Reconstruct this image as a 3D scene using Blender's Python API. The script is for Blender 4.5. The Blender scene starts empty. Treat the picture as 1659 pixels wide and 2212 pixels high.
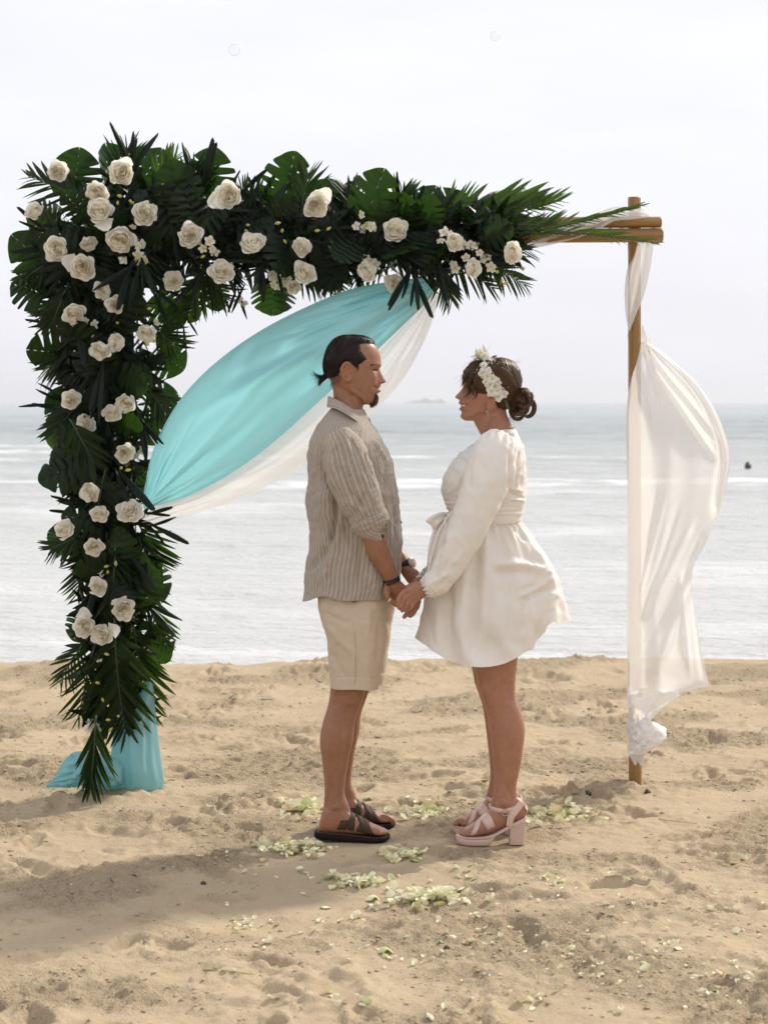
import bpy, math, random
import numpy as np
from mathutils import Vector, Matrix

random.seed(7)
RNG = np.random.default_rng(11)
scn = bpy.context.scene
COL = scn.collection

# ------------------------------------------------------------------ camera, sky, sun, exposure
CAM_H = 1.565            # eye height above the sand
FPX = 4228.0             # focal length in picture units (picture is 1659 x 2212 units)
HOR = 870.0              # horizon row
cam_data = bpy.data.cameras.new('camera')
cam = bpy.data.objects.new('camera', cam_data)
COL.objects.link(cam)
cam.location = (0, 0, CAM_H)
cam.rotation_euler = (math.radians(90), 0, 0)
cam_data.sensor_fit = 'VERTICAL'
cam_data.sensor_height = 36.0
cam_data.sensor_width = 27.0
cam_data.lens = FPX / 2212 * 36.0
cam_data.shift_y = -(1106 - HOR) / 2212
cam_data.clip_start = 0.05
cam_data.clip_end = 40000
cam_data.dof.use_dof = True
cam_data.dof.focus_distance = 7.05
cam_data.dof.aperture_fstop = 5.6
scn.camera = cam

SUN_AZ = math.radians(47)     # to the right of the view direction (+Y), behind the couple
SUN_EL = math.radians(37)
world = bpy.data.worlds.new('World')
scn.world = world
world.use_nodes = True
wn = world.node_tree
wn.nodes.clear()
wo = wn.nodes.new('ShaderNodeOutputWorld')
wb = wn.nodes.new('ShaderNodeBackground')
sky = wn.nodes.new('ShaderNodeTexSky')
sky.sky_type = 'NISHITA'
sky.sun_disc = False
sky.sun_elevation = SUN_EL
sky.sun_rotation = SUN_AZ
sky.air_density = 1.0
sky.dust_density = 3.0
tc = wn.nodes.new('ShaderNodeTexCoord')
mp = wn.nodes.new('ShaderNodeMapping')
mp.inputs['Scale'].default_value = (1.0, 1.0, 4.5)
nz = wn.nodes.new('ShaderNodeTexNoise')
nz.inputs['Scale'].default_value = 2.2
nz.inputs['Detail'].default_value = 5
nz.inputs['Roughness'].default_value = 0.55
cr_ = wn.nodes.new('ShaderNodeValToRGB')
cr_.color_ramp.elements[0].position = 0.32
cr_.color_ramp.elements[0].color = (7.2, 7.25, 7.9, 1)
cr_.color_ramp.elements[1].position = 0.68
cr_.color_ramp.elements[1].color = (8.4, 8.45, 9.0, 1)
mx = wn.nodes.new('ShaderNodeMix')
mx.data_type = 'RGBA'
mx.inputs[0].default_value = 0.93       # a closed veil of bright thin cloud over the blue
wn.links.new(tc.outputs['Generated'], mp.inputs['Vector'])
wn.links.new(mp.outputs['Vector'], nz.inputs['Vector'])
wn.links.new(nz.outputs['Fac'], cr_.inputs['Fac'])
wn.links.new(sky.outputs['Color'], mx.inputs[6])
wn.links.new(cr_.outputs['Color'], mx.inputs[7])
wn.links.new(mx.outputs[2], wb.inputs['Color'])
wb.inputs['Strength'].default_value = 0.1
wn.links.new(wb.outputs['Background'], wo.inputs['Surface'])

sun_data = bpy.data.lights.new('sun', 'SUN')
sun_data.energy = 3.2
sun_data.angle = math.radians(5.0)
sun_data.color = (1.0, 0.93, 0.82)
sun = bpy.data.objects.new('sun', sun_data)
COL.objects.link(sun)
to_sun = Vector((math.sin(SUN_AZ) * math.cos(SUN_EL), math.cos(SUN_AZ) * math.cos(SUN_EL), math.sin(SUN_EL)))
sun.rotation_euler = to_sun.to_track_quat('Z', 'Y').to_euler()
sun.location = to_sun * 30

scn.view_settings.view_transform = 'Standard'
scn.view_settings.look = 'None'
scn.view_settings.exposure = 0.30
scn.view_settings.gamma = 1.0
scn.view_settings.use_curve_mapping = False
scn.render.engine = 'CYCLES'
scn.cycles.max_bounces = 10
scn.cycles.diffuse_bounces = 6
scn.cycles.transparent_max_bounces = 16
scn.cycles.use_denoising = True
try:
    scn.cycles.denoiser = 'OPENIMAGEDENOISE'
except Exception:
    pass

# ------------------------------------------------------------------ object helpers
def link(o, parent=None):
    COL.objects.link(o)
    if parent is not None:
        o.parent = parent
    return o

def tag(o, label=None, cat=None, group=None, kind=None):
    if label: o['label'] = label
    if cat: o['category'] = cat
    if group: o['group'] = group
    if kind: o['kind'] = kind
    return o

def empty(name, loc=(0, 0, 0), label=None, cat=None, group=None):
    o = bpy.data.objects.new(name, None)
    o.empty_display_size = 0.05
    o.location = loc
    link(o)
    return tag(o, label, cat, group)

def obj(name, me, mat=None, parent=None):
    o = bpy.data.objects.new(name, me)
    if mat is not None and len(me.materials) == 0:
        me.materials.append(mat)
    return link(o, parent)

def smooth(me, on=True):
    me.polygons.foreach_set('use_smooth', [on] * len(me.polygons))
    me.update()
    return me

def mesh(name, v, f, sm=True):
    me = bpy.data.meshes.new(name)
    me.from_pydata([tuple(map(float, p)) for p in v], [], [tuple(map(int, q)) for q in f])
    if sm: smooth(me)
    me.update()
    return me

def fattr(me, name, vals):
    a = me.attributes.new(name, 'FLOAT', 'POINT')
    a.data.foreach_set('value', np.asarray(vals, dtype=np.float32).ravel())

def cattr(me, name, vals):
    a = me.attributes.new(name, 'FLOAT_COLOR', 'POINT')
    v = np.ones((len(vals), 4), dtype=np.float32)
    v[:, :3] = vals
    a.data.foreach_set('color', v.ravel())

class MB:
    """collects shapes into one mesh"""
    def __init__(s):
        s.v = []; s.f = []; s.n = 0; s.a = {}
    def add(s, V, F, **attrs):
        V = np.asarray(V, dtype=float).reshape(-1, 3)
        s.v.append(V)
        for q in F: s.f.append(tuple(int(i) + s.n for i in q))
        for k, val in attrs.items():
            s.a.setdefault(k, []).append((s.n, np.asarray(val).ravel()))
        s.n += len(V)
        return s
    def mesh(s, name, sm=True):
        V = np.concatenate(s.v) if s.v else np.zeros((0, 3))
        me = mesh(name, V, s.f, sm)
        for k, lst in s.a.items():
            arr = np.zeros(s.n, dtype=np.float32)
            for st, val in lst: arr[st:st + len(val)] = val
            fattr(me, k, arr)
        return me
    def build(s, name, mat, parent=None, sm=True):
        return obj(name, s.mesh(name, sm), mat, parent)

def grid_faces(h, w, wrap=False):
    i = np.arange(h - 1)[:, None]
    j = np.arange(w if wrap else w - 1)[None, :]
    j2 = (j + 1) % w
    return np.stack([i * w + j, i * w + j2, (i + 1) * w + j2, (i + 1) * w + j], -1).reshape(-1, 4)

def tube_faces(h, w, cap0=True, cap1=True):
    F = [tuple(q) for q in grid_faces(h, w, True)]
    if cap0: F.append(tuple(range(w - 1, -1, -1)))
    if cap1: F.append(tuple(range((h - 1) * w, h * w)))
    return F

def cr(pts, n):
    """Catmull-Rom through the rows of pts, n samples"""
    P = np.asarray(pts, dtype=float)
    m = len(P)
    if m == 2:
        t = np.linspace(0, 1, n)[:, None]
        return P[0] * (1 - t) + P[1] * t
    Q = np.vstack([2 * P[0] - P[1], P, 2 * P[-1] - P[-2]])
    t = np.linspace(0, m - 1, n)
    k = np.minimum(t.astype(int), m - 2)
    u = (t - k)[:, None]
    p0, p1, p2, p3 = Q[k], Q[k + 1], Q[k + 2], Q[k + 3]
    return 0.5 * (2 * p1 + (p2 - p0) * u + (2 * p0 - 5 * p1 + 4 * p2 - p3) * u ** 2 + (3 * p1 - p0 - 3 * p2 + p3) * u ** 3)

def ring_xy(N, p=2.0):
    a = np.linspace(0, 2 * np.pi, N, endpoint=False)
    c, s = np.cos(a), np.sin(a)
    return np.sign(c) * np.abs(c) ** (2 / p), np.sign(s) * np.abs(s) ** (2 / p)

def path_tube(pts, rad, N=12, n=None, side=(0, 1, 0), rad2=None, p=2.0, round_ends=True):
    """tube along pts (k,3); rad = radius in the plane across 'side', rad2 = radius along 'side'"""
    pts = np.asarray(pts, float); k = len(pts)
    rad = np.broadcast_to(np.asarray(rad, float), (k,))
    rad2 = rad if rad2 is None else np.broadcast_to(np.asarray(rad2, float), (k,))
    n = n or max(8, 5 * (k - 1) + 1)
    A = cr(np.column_stack([pts, rad, rad2]), n)
    C, r1, r2 = A[:, :3], np.maximum(A[:, 3], 1e-5), np.maximum(A[:, 4], 1e-5)
    if round_ends:
        t0 = C[0] - C[1]; t0 /= np.linalg.norm(t0) + 1e-9
        t1 = C[-1] - C[-2]; t1 /= np.linalg.norm(t1) + 1e-9
        pre, post = [], []
        for s_, q in ((0.95, 0.25), (0.75, 0.62), (0.4, 0.9)):
            pre.append((C[0] + t0 * min(r1[0], r2[0]) * s_, r1[0] * q, r2[0] * q))
        for s_, q in ((0.4, 0.9), (0.75, 0.62), (0.95, 0.25)):
            post.append((C[-1] + t1 * min(r1[-1], r2[-1]) * s_, r1[-1] * q, r2[-1] * q))
        C = np.vstack([[x[0] for x in pre], C, [x[0] for x in post]])
        r1 = np.concatenate([[x[1] for x in pre], r1, [x[1] for x in post]])
        r2 = np.concatenate([[x[2] for x in pre], r2, [x[2] for x in post]])
    T = np.gradient(C, axis=0)
    T /= np.linalg.norm(T, axis=1)[:, None] + 1e-12
    S = np.asarray(side, float)
    if S.ndim == 1: S = np.tile(S, (len(C), 1))
    S = S - T * (S * T).sum(1)[:, None]
    S /= np.linalg.norm(S, axis=1)[:, None] + 1e-9
    U = np.cross(S, T)
    cx, cy = ring_xy(N, p)
    V = C[:, None, :] + U[:, None, :] * (cx[None, :, None] * r1[:, None, None]) + S[:, None, :] * (cy[None, :, None] * r2[:, None, None])
    return V, tube_faces(len(C), N)

def hash01(ix, iy, seed=0):
    h = (ix.astype(np.int64) * 374761393 + iy.astype(np.int64) * 668265263 + seed * 974634541) & 0xffffffff
    h = ((h ^ (h >> 13)) * 1274126177) & 0xffffffff
    h = ((h ^ (h >> 16)) * 2246822519) & 0xffffffff
    return ((h ^ (h >> 15)) & 0xffffff) / float(0x1000000)

def noise2(x, y, seed=0):
    x = np.asarray(x, float); y = np.asarray(y, float)
    x, y = np.broadcast_arrays(x, y)
    ix, iy = np.floor(x), np.floor(y)
    fx, fy = x - ix, y - iy
    ux, uy = fx ** 3 * (fx * (fx * 6 - 15) + 10), fy ** 3 * (fy * (fy * 6 - 15) + 10)
    out = 0
    for dx in (0, 1):
        for dy in (0, 1):
            a = hash01(ix + dx, iy + dy, seed) * 2 * np.pi
            g = np.cos(a) * (fx - dx) + np.sin(a) * (fy - dy)
            out = out + g * (ux if dx else 1 - ux) * (uy if dy else 1 - uy)
    return out * 1.5

def fbm(x, y, oct=4, seed=0, gain=0.5, lac=2.03):
    s, a, f = 0, 1.0, 1.0
    for o in range(oct):
        s = s + a * noise2(x * f, y * f, seed + o * 17)
        a *= gain; f *= lac
    return s

def sstep(a, b, x):
    t = np.clip((np.asarray(x, float) - a) / (b - a), 0, 1)
    return t * t * (3 - 2 * t)

def at(px, py, Y):
    """world point seen at picture position (px, py) on the vertical plane at distance Y"""
    return np.array([(px - 829.5) / FPX * Y, Y, CAM_H - (py - HOR) / FPX * Y])

# ------------------------------------------------------------------ materials
class NT:
    def __init__(s, name):
        s.m = bpy.data.materials.new(name); s.m.use_nodes = True
        s.t = s.m.node_tree; s.t.nodes.clear()
        s.out = s.n('ShaderNodeOutputMaterial')
    def n(s, typ, ins=None, **kw):
        nd = s.t.nodes.new(typ)
        for k, v in kw.items(): setattr(nd, k, v)
        for k, v in (ins or {}).items():
            if hasattr(v, 'is_output') or isinstance(v, bpy.types.NodeSocket): s.t.links.new(v, nd.inputs[k])
            else: nd.inputs[k].default_value = v
        return nd
    def attr(s, name, vec=False):
        return s.n('ShaderNodeAttribute', attribute_name=name).outputs['Color' if vec else 'Fac']
    def math(s, op, a, b=0.0, c=0.0):
        nd = s.n('ShaderNodeMath', operation=op)
        for i, v in enumerate((a, b, c)):
            if isinstance(v, bpy.types.NodeSocket): s.t.links.new(v, nd.inputs[i])
            else: nd.inputs[i].default_value = v
        return nd.outputs[0]
    def mix(s, fac, a, b, blend='MIX'):
        nd = s.n('ShaderNodeMix', data_type='RGBA', blend_type=blend)
        for i, v in ((0, fac), (6, a), (7, b)):
            if isinstance(v, bpy.types.NodeSocket): s.t.links.new(v, nd.inputs[i])
            else: nd.inputs[i].default_value = (*v, 1) if isinstance(v, (tuple, list)) and len(v) == 3 else v
        return nd.outputs[2]
    def noise(s, scale, detail=3, rough=0.5, vec=None, dist=0.0):
        nd = s.n('ShaderNodeTexNoise', {'Scale': scale, 'Detail': detail, 'Roughness': rough, 'Distortion': dist})
        s.t.links.new(vec if vec is not None else s.coord(), nd.inputs['Vector'])
        return nd.outputs['Fac']
    def coord(s, scale=None):
        c = s.n('ShaderNodeTexCoord').outputs['Object']
        if scale is None: return c
        m = s.n('ShaderNodeMapping', {'Scale': scale}); s.t.links.new(c, m.inputs['Vector'])
        return m.outputs['Vector']
    def ramp(s, fac, stops):
        nd = s.n('ShaderNodeValToRGB'); s.t.links.new(fac, nd.inputs['Fac'])
        e = nd.color_ramp.elements
        while len(e) < len(stops): e.new(0.5)
        for el, (p, c) in zip(e, stops):
            el.position = p; el.color = (*c, 1) if len(c) == 3 else c
        return nd.outputs['Color']
    def bump(s, h, strength=0.3, dist=0.01, nrm=None):
        nd = s.n('ShaderNodeBump', {'Height': h, 'Strength': strength, 'Distance': dist})
        if nrm is not None: s.t.links.new(nrm, nd.inputs['Normal'])
        return nd.outputs['Normal']
    def pbr(s, col, rough=0.5, nrm=None, spec=0.5, sss=0.0, sss_r=(1, 0.35, 0.2), sss_s=0.01, metal=0.0, sheen=0.0, coat=0.0, ior=None):
        nd = s.n('ShaderNodeBsdfPrincipled')
        def put(k, v):
            if isinstance(v, bpy.types.NodeSocket): s.t.links.new(v, nd.inputs[k])
            else: nd.inputs[k].default_value = (*v, 1) if isinstance(v, (tuple, list)) and k == 'Base Color' else v
        put('Base Color', col); put('Roughness', rough); put('Specular IOR Level', spec); put('Metallic', metal)
        if nrm is not None: put('Normal', nrm)
        if sss:
            put('Subsurface Weight', sss); put('Subsurface Radius', sss_r); put('Subsurface Scale', sss_s)
        if sheen: put('Sheen Weight', sheen)
        if coat: put('Coat Weight', coat)
        if ior: put('IOR', ior)
        return nd.outputs[0]
    def done(s, sh):
        s.t.links.new(sh, s.out.inputs['Surface'])
        return s.m
    def mixsh(s, fac, a, b):
        nd = s.n('ShaderNodeMixShader')
        for i, v in enumerate((fac, a, b)):
            if isinstance(v, bpy.types.NodeSocket): s.t.links.new(v, nd.inputs[i])
            else: nd.inputs[i].default_value = v
        return nd.outputs[0]

def plain(name, col, rough=0.5, var=0.25, scale=30, bump=0.0, bscale=200, bdist=0.002, **kw):
    t = NT(name)
    f = t.noise(scale, 4)
    c = t.mix(f, tuple(x * (1 - var) for x in col), tuple(min(1, x * (1 + var)) for x in col))
    nrm = t.bump(t.noise(bscale, 3), bump, bdist) if bump else None
    return t.done(t.pbr(c, rough, nrm, **kw))

def cloth(name, col, transl=0.35, weave=900, rough=0.8, tcol=None, sheen=0.1, var=0.06, soft=0.25, sheer=0.0):
    t = NT(name)
    f = t.noise(9, 3)
    c = t.mix(f, tuple(x * (1 - var) for x in col), tuple(min(1, x * (1 + var)) for x in col))
    w = t.noise(weave, 2)
    w2 = t.noise(45, 4, 0.6)
    nrm = t.bump(w2, soft, 0.004, t.bump(w, 0.15, 0.001))
    a = t.pbr(c, rough, nrm, spec=0.2, sheen=sheen)
    tl = t.n('ShaderNodeBsdfTranslucent', {'Color': (*(tcol or col), 1)})
    sh = t.mixsh(transl, a, tl.outputs[0])
    if sheer: sh = t.mixsh(sheer, sh, t.n('ShaderNodeBsdfTransparent').outputs[0])
    return t.done(sh)
# ------------------------------------------------------------------ sand
def axis(a, b, fine0, fine1, step, grow=1.12, maxstep=4.0):
    mid = list(np.arange(fine0, fine1 + 1e-9, step))
    lo, s, x = [], step, fine0
    while x > a:
        s = min(s * grow, maxstep); x -= s; lo.append(x)
    hi, s, x = [], step, mid[-1]
    while x < b:
        s = min(s * grow, maxstep); x += s; hi.append(x)
    return np.array(lo[::-1] + mid + hi)

SX = axis(-140, 140, -1.75, 1.75, 0.0105, 1.07)
ya = list(np.arange(4.55, 8.6, 0.0105)); s_ = 0.0105
while ya[-1] < 12.6:
    s_ = min(s_ * 1.012, 0.03); ya.append(ya[-1] + s_)
lo_ = []; s_, y_ = 0.02, 4.55
while y_ > -40:
    s_ = min(s_ * 1.15, 3); y_ -= s_; lo_.append(y_)
while ya[-1] < 45:
    s_ = min(s_ * 1.15, 3); ya.append(ya[-1] + s_)
SY = np.array(lo_[::-1] + ya)
GX, GY = np.meshgrid(SX, SY)

def blob(x, y, cx, cy, rx, ry, rot=0.0):
    c, s = math.cos(rot), math.sin(rot)
    u = ((x - cx) * c + (y - cy) * s) / rx
    v = (-(x - cx) * s + (y - cy) * c) / ry
    return u * u + v * v

H = 0.018 * fbm(GX * 0.9, GY * 0.9, 3, 1) + 0.010 * fbm(GX * 3.1, GY * 3.1, 3, 5)
rough_mask = sstep(-0.15, 0.45, fbm(GX * 1.3 + 3, GY * 1.6, 3, 40))
rg = 1 - np.abs(fbm(GX * 9, GY * 11, 3, 9))
H += rough_mask * 0.010 * (rg ** 3)
H += (0.25 + 0.75 * rough_mask) * 0.0090 * fbm(GX * 24, GY * 26, 3, 21)
H += (0.15 + 0.85 * rough_mask) * 0.0046 * np.maximum(fbm(GX * 60, GY * 60, 2, 31), -0.1)
# footprints and scuffs: dents with a raised, crumbly rim
fr = np.random.default_rng(3)
for k in range(520):
    cy = 4.3 + 8.3 * fr.random() ** 0.9
    cx = (fr.random() * 2 - 1) * (0.21 * cy + 0.45)
    L = 0.05 + 0.09 * fr.random(); W = L * (0.32 + 0.25 * fr.random())
    rot = fr.random() * 3.14
    dep = 0.006 + 0.017 * fr.random() ** 1.6
    i0, i1 = np.searchsorted(SY, (cy - 0.32, cy + 0.32))
    j0, j1 = np.searchsorted(SX, (cx - 0.32, cx + 0.32))
    x, y = GX[i0:i1, j0:j1], GY[i0:i1, j0:j1]
    wob = 1 + 0.5 * fbm(x * 13, y * 15, 3, 100 + k)
    d = np.sqrt(blob(x, y, cx, cy, L, W, rot)) * wob
    push = 0.5 + 0.5 * np.cos(np.arctan2(y - cy, x - cx) - fr.random() * 6.28)
    H[i0:i1, j0:j1] += -dep * np.exp(-(d ** 4)) + dep * (0.25 + 0.75 * push) * np.exp(-((d - 1.45) / 0.38) ** 2) * wob
# small thrown clods
for k in range(650):
    cy = 4.5 + 6.0 * fr.random(); cx = (fr.random() * 2 - 1) * (0.21 * cy + 0.2)
    R = 0.007 + 0.016 * fr.random() ** 3
    i0, i1 = np.searchsorted(SY, (cy - 0.06, cy + 0.06)); j0, j1 = np.searchsorted(SX, (cx - 0.06, cx + 0.06))
    d = blob(GX[i0:i1, j0:j1], GY[i0:i1, j0:j1], cx, cy, R * 1.6, R)
    H[i0:i1, j0:j1] += R * 0.5 * np.exp(-d)
# mounds heaped at the foot of the posts
for (cx, cy, rx, ry, hh) in ((1.0, 7.9, 0.22, 0.13, 0.035), (0.78, 7.75, 0.10, 0.06, 0.025), (-1.02, 7.75, 0.28, 0.14, 0.03), (-0.72, 7.5, 0.2, 0.07, 0.02), (-1.25, 7.2, 0.2, 0.05, 0.02)):
    H += hh * np.exp(-blob(GX, GY, cx, cy, rx, ry)) * (1 + 0.4 * fbm(GX * 15, GY * 15, 2, 77))
# trodden level where the couple stand
flat = np.exp(-(blob(GX, GY, -0.12, 7.06, 0.24, 0.22) ** 2)) + np.exp(-(blob(GX, GY, 0.38, 6.98, 0.2, 0.18) ** 2))
flat = np.clip(flat, 0, 1)
H = H * (1 - 0.93 * flat)
H *= np.where(np.abs(GX) > 8, 0.6, 1)
# berm and the slope down into the sea
shore = 11.72 + 0.10 * fbm(GX * 0.35, GX * 0 + 2.0, 3, 61) + 0.02 * GX
H += 0.03 * np.exp(-((GY - shore + 0.25) / 0.35) ** 2)
H -= np.maximum(0, GY - shore) * 0.085 + 0.05 * sstep(0, 0.8, GY - shore)
H *= np.where(GY > shore + 1, 1, 1)

def sand_h(x, y):
    x = np.asarray(x, float); y = np.asarray(y, float)
    j = np.clip(np.searchsorted(SX, x) - 1, 0, len(SX) - 2); i = np.clip(np.searchsorted(SY, y) - 1, 0, len(SY) - 2)
    u = (x - SX[j]) / (SX[j + 1] - SX[j]); v = (y - SY[i]) / (SY[i + 1] - SY[i])
    return (H[i, j] * (1 - u) + H[i, j + 1] * u) * (1 - v) + (H[i + 1, j] * (1 - u) + H[i + 1, j + 1] * u) * v

def sand_mat():
    t = NT('sand')
    c = t.coord()
    big = t.noise(0.9, 4, 0.55, c)
    mid = t.noise(14, 4, 0.6, c)
    fine = t.noise(420, 2, 0.7, c)
    col = t.mix(big, (0.415, 0.325, 0.210), (0.53, 0.422, 0.282))
    col = t.mix(t.math('MULTIPLY', mid, 0.55), col, (0.43, 0.335, 0.218))
    g = t.ramp(fine, [(0.30, (0.55, 0.5, 0.45)), (0.42, (1, 1, 1)), (0.62, (1, 1, 1)), (0.74, (1.3, 1.28, 1.25))])
    col = t.mix(0.85, col, g, 'MULTIPLY')
    rgh = t.attr('churn')
    cl = t.noise(48, 4, 0.7, c)
    cl2 = t.noise(120, 3, 0.65, c)
    clod = t.math('ADD', t.math('MULTIPLY', cl, 0.65), t.math('MULTIPLY', cl2, 0.35))
    gap_shade = t.ramp(clod, [(0.36, (0.72, 0.69, 0.64)), (0.47, (1, 1, 1)), (0.60, (1, 1, 1)), (0.70, (1.12, 1.11, 1.08))])  # shade in the gaps between clods put into the colour, tops lighter
    col = t.mix(t.math('MULTIPLY', rgh, 0.8), col, t.mix(1.0, col, gap_shade, 'MULTIPLY'))
    n0 = t.n('ShaderNodeBump', {'Height': clod, 'Strength': t.math('ADD', t.math('MULTIPLY', rgh, 0.7), 0.3), 'Distance': 0.028}).outputs['Normal']
    n2 = t.bump(fine, 0.5, 0.0016, n0)
    return t.done(t.pbr(col, 0.95, n2, spec=0.15))
sand_me = mesh('sand', np.stack([GX, GY, H], -1).reshape(-1, 3), grid_faces(len(SY), len(SX)))
fattr(sand_me, 'churn', np.clip(rough_mask * 1.1 + 0.12 + 0.25 * fbm(GX * 5, GY * 5, 2, 91), 0, 1))
sand = tag(obj('sand', sand_me, sand_mat()), 'pale trampled beach sand with footprints', None, kind='structure')

# crumbs and clods of sand lying loose on the churned patches, past counting
cr_rng = np.random.default_rng(19)
ph_ = (1 + 5 ** 0.5) / 2
ICO = np.array([(-1, ph_, 0), (1, ph_, 0), (-1, -ph_, 0), (1, -ph_, 0), (0, -1, ph_), (0, 1, ph_), (0, -1, -ph_), (0, 1, -ph_), (ph_, 0, -1), (ph_, 0, 1), (-ph_, 0, -1), (-ph_, 0, 1)]) / 1.9
ICF = np.array([(0, 11, 5), (0, 5, 1), (0, 1, 7), (0, 7, 10), (0, 10, 11), (1, 5, 9), (5, 11, 4), (11, 10, 2), (10, 7, 6), (7, 1, 8), (3, 9, 4), (3, 4, 2), (3, 2, 6), (3, 6, 8), (3, 8, 9), (4, 9, 5), (2, 4, 11), (6, 2, 10), (8, 6, 7), (9, 8, 1)])
m = 30000
cy_ = 4.6 + 6.6 * cr_rng.random(m) ** 1.25
cx_ = (cr_rng.random(m) * 2 - 1) * (0.21 * cy_ + 0.12)
dens = sstep(-0.25, 0.5, fbm(cx_ * 1.3 + 3, cy_ * 1.6, 3, 40)) * (0.35 + 0.65 * sstep(-0.2, 0.4, fbm(cx_ * 4, cy_ * 4, 2, 47)))
keep = (cr_rng.random(m) < 0.10 + 0.9 * dens) & ~((np.abs(cy_ - 7.03) < 0.2) & (cx_ > -0.32) & (cx_ < 0.52))
cx_, cy_ = cx_[keep], cy_[keep]; m = len(cx_)
R_ = (0.0018 + 0.0042 * cr_rng.random(m) ** 4.0) * (0.7 + cy_ / 14)
hz_ = sand_h(cx_, cy_)
jit = 1 + 0.28 * cr_rng.normal(size=(m, 12, 1))
CVs = ICO[None] * jit * R_[:, None, None] * np.array([1.4, 1.3, 0.5]) + np.stack([cx_, cy_, hz_ + R_ * 0.12], -1)[:, None]
CFs = (ICF[None] + (np.arange(m) * 12)[:, None, None]).reshape(-1, 3)
cl_me = mesh('sand_clods', CVs.reshape(-1, 3), CFs); fattr(cl_me, 'churn', np.full(m * 12, 0.2))
obj('sand_clods', cl_me, sand_me.materials[0], sand)['kind'] = 'stuff'

# ------------------------------------------------------------------ sea
SEA_Z = -0.10
wy = [11.0]
while wy[-1] < 9000:
    wy.append(wy[-1] * 1.0042 if wy[-1] < 260 else wy[-1] * 1.02)
wy = np.array(wy)
wu = np.linspace(-0.75, 0.75, 300)
WY, WU = np.meshgrid(wy, wu, indexing='ij')
WX = WU * WY
d = WY
warp = 1.6 * fbm(WX * 0.045, WY * 0.03, 3, 201)
amp = np.clip((d - 12.0) / 16.0, 0.0, 1) * np.clip(1.5 - d / 260.0, 0.25, 1)
ph = WY + warp * 1.8
def crest(p, k):               # trochoid-like: flat trough, sharp crest
    s = 0.5 + 0.5 * np.sin(p)
    return s ** k
bunch = sstep(-0.35, 0.5, fbm(WX * 0.05 + 9, WY * 0.12, 3, 223))
bunch2 = sstep(-0.3, 0.55, fbm(WX * 0.16 + 4, WY * 0.2, 3, 229))
W1 = crest(ph * 2 * np.pi / 8.6, 3.0)
W2 = crest(ph * 2 * np.pi / 3.1 + 1.0, 2.0)
Zs = amp * (0.14 * W1 * (0.35 + 0.65 * bunch) + 0.075 * W2 * (0.3 + 0.7 * bunch2))
Zs += 0.026 * np.clip(d / 30, 0.3, 1.5) * fbm(WX * 0.30, WY * 1.7, 4, 251)
Zs += 0.010 * fbm(WX * 1.4, WY * 6.0, 3, 257)
foam = np.clip(amp, 0, 1) * (sstep(0.62, 0.96, W1) * sstep(0.42, 0.9, bunch) * sstep(22, 30, d) * sstep(95, 55, d))
foam = foam * sstep(-0.5, 0.35, fbm(WX * 0.9, WY * 1.4, 4, 271))
streak = sstep(0.05, 0.75, fbm(WX * 0.10, WY * 0.75 + warp * 2, 4, 281)) * sstep(75, 28, d) * 0.36
foam = np.clip(foam + streak * sstep(0.2, 0.8, bunch2 + 0.3), 0, 1)
sea_me = mesh('sea', np.stack([WX, WY, SEA_Z + Zs], -1).reshape(-1, 3), grid_faces(len(wy), len(wu)))
fattr(sea_me, 'foam', foam)
fattr(sea_me, 'far', np.clip((d - 16) / 90.0, 0, 1))
def sea_mat():
    t = NT('sea_water')
    c = t.coord((1, 2.6, 1))
    n1 = t.bump(t.noise(1.3, 5, 0.62, c), 0.7, 0.22)
    n2 = t.bump(t.noise(9, 4, 0.6, c), 0.5, 0.035, n1)
    far = t.attr('far')
    col = t.mix(far, (0.58, 0.585, 0.555), (0.275, 0.318, 0.305))
    fo = t.attr('foam')
    brk = t.noise(3.2, 5, 0.7, t.coord((1, 2, 1)))
    fm = t.math('MULTIPLY', fo, t.math('ADD', t.math('MULTIPLY', brk, 1.3), 0.1))
    fm = t.math('MINIMUM', fm, 1.0)
    water = t.pbr(col, 0.16, n2, spec=0.5, ior=1.33)
    white = t.pbr((0.8, 0.81, 0.82), 0.8, n2)
    return t.done(t.mixsh(fm, water, white))
sea = tag(obj('sea', sea_me, sea_mat()), 'grey green sea with low rows of waves', None, kind='structure')

# far island on the horizon
def island():
    mb = MB()
    n = 80
    Yi = 8700.0
    x = np.linspace(-1, 1, n)
    prof = np.maximum(0, 0.62 * np.exp(-((x + 0.05) / 0.33) ** 2) + 0.45 * np.exp(-((x - 0.42) / 0.16) ** 2) + 0.32 * np.exp(-((x + 0.55) / 0.2) ** 2) + 0.10 * fbm(x * 6, x * 0, 3, 5)) * (1 - np.abs(x) ** 6)
    cx = (925 - 829.5) / FPX * Yi; hw = 68 / FPX * Yi; hh = 21 / FPX * Yi
    rows = []
    for k, (dy, f) in enumerate(((-60, 0.0), (-40, 0.45), (0, 0.85), (60, 1.0), (140, 0.6), (200, 0.0))):
        rows.append(np.stack([cx + x * hw, np.full(n, Yi + dy), -6 + prof * hh * f + (3 * fbm(x * 9, x * 0 + k, 2, 8) if 0 < f < 1 else 0)], -1))
    P = np.array(rows)
    mb.add(P.reshape(-1, 3), grid_faces(len(rows), n))
    return mb
isl = tag(island().build('hill', plain('hill_green', (0.05, 0.075, 0.05), 0.9, 0.3, 0.01)), 'faint low island far off on the horizon', None, kind='structure')
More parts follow.
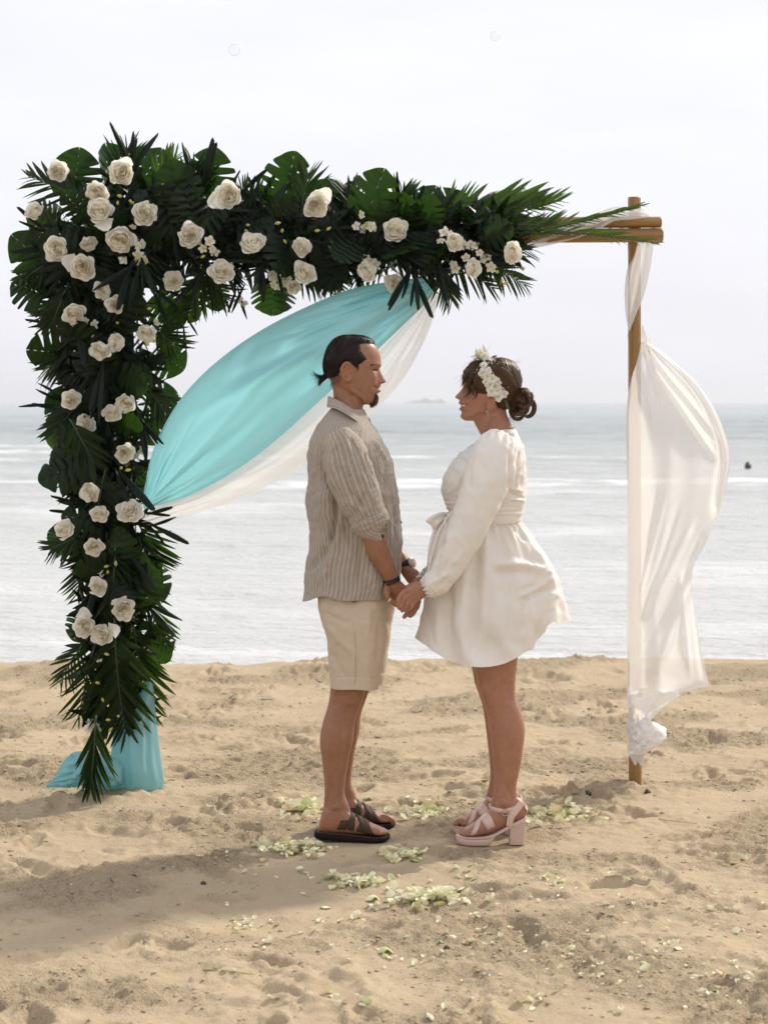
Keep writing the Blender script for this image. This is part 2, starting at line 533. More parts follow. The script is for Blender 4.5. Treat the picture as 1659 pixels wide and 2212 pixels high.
# ------------------------------------------------------------------ bamboo arch
def bamboo_mat():
    t = NT('bamboo')
    c = t.coord()
    streak = t.noise(60, 4, 0.6, t.coord((1, 1, 0.03)))
    blotch = t.noise(7, 4, 0.6, c)
    col = t.ramp(streak, [(0.25, (0.20, 0.10, 0.03)), (0.55, (0.36, 0.20, 0.065)), (0.8, (0.47, 0.29, 0.11))])
    col = t.mix(t.math('MULTIPLY', blotch, 0.5), col, (0.19, 0.10, 0.04))
    return t.done(t.pbr(col, 0.42, t.bump(streak, 0.25, 0.002), spec=0.4))
BAMBOO = bamboo_mat()
BAMBOO_X = BAMBOO.copy(); BAMBOO_X.name = 'bamboo_lengthwise'
for nd in BAMBOO_X.node_tree.nodes:
    if nd.type == 'MAPPING': nd.inputs['Scale'].default_value = (0.03, 1, 1)
NODE_DARK = plain('bamboo_node', (0.13, 0.07, 0.03), 0.6, 0.3, 80)

def pole(mb, a, b, r, nodes, taper=0.0):
    """bamboo culm from a to b, swelling slightly at each node (0..1 along)"""
    a, b = np.asarray(a, float), np.asarray(b, float)
    L = np.linalg.norm(b - a)
    ts = [0.0, 0.002]
    for q in nodes: ts += [q - 0.016 / L * 1.6, q - 0.007 / L, q - 0.002 / L, q + 0.002 / L, q + 0.007 / L, q + 0.016 / L * 1.6]
    ts += [0.998, 1.0]
    ts = np.array(sorted(x for x in ts if 0 <= x <= 1))
    rr = np.full(len(ts), r) * (1 - taper * ts)
    for q in nodes:
        dd = np.abs(ts - q) * L
        rr *= 1 + 0.07 * np.exp(-(dd / 0.007) ** 2) - 0.035 * np.exp(-(dd / 0.002) ** 2)
    rr[0] *= 0.96; rr[-1] *= 0.96
    ax = (b - a) / L
    s = np.array([0, 1.0, 0]) if abs(ax[1]) < 0.9 else np.array([1.0, 0, 0])
    u = np.cross(s, ax); u /= np.linalg.norm(u); s = np.cross(ax, u)
    cx, cy = ring_xy(24)
    V = a + ax * (ts * L)[:, None, None] * np.ones((1, 24, 1)) + rr[:, None, None] * (u * cx[None, :, None] + s * cy[None, :, None])
    # hollow end: rim, then a recessed floor
    e = V[-1]; ctr = e.mean(0)
    V = np.concatenate([V, (ctr + (e - ctr) * 0.72)[None], (ctr + (e - ctr) * 0.70 - ax * 0.03)[None]])
    mb.add(V.reshape(-1, 3), tube_faces(len(V), 24))
    return mb

PY_L, PY_R = 7.88, 8.0
post_base_r = at(1371.5, 1700, PY_R); post_base_r[2] = -0.12
post_top_r = at(1369.5, 426, PY_R)
ARCH0 = np.array([post_base_r[0], PY_R, 0.0])
arch = empty('wedding_arch', tuple(ARCH0), 'square bamboo wedding arch with bare right post and two stacked top poles', 'arch')
def rel(o, base):
    o.location = tuple(np.asarray(o.location) - np.asarray(base)); return o
Lp = post_top_r[2] - post_base_r[2]
def frac(py): return (at(0, py, PY_R)[2] - post_base_r[2]) / Lp
mb = MB(); pole(mb, post_base_r - ARCH0, post_top_r - ARCH0, 0.0262, [frac(q) for q in (1666, 1500, 1310, 1115, 920, 725, 529)])
p_ = mb.build('post', BAMBOO, arch); 
for q in (1666, 725, 529):
    m2 = MB(); V, F = path_tube([[0, 0, -0.0016], [0, 0, 0.0016]], [0.0268, 0.0268], 24, 4, side=(0, 1, 0), round_ends=False)
    m2.add(V.reshape(-1, 3) + (post_base_r - ARCH0 + (post_top_r - post_base_r) * frac(q)), F)
    m2.build('node_ring', NODE_DARK, p_)
lb = at(285, 1700, PY_L); lb[2] = -0.12
lt = at(262, 440, PY_L)
mb = MB(); pole(mb, lb - ARCH0, lt - ARCH0, 0.026, [0.1, 0.25, 0.4, 0.55, 0.7, 0.85]); mb.build('post', BAMBOO, arch)
a_, b_ = at(205, 484, PY_L - 0.06), at(1427, 480, PY_R - 0.065)
mb = MB(); pole(mb, a_ - ARCH0, b_ - ARCH0, 0.0225, [0.1, 0.27, 0.44, 0.61, 0.78, 0.93]); mb.build('crossbar', BAMBOO_X, arch)
a_, b_ = at(200, 514, PY_L - 0.06), at(1430, 508, PY_R - 0.07)
mb = MB(); pole(mb, a_ - ARCH0, b_ - ARCH0, 0.0285, [0.08, 0.24, 0.42, 0.6, 0.80, 0.985]); mb.build('crossbar', BAMBOO_X, arch)

# ------------------------------------------------------------------ garland of leaves and roses
def leaf_mat(name, c0, c1, transl=0.12, tcol=(0.06, 0.22, 0.02), rough=0.34, pleat=0.0):
    t = NT(name)
    rnd = t.n('ShaderNodeObjectInfo').outputs['Random']
    f = t.noise(14, 3)
    col = t.mix(rnd, c0, c1)
    col = t.mix(t.math('MULTIPLY', f, 0.5), col, tuple(x * 0.55 for x in c0))
    nrm = t.bump(t.noise(70, 2, 0.5, t.coord((1, 0.06, 1))), 0.35, 0.004)
    a = t.pbr(col, rough, nrm, spec=0.22)
    tl = t.n('ShaderNodeBsdfTranslucent', {'Color': (*tcol, 1)})
    return t.done(t.mixsh(transl, a, tl.outputs[0]))
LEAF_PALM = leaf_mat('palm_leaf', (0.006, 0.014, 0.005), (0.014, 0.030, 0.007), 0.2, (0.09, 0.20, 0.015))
LEAF_STRAP = leaf_mat('strap_leaf', (0.005, 0.011, 0.006), (0.009, 0.017, 0.010), 0.06, (0.05, 0.13, 0.015), 0.40)
LEAF_MON = leaf_mat('monstera_leaf', (0.004, 0.010, 0.004), (0.009, 0.019, 0.006), 0.2, (0.06, 0.17, 0.01), 0.36)
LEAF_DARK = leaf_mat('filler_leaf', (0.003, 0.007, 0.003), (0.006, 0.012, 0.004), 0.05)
STEM = plain('stem_green', (0.03, 0.055, 0.018), 0.5, 0.3, 40)

def blade_mesh(name, W, droop, twist=0.0, n=8):
    t = np.linspace(0, 1, n)
    w = W * (np.sin(np.pi * np.clip(t * 0.93 + 0.07, 0, 1)) ** 0.6) * (1 - 0.35 * t)
    w[-1] = 0.0008
    V = np.zeros((n, 3, 3))
    a = twist * t
    for j, s in enumerate((-1, 0, 1)):
        V[:, j, 0] = s * w * np.cos(a)
        V[:, j, 1] = t - 0.25 * droop * t ** 3
        V[:, j, 2] = abs(s) * w * 0.45 - droop * t ** 2.2 + s * w * np.sin(a)
    return mesh(name, V.reshape(-1, 3), grid_faces(n, 3), False)
BLADES = [blade_mesh('leaflet_blade', 0.050, dq, tq) for dq, tq in ((0.05, 0.2), (0.16, -0.4), (0.30, 0.5), (0.02, -0.2))]
BLADES_L = [b.copy() for b in BLADES]
for b in BLADES: b.materials.append(LEAF_PALM)
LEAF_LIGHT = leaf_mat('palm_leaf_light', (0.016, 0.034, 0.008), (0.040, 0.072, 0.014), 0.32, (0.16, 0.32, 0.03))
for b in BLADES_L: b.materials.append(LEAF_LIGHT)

def strap_mesh(name, W, droop, blunt):
    n, m = 9, 9
    t = np.linspace(0, 1, n)
    w = W * (0.28 + 0.72 * np.sin(np.clip(t * 1.15, 0, 1) * np.pi / 2)) * (1 - 0.9 * np.clip((t - 0.55) / 0.45, 0, 1) ** 1.6 * (1 - blunt))
    V = np.zeros((n, m, 3))
    for j in range(m):
        s = -1 + 2 * j / (m - 1)
        V[:, j, 0] = s * w
        V[:, j, 1] = t - 0.05 * abs(s) * t - 0.2 * droop * t ** 3 + 0.012 * math.sin(j * 2.3) * t
        V[:, j, 2] = -droop * t ** 2 + (0.010 if j % 2 else -0.004) * (w / W) - 0.02 * s * s
    me = mesh(name, V.reshape(-1, 3), grid_faces(n, m), False)
    me.materials.append(LEAF_STRAP); return me
STRAPS = [strap_mesh('strap_blade', 0.070, 0.06, 0.3), strap_mesh('strap_blade', 0.064, 0.2, 0.12), strap_mesh('strap_blade', 0.082, 0.02, 0.5), strap_mesh('strap_blade', 0.070, 0.34, 0.1)]

def monstera_mesh(name, cuts, depth, curl, seed):
    """heart shaped leaf with deep slits between lobes; midrib on +Y"""
    V, F = [], []
    n = 84
    t = np.linspace(0, 1, n)
    half = 0.50 * np.sin(np.pi * np.clip(0.16 + 0.84 * t, 0, 1)) ** 0.62 * (1 - 0.25 * t) + 0.004
    cols = (0.0, 0.22, 0.45, 0.7, 0.88, 1.0)
    rr = np.random.default_rng(seed)
    for sgn in (-1, 1):
        notch = np.ones(n)
        for c in cuts:
            c2 = c + rr.normal() * 0.015
            notch = np.minimum(notch, 1 - depth * (0.6 + 0.55 * rr.random()) * np.exp(-((t - c2) / (0.018 + 0.016 * rr.random())) ** 2))
        b0 = len(V)
        for i in range(n):
            for s in cols:
                ss = min(s, notch[i] if notch[i] < 1 else 1) if s > 0.3 else s
                x = sgn * ss * half[i]
                sweep = 0.26 * ss ** 1.4 - 0.34 * (1 - t[i]) ** 2 * ss ** 2
                y = t[i] * 0.92 + sweep * (0.75 - 0.5 * t[i]) 
                z = 0.16 * ss * half[i] - curl * (ss * half[i] * 1.6) ** 2 - 0.22 * curl * t[i] ** 2 * 1.5 + 0.012 * math.sin(t[i] * 40 + sgn)
                V.append((x, y, z))
        m = len(cols)
        for q in grid_faces(n, m):
            q = [int(k) + b0 for k in q]
            F.append(q if sgn > 0 else q[::-1])
    me = mesh(name, V, F, True); me.materials.append(LEAF_MON)
    return me
MONS = [monstera_mesh('monstera_blade', (0.24, 0.42, 0.60), 0.72, 0.25, 1), monstera_mesh('monstera_blade', (0.30, 0.50, 0.68), 0.70, 0.5, 2), monstera_mesh('monstera_blade', (0.25, 0.43, 0.6), 0.55, 0.9, 3)]

def orient(pos, tip, nrm, scale):
    y = Vector(tip).normalized()
    z = Vector(nrm); z = (z - y * z.dot(y))
    if z.length < 1e-4: z = y.orthogonal()
    z.normalize(); x = y.cross(z)
    sc = scale if hasattr(scale, '__len__') else (scale,) * 3
    M = Matrix((x * sc[0], y * sc[1], z * sc[2])).transposed().to_4x4()
    M.translation = Vector(pos)
    return M

GB = np.array([lb[0], PY_L, 0.0])
garland = empty('flower_garland', tuple(GB), 'thick garland of dark tropical leaves and cream roses over left half of arch', 'garland')
GBm = Matrix.Translation(Vector(-GB))
def put(name, me, M, parent=None):
    o = bpy.data.objects.new(name, me)
    COL.objects.link(o)
    o.parent = parent or garland
    o.matrix_basis = GBm @ M if parent is None else M
    return o

lr = np.random.default_rng(5)
def frond(base, tip, nrm, pairs=14, llen=0.2, spread=0.95, droop=0.2, width=1.0, curve=0.0, start=0.12, light=False):
    base, tip = np.asarray(base, float), np.asarray(tip, float)
    L = np.linalg.norm(tip - base)
    M = orient(base, tip - base, nrm, 1.0)
    n = 9
    tt = np.linspace(0, 1, n)
    P = np.stack([curve * L * tt ** 2, tt * L, -droop * L * tt ** 2], -1)
    V, F = path_tube(P, np.linspace(0.0045, 0.0012, n), 6, 14, side=(1, 0, 0), round_ends=False)
    me = mesh('rachis', V.reshape(-1, 3), F); me.materials.append(STEM)
    fo = put('palm_frond', me, M)
    for k in range(pairs):
        t = start + (1.0 - start) * (k + 0.3) / pairs
        p = np.array([curve * L * t * t, t * L, -droop * L * t * t])
        prof = math.sin(math.pi * (0.22 + 0.70 * t)) ** 0.8
        for sg in (-1, 1):
            if lr.random() < 0.04: continue
            ang = spread * (1.05 - 0.62 * t) + lr.normal() * 0.06
            dirv = Vector((sg * math.sin(ang) + curve * t, math.cos(ang), -0.16 - droop * t + lr.normal() * 0.10))
            nv = Vector((sg * -0.35, 0.1, 1.0))
            ll = llen * prof * (0.9 + 0.2 * lr.random()) * (0.55 if (light and sg == 1) else 1.0)
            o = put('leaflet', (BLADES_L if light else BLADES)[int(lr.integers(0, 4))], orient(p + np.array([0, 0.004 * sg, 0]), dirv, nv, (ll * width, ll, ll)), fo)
    return fo

CAMV = np.array([0, -1.0, 0.0])
def P_(px, py, dy=0.0): return at(px, py, PY_L + dy)

# unseen foam core, added to block light through the leaves
SPINE = [(250, 1560, 75), (255, 1450, 88), (250, 1350, 90), (250, 1250, 88), (240, 1150, 88), (235, 1070, 78), (228, 980, 92), (235, 880, 118), (235, 780, 138), (225, 680, 150), (215, 580, 160), (215, 480, 140)]
BEAM = [(215, 480, 140), (330, 500, 140), (450, 510, 140), (570, 505, 135), (690, 515, 108), (810, 512, 98), (930, 520, 100), (1030, 518, 80), (1110, 520, 52)]
def spine_pts(S):
    return np.array([P_(a, b) for a, b, c in S]), np.array([c / FPX * PY_L for a, b, c in S])
FOAM = plain('floral_foam', (0.010, 0.020, 0.010), 0.95, 0.4, 40, 0.8, 60, 0.01)
for S in (SPINE[2:], BEAM):
    pts, hw = spine_pts(S)
    V, F = path_tube(pts - GB, hw * 0.42, 14, 50, side=(0, 1, 0), rad2=np.minimum(hw * 0.42, 0.09))
    Vn = V + 0.02 * np.stack([noise2(V[..., 0] * 14, V[..., 2] * 14, 3), noise2(V[..., 0] * 14, V[..., 2] * 14, 4), noise2(V[..., 0] * 14 + 7, V[..., 2] * 14, 5)], -1)
    mb = MB().add(Vn.reshape(-1, 3), F); mb.build('foam_light_block', FOAM, garland)

def sample_spine(u):
    """u in [0,1) over both runs -> centre, half width, tangent"""
    if u < 0.55: S, v = SPINE, u / 0.55
    else: S, v = BEAM, (u - 0.55) / 0.45
    A = cr(S, 60); i = min(int(v * 59), 58)
    a, b = P_(A[i, 0], A[i, 1]), P_(A[i + 1, 0], A[i + 1, 1])
    return a, A[i, 2] / FPX * PY_L, (b - a) / np.linalg.norm(b - a)

# filler: thousands of small dark leaves, past counting
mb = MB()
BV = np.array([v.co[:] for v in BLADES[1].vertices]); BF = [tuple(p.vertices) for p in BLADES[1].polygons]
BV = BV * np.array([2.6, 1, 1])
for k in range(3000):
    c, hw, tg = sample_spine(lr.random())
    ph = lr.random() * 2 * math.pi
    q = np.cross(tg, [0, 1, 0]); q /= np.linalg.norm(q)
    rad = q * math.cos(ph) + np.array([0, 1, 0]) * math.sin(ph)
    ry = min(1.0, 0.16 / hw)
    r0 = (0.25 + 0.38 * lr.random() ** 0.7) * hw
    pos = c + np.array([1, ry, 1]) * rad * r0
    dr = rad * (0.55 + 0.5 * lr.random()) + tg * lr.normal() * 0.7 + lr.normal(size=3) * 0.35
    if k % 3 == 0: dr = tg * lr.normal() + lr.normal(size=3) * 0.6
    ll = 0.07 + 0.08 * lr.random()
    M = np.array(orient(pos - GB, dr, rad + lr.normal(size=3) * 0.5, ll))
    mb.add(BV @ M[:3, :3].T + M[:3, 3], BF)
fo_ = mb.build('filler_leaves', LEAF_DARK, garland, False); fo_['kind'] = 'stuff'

# big monstera leaves: (stem x, stem y, tip x, tip y, depth, length m, tilt)
MON = [(130, 600, 25, 505, -0.02, 0.36), (100, 640, 30, 600, -0.08, 0.26), (250, 420, 205, 318, 0.03, 0.30), (300, 410, 345, 315, 0.05, 0.28), (440, 430, 462, 318, -0.02, 0.30), (425, 500, 398, 395, -0.14, 0.26),
       (610, 450, 640, 332, 0.0, 0.32), (690, 470, 722, 388, 0.02, 0.24), (770, 470, 770, 392, 0.05, 0.22), (900, 480, 938, 398, 0.0, 0.26), (960, 480, 1003, 430, 0.03, 0.22), (160, 420, 172, 318, 0.02, 0.26),
       (160, 760, 62, 765, 0.02, 0.26), (170, 730, 68, 690, 0.04, 0.25), (340, 760, 398, 800, 0.03, 0.24), (320, 870, 385, 850, 0.04, 0.22), (300, 930, 355, 905, 0.05, 0.20), (180, 900, 108, 850, 0.03, 0.24), (170, 950, 100, 950, 0.04, 0.22),
       (300, 1230, 352, 1300, 0.04, 0.24), (300, 1380, 350, 1440, 0.05, 0.22), (590, 600, 588, 672, 0.05, 0.18), (690, 600, 730, 620, 0.06, 0.16), (460, 600, 480, 668, 0.04, 0.20), (390, 640, 420, 690, 0.05, 0.18), (330, 640, 395, 700, 0.06, 0.22), (890, 560, 905, 500, -0.18, 0.22), (840, 540, 800, 560, -0.12, 0.2),
       (500, 470, 560, 430, -0.12, 0.22), (350, 560, 300, 620, -0.14, 0.24), (200, 640, 260, 600, -0.14, 0.24), (180, 820, 130, 790, -0.1, 0.2), (270, 830, 320, 800, -0.1, 0.2), (180, 1060, 140, 1030, 0.0, 0.18), (190, 1330, 155, 1380, 0.03, 0.2), (280, 1040, 325, 1010, 0.02, 0.17), (190, 1180, 110, 1150, 0.02, 0.2), (740, 520, 700, 560, -0.12, 0.2), (130, 480, 62, 455, 0.02, 0.24), (360, 430, 398, 440, -0.05, 0.22)]
for (a, b, c, d_, dy, ll) in MON:
    p, q = P_(a, b, dy + 0.02), P_(c, d_, dy + lr.normal() * 0.03)
    v = q - p
    ll = np.linalg.norm(v) * 1.02
    nrm = CAMV + lr.normal(size=3) * np.array([0.5, 0.2, 0.45])
    w = min(0.24, ll * (0.85 + 0.3 * lr.random()) + 0.05)
    put('monstera_leaf', MONS[int(lr.integers(0, 3))], orient(p, v, nrm, (w, ll, w)))

for k in range(46):                        # more broad leaves lying over the mass, seen face on or edge on
    c, hw, tg = sample_spine(0.12 + 0.86 * lr.random())
    a_ = lr.random() * 2 * math.pi
    q = np.array([math.cos(a_), 0, math.sin(a_)])
    pos = c + q * hw * 0.35 * lr.random() + np.array([0, -0.09 - 0.05 * lr.random(), 0])
    ll = 0.13 + 0.10 * lr.random()
    dr = q + np.array([0, -0.35 + lr.normal() * 0.3, 0])
    put('monstera_leaf', MONS[int(lr.integers(0, 3))], orient(pos, dr, CAMV + lr.normal(size=3) * 0.55, (ll * 1.05, ll, ll)))

# broad strap leaves in loose fans: (x, y, mean angle deg picture [0=right, 90=up], fan half width, count, length m, depth)
FANS = [(275, 390, 82, 28, 5, 0.26, -0.02), (430, 420, 95, 40, 4, 0.24, -0.04), (500, 430, 55, 25, 3, 0.2, -0.1), (150, 530, 185, 20, 3, 0.26, -0.10), (180, 560, 215, 30, 5, 0.26, -0.16), (300, 560, 255, 45, 6, 0.24, -0.2), (330, 620, 300, 40, 4, 0.2, -0.15),
        (220, 790, 262, 40, 7, 0.27, -0.17), (160, 760, 220, 25, 3, 0.22, -0.05), (130, 690, 195, 25, 4, 0.18, 0.0), (130, 870, 160, 30, 4, 0.16, 0.0), (300, 900, 300, 25, 4, 0.2, -0.08), (290, 1000, 350, 22, 4, 0.17, 0.0), (250, 1020, 285, 35, 6, 0.25, -0.15), (180, 1000, 200, 25, 3, 0.2, -0.03), (310, 1100, 10, 30, 3, 0.15, -0.02), (320, 1130, 340, 35, 3, 0.18, 0.0), (270, 1180, 285, 40, 7, 0.27, -0.13), (230, 1240, 240, 30, 4, 0.2, -0.12), (170, 1100, 165, 15, 2, 0.16, 0.02),
        (560, 470, 140, 60, 5, 0.2, -0.12), (590, 560, 230, 60, 4, 0.18, -0.15), (760, 560, 200, 50, 5, 0.2, -0.13), (760, 470, 75, 50, 6, 0.17, 0.0), (870, 470, 90, 55, 6, 0.2, -0.04), (890, 580, 265, 35, 7, 0.22, -0.16), (935, 560, 300, 30, 4, 0.22, -0.12), (950, 480, 70, 35, 4, 0.19, -0.05), (680, 560, 250, 40, 4, 0.16, -0.1), (430, 600, 235, 50, 5, 0.2, -0.12), (240, 1330, 260, 45, 6, 0.25, -0.12), (300, 1300, 310, 25, 3, 0.22, -0.05), (180, 690, 250, 40, 5, 0.22, -0.13), (700, 500, 30, 70, 4, 0.17, -0.14), (840, 520, 330, 40, 4, 0.2, -0.15), (380, 500, 330, 60, 5, 0.2, -0.16), (130, 560, 130, 40, 4, 0.2, -0.1), (1010, 540, 320, 50, 4, 0.16, -0.1), (520, 620, 260, 30, 3, 0.15, 0.0), (390, 690, 280, 30, 3, 0.14, 0.02), (480, 560, 310, 40, 4, 0.18, -0.14), (255, 450, 60, 60, 5, 0.18, -0.15), (110, 500, 150, 30, 3, 0.16, -0.1)]
for (a, b, mean, half, cnt, ll, dy) in FANS:
    for k in range(cnt):
        an = math.radians(mean + half * (2 * (k + 0.5) / cnt - 1) + lr.normal() * 6)
        p = P_(a + lr.normal() * 7, b + lr.normal() * 7, dy)
        v = np.array([math.cos(an), -0.25 + lr.normal() * 0.22, math.sin(an)])
        L2 = ll * (0.62 + 0.38 * lr.random())
        nrm = CAMV + np.array([lr.normal() * 0.5, 0, 0.5 + lr.normal() * 0.4])
        put('strap_leaf', STRAPS[int(lr.integers(0, 4))], orient(p, v, nrm, (L2 * 0.9, L2, L2)))

# palm fronds: base x,y -> tip x,y, depth, pairs, leaflet length
FR = [(215, 445, 62, 372, -0.05, 15, 0.17, .95), (225, 480, 75, 520, 0.0, 13, 0.15, .9), (260, 430, 262, 322, 0.04, 12, 0.17, .7), (330, 440, 372, 335, 0.0, 14, 0.16, .8), (350, 470, 395, 390, -0.06, 12, 0.15, .9), (420, 460, 420, 360, 0.04, 10, 0.17, .7),
      (560, 470, 530, 400, 0.0, 12, 0.14, .9), (650, 480, 655, 372, -0.06, 13, 0.15, .85), (770, 480, 760, 405, 0.02, 12, 0.14, .95), (850, 480, 865, 415, 0.0, 13, 0.14, .9), (800, 500, 700, 420, 0.05, 12, 0.13, .9), (925, 490, 1015, 415, 0.0, 12, 0.15, .9),
      (950, 480, 1165, 432, -0.02, 18, 0.27, .72), (1010, 486, 1215, 440, 0.02, 14, 0.20, .6), (990, 495, 1200, 468, -0.06, 15, 0.15, .8), (1175, 494, 1395, 458, -0.10, 13, 0.12, .42), (1190, 498, 1425, 517, -0.12, 14, 0.12, .5), (1060, 505, 1240, 495, -0.05, 12, 0.11, .55),
      (1010, 540, 1150, 548, -0.08, 13, 0.14, .9), (1010, 550, 1140, 600, -0.05, 14, 0.14, .95), (960, 560, 1075, 612, -0.08, 12, 0.14, .9), (940, 560, 975, 650, -0.04, 11, 0.13, .8), (700, 560, 720, 618, 0.03, 10, 0.11, .9),
      (248, 1335, 252, 1590, -0.17, 17, 0.24, .85), (285, 1330, 322, 1560, -0.08, 14, 0.19, .8), (210, 1350, 168, 1560, -0.05, 13, 0.18, .7), (208, 1545, 203, 1700, -0.29, 14, 0.19, .45), (190, 1380, 120, 1470, -0.02, 9, 0.13, .9), (300, 1240, 338, 1400, -0.02, 13, 0.16, .8), (195, 1150, 105, 1185, -0.06, 13, 0.13, .95), (200, 1160, 155, 1285, 0.0, 12, 0.14, .8), (300, 1130, 345, 1230, 0.0, 13, 0.16, .8),
      (152, 905, 205, 1000, -0.22, 8, 0.16, .7), (190, 850, 115, 935, 0.0, 13, 0.15, .9), (200, 620, 90, 690, -0.06, 13, 0.16, .95), (150, 610, 110, 700, -0.1, 12, 0.14, .85), (120, 560, 40, 600, -0.03, 12, 0.14, .95), (330, 700, 380, 760, 0.0, 11, 0.14, .9), (310, 830, 375, 900, 0.02, 11, 0.14, .9), (200, 960, 140, 1010, -0.02, 11, 0.14, .9), (280, 580, 260, 700, -0.16, 12, 0.17, .8), (420, 560, 500, 640, -0.06, 12, 0.15, .9), (620, 560, 700, 610, -0.06, 11, 0.13, .95), (470, 560, 400, 670, -0.02, 11, 0.14, .9), (850, 560, 760, 610, -0.05, 11, 0.12, .95), (185, 770, 90, 790, 0.02, 12, 0.14, .9), (250, 1180, 245, 1340, -0.16, 13, 0.18, .75), (230, 1010, 205, 1110, -0.15, 11, 0.15, .8), (1110, 515, 1205, 470, -0.02, 12, 0.13, .8)]
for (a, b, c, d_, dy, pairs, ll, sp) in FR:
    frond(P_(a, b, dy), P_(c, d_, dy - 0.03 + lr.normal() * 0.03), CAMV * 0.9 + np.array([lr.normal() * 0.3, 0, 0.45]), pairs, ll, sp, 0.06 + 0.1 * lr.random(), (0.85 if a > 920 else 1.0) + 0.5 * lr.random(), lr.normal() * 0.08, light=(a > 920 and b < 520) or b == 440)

# ------------------------------------------------------------------ roses
def petal_mat(name, col, deep, transl=0.22):
    t = NT(name)
    d0 = t.attr('deep')
    rnd = t.n('ShaderNodeObjectInfo').outputs['Random']
    c = t.mix(d0, col, deep)
    c = t.mix(t.math('MULTIPLY', rnd, 0.2), c, tuple(x * q for x, q in zip(col, (0.97, 0.93, 0.82))))
    nrm = t.bump(t.noise(45, 3), 0.25, 0.004)
    a = t.pbr(c, 0.55, nrm, spec=0.25)
    tl = t.n('ShaderNodeBsdfTranslucent', {'Color': (*col, 1)})
    return t.done(t.mixsh(transl, a, tl.outputs[0]))
ROSE = petal_mat('rose_petal', (0.98, 0.965, 0.90), (0.97, 0.90, 0.70), 0.42)
WHITE_P = petal_mat('orchid_petal', (0.86, 0.85, 0.78), (0.74, 0.68, 0.32), 0.25)
CALYX = plain('calyx_green', (0.06, 0.10, 0.03), 0.6)

def petal_geo(prof, Phi, seed, ruffle=0.05, nu=7, nv=8, a0=0.0):
    r_ = np.random.default_rng(seed)
    A = cr(prof, 60)
    u = np.linspace(-1, 1, nu); v = np.linspace(0, 1, nv)
    U, Vv = np.meshgrid(u, v)
    ve = Vv * (1 - 0.16 * U ** 2 * Vv - 0.07 * Vv ** 3 * np.abs(np.sin(U * 2.2 + r_.random() * 6)) )
    idx = np.clip(ve * 59, 0, 58.999); i = idx.astype(int); f = (idx - i)[..., None]
    pr = A[i] * (1 - f) + A[np.minimum(i + 1, 59)] * f
    rr, zz = pr[..., 0], pr[..., 1]
    w = np.sin(np.pi * (0.16 + 0.52 * Vv)) 
    phs = r_.random(4) * 6.28
    rr = rr * (1 + ruffle * Vv ** 2 * np.sin(U * 3.1 + phs[0])) 
    zz = zz + ruffle * 0.8 * Vv ** 2 * np.sin(U * 2.3 + phs[1])
    phi = U * Phi * w + a0 + 0.12 * math.sin(phs[2])
    X, Y = rr * np.cos(phi), rr * np.sin(phi)
    deep = (1 - Vv) ** 1.2
    return np.stack([X, Y, zz], -1).reshape(-1, 3), grid_faces(nv, nu), deep.ravel()

P_OUT = [[(0.10, -0.55), (0.62, -0.48), (0.98, -0.18), (1.04, 0.06), (1.12, 0.14)], [(0.10, -0.55), (0.60, -0.50), (0.98, -0.26), (1.10, -0.06), (1.24, -0.04)]]
P_MID = [(0.10, -0.50), (0.58, -0.40), (0.86, -0.06), (0.87, 0.20), (0.93, 0.29)]
RL = [0.74, 0.60, 0.47, 0.34, 0.22, 0.11]
def prof_r(r, top): return [(0.05, -0.4), (r * 0.7, -0.28), (r * 0.98, 0.0), (r, top - 0.12), (r * 1.02 + 0.03, top)]
PET_OUT = []
for s in range(3):
    for k, pr in enumerate(P_OUT):
        V, F, D = petal_geo(pr, 0.80, 50 + s * 7 + k, 0.11)
        me = mesh('rose_petal', V, F); fattr(me, 'deep', D * 0.3); me.materials.append(ROSE); PET_OUT.append(me)
PET_MID = []
for s in range(3):
    V, F, D = petal_geo(P_MID, 0.90, 90 + s, 0.11)
    me = mesh('rose_petal', V, F); fattr(me, 'deep', D * 0.5); me.materials.append(ROSE); PET_MID.append(me)
CORES = []
for s in range(4):
    mb = MB(); rr_ = np.random.default_rng(300 + s)
    for li, rl in enumerate(RL):
        n = (6, 6, 5, 5, 4, 3)[li]; o0 = rr_.random() * 6
        for k in range(n):
            top = 0.34 + 0.10 * (1 - abs(rl - 0.35) / 0.4) + rr_.normal() * 0.035
            V, F, D = petal_geo(prof_r(rl, top), 1.05 * (1 + 0.5 * (li > 3)), int(rr_.integers(1e6)), 0.10 + 0.05 * rr_.random(), a0=o0 + k * 2 * math.pi / n + rr_.normal() * 0.2)
            mb.add(V * np.array([1 + rr_.normal() * 0.05, 1 + rr_.normal() * 0.05, 1]), F, deep=np.clip(0.10 + 0.10 * li + D * 0.8, 0, 1))
    me = mb.mesh('rose_heart'); me.materials.append(ROSE); CORES.append(me)

ROSES = [(126, 370, 22), (264, 373, 29), (210, 418, 25), (215, 455, 29), (76, 454, 20), (314, 461, 26), (260, 519, 29), (122, 538, 26), (193, 526, 17), (179, 577, 27), (411, 508, 25), (221, 628, 19), (249, 659, 19), (161, 680, 24), (376, 606, 21), (317, 719, 20),
         (494, 420, 29), (547, 525, 27), (480, 586, 26), (682, 444, 27), (652, 534, 22), (658, 588, 25), (853, 497, 27), (792, 586, 23), (850, 611, 20), (634, 620, 17), (981, 522, 20), (1106, 545, 24), (1021, 579, 21),
         (216, 757, 22), (252, 739, 20), (155, 864, 21), (273, 871, 21), (244, 893, 20), (185, 919, 21), (270, 979, 21), (195, 1063, 23), (281, 1104, 25), (215, 1110, 19), (138, 1144, 22), (203, 1182, 20), (213, 1266, 20), (267, 1315, 24), (182, 1354, 24), (222, 1370, 24), (204, 1572, 14)]
rq = np.random.default_rng(17)
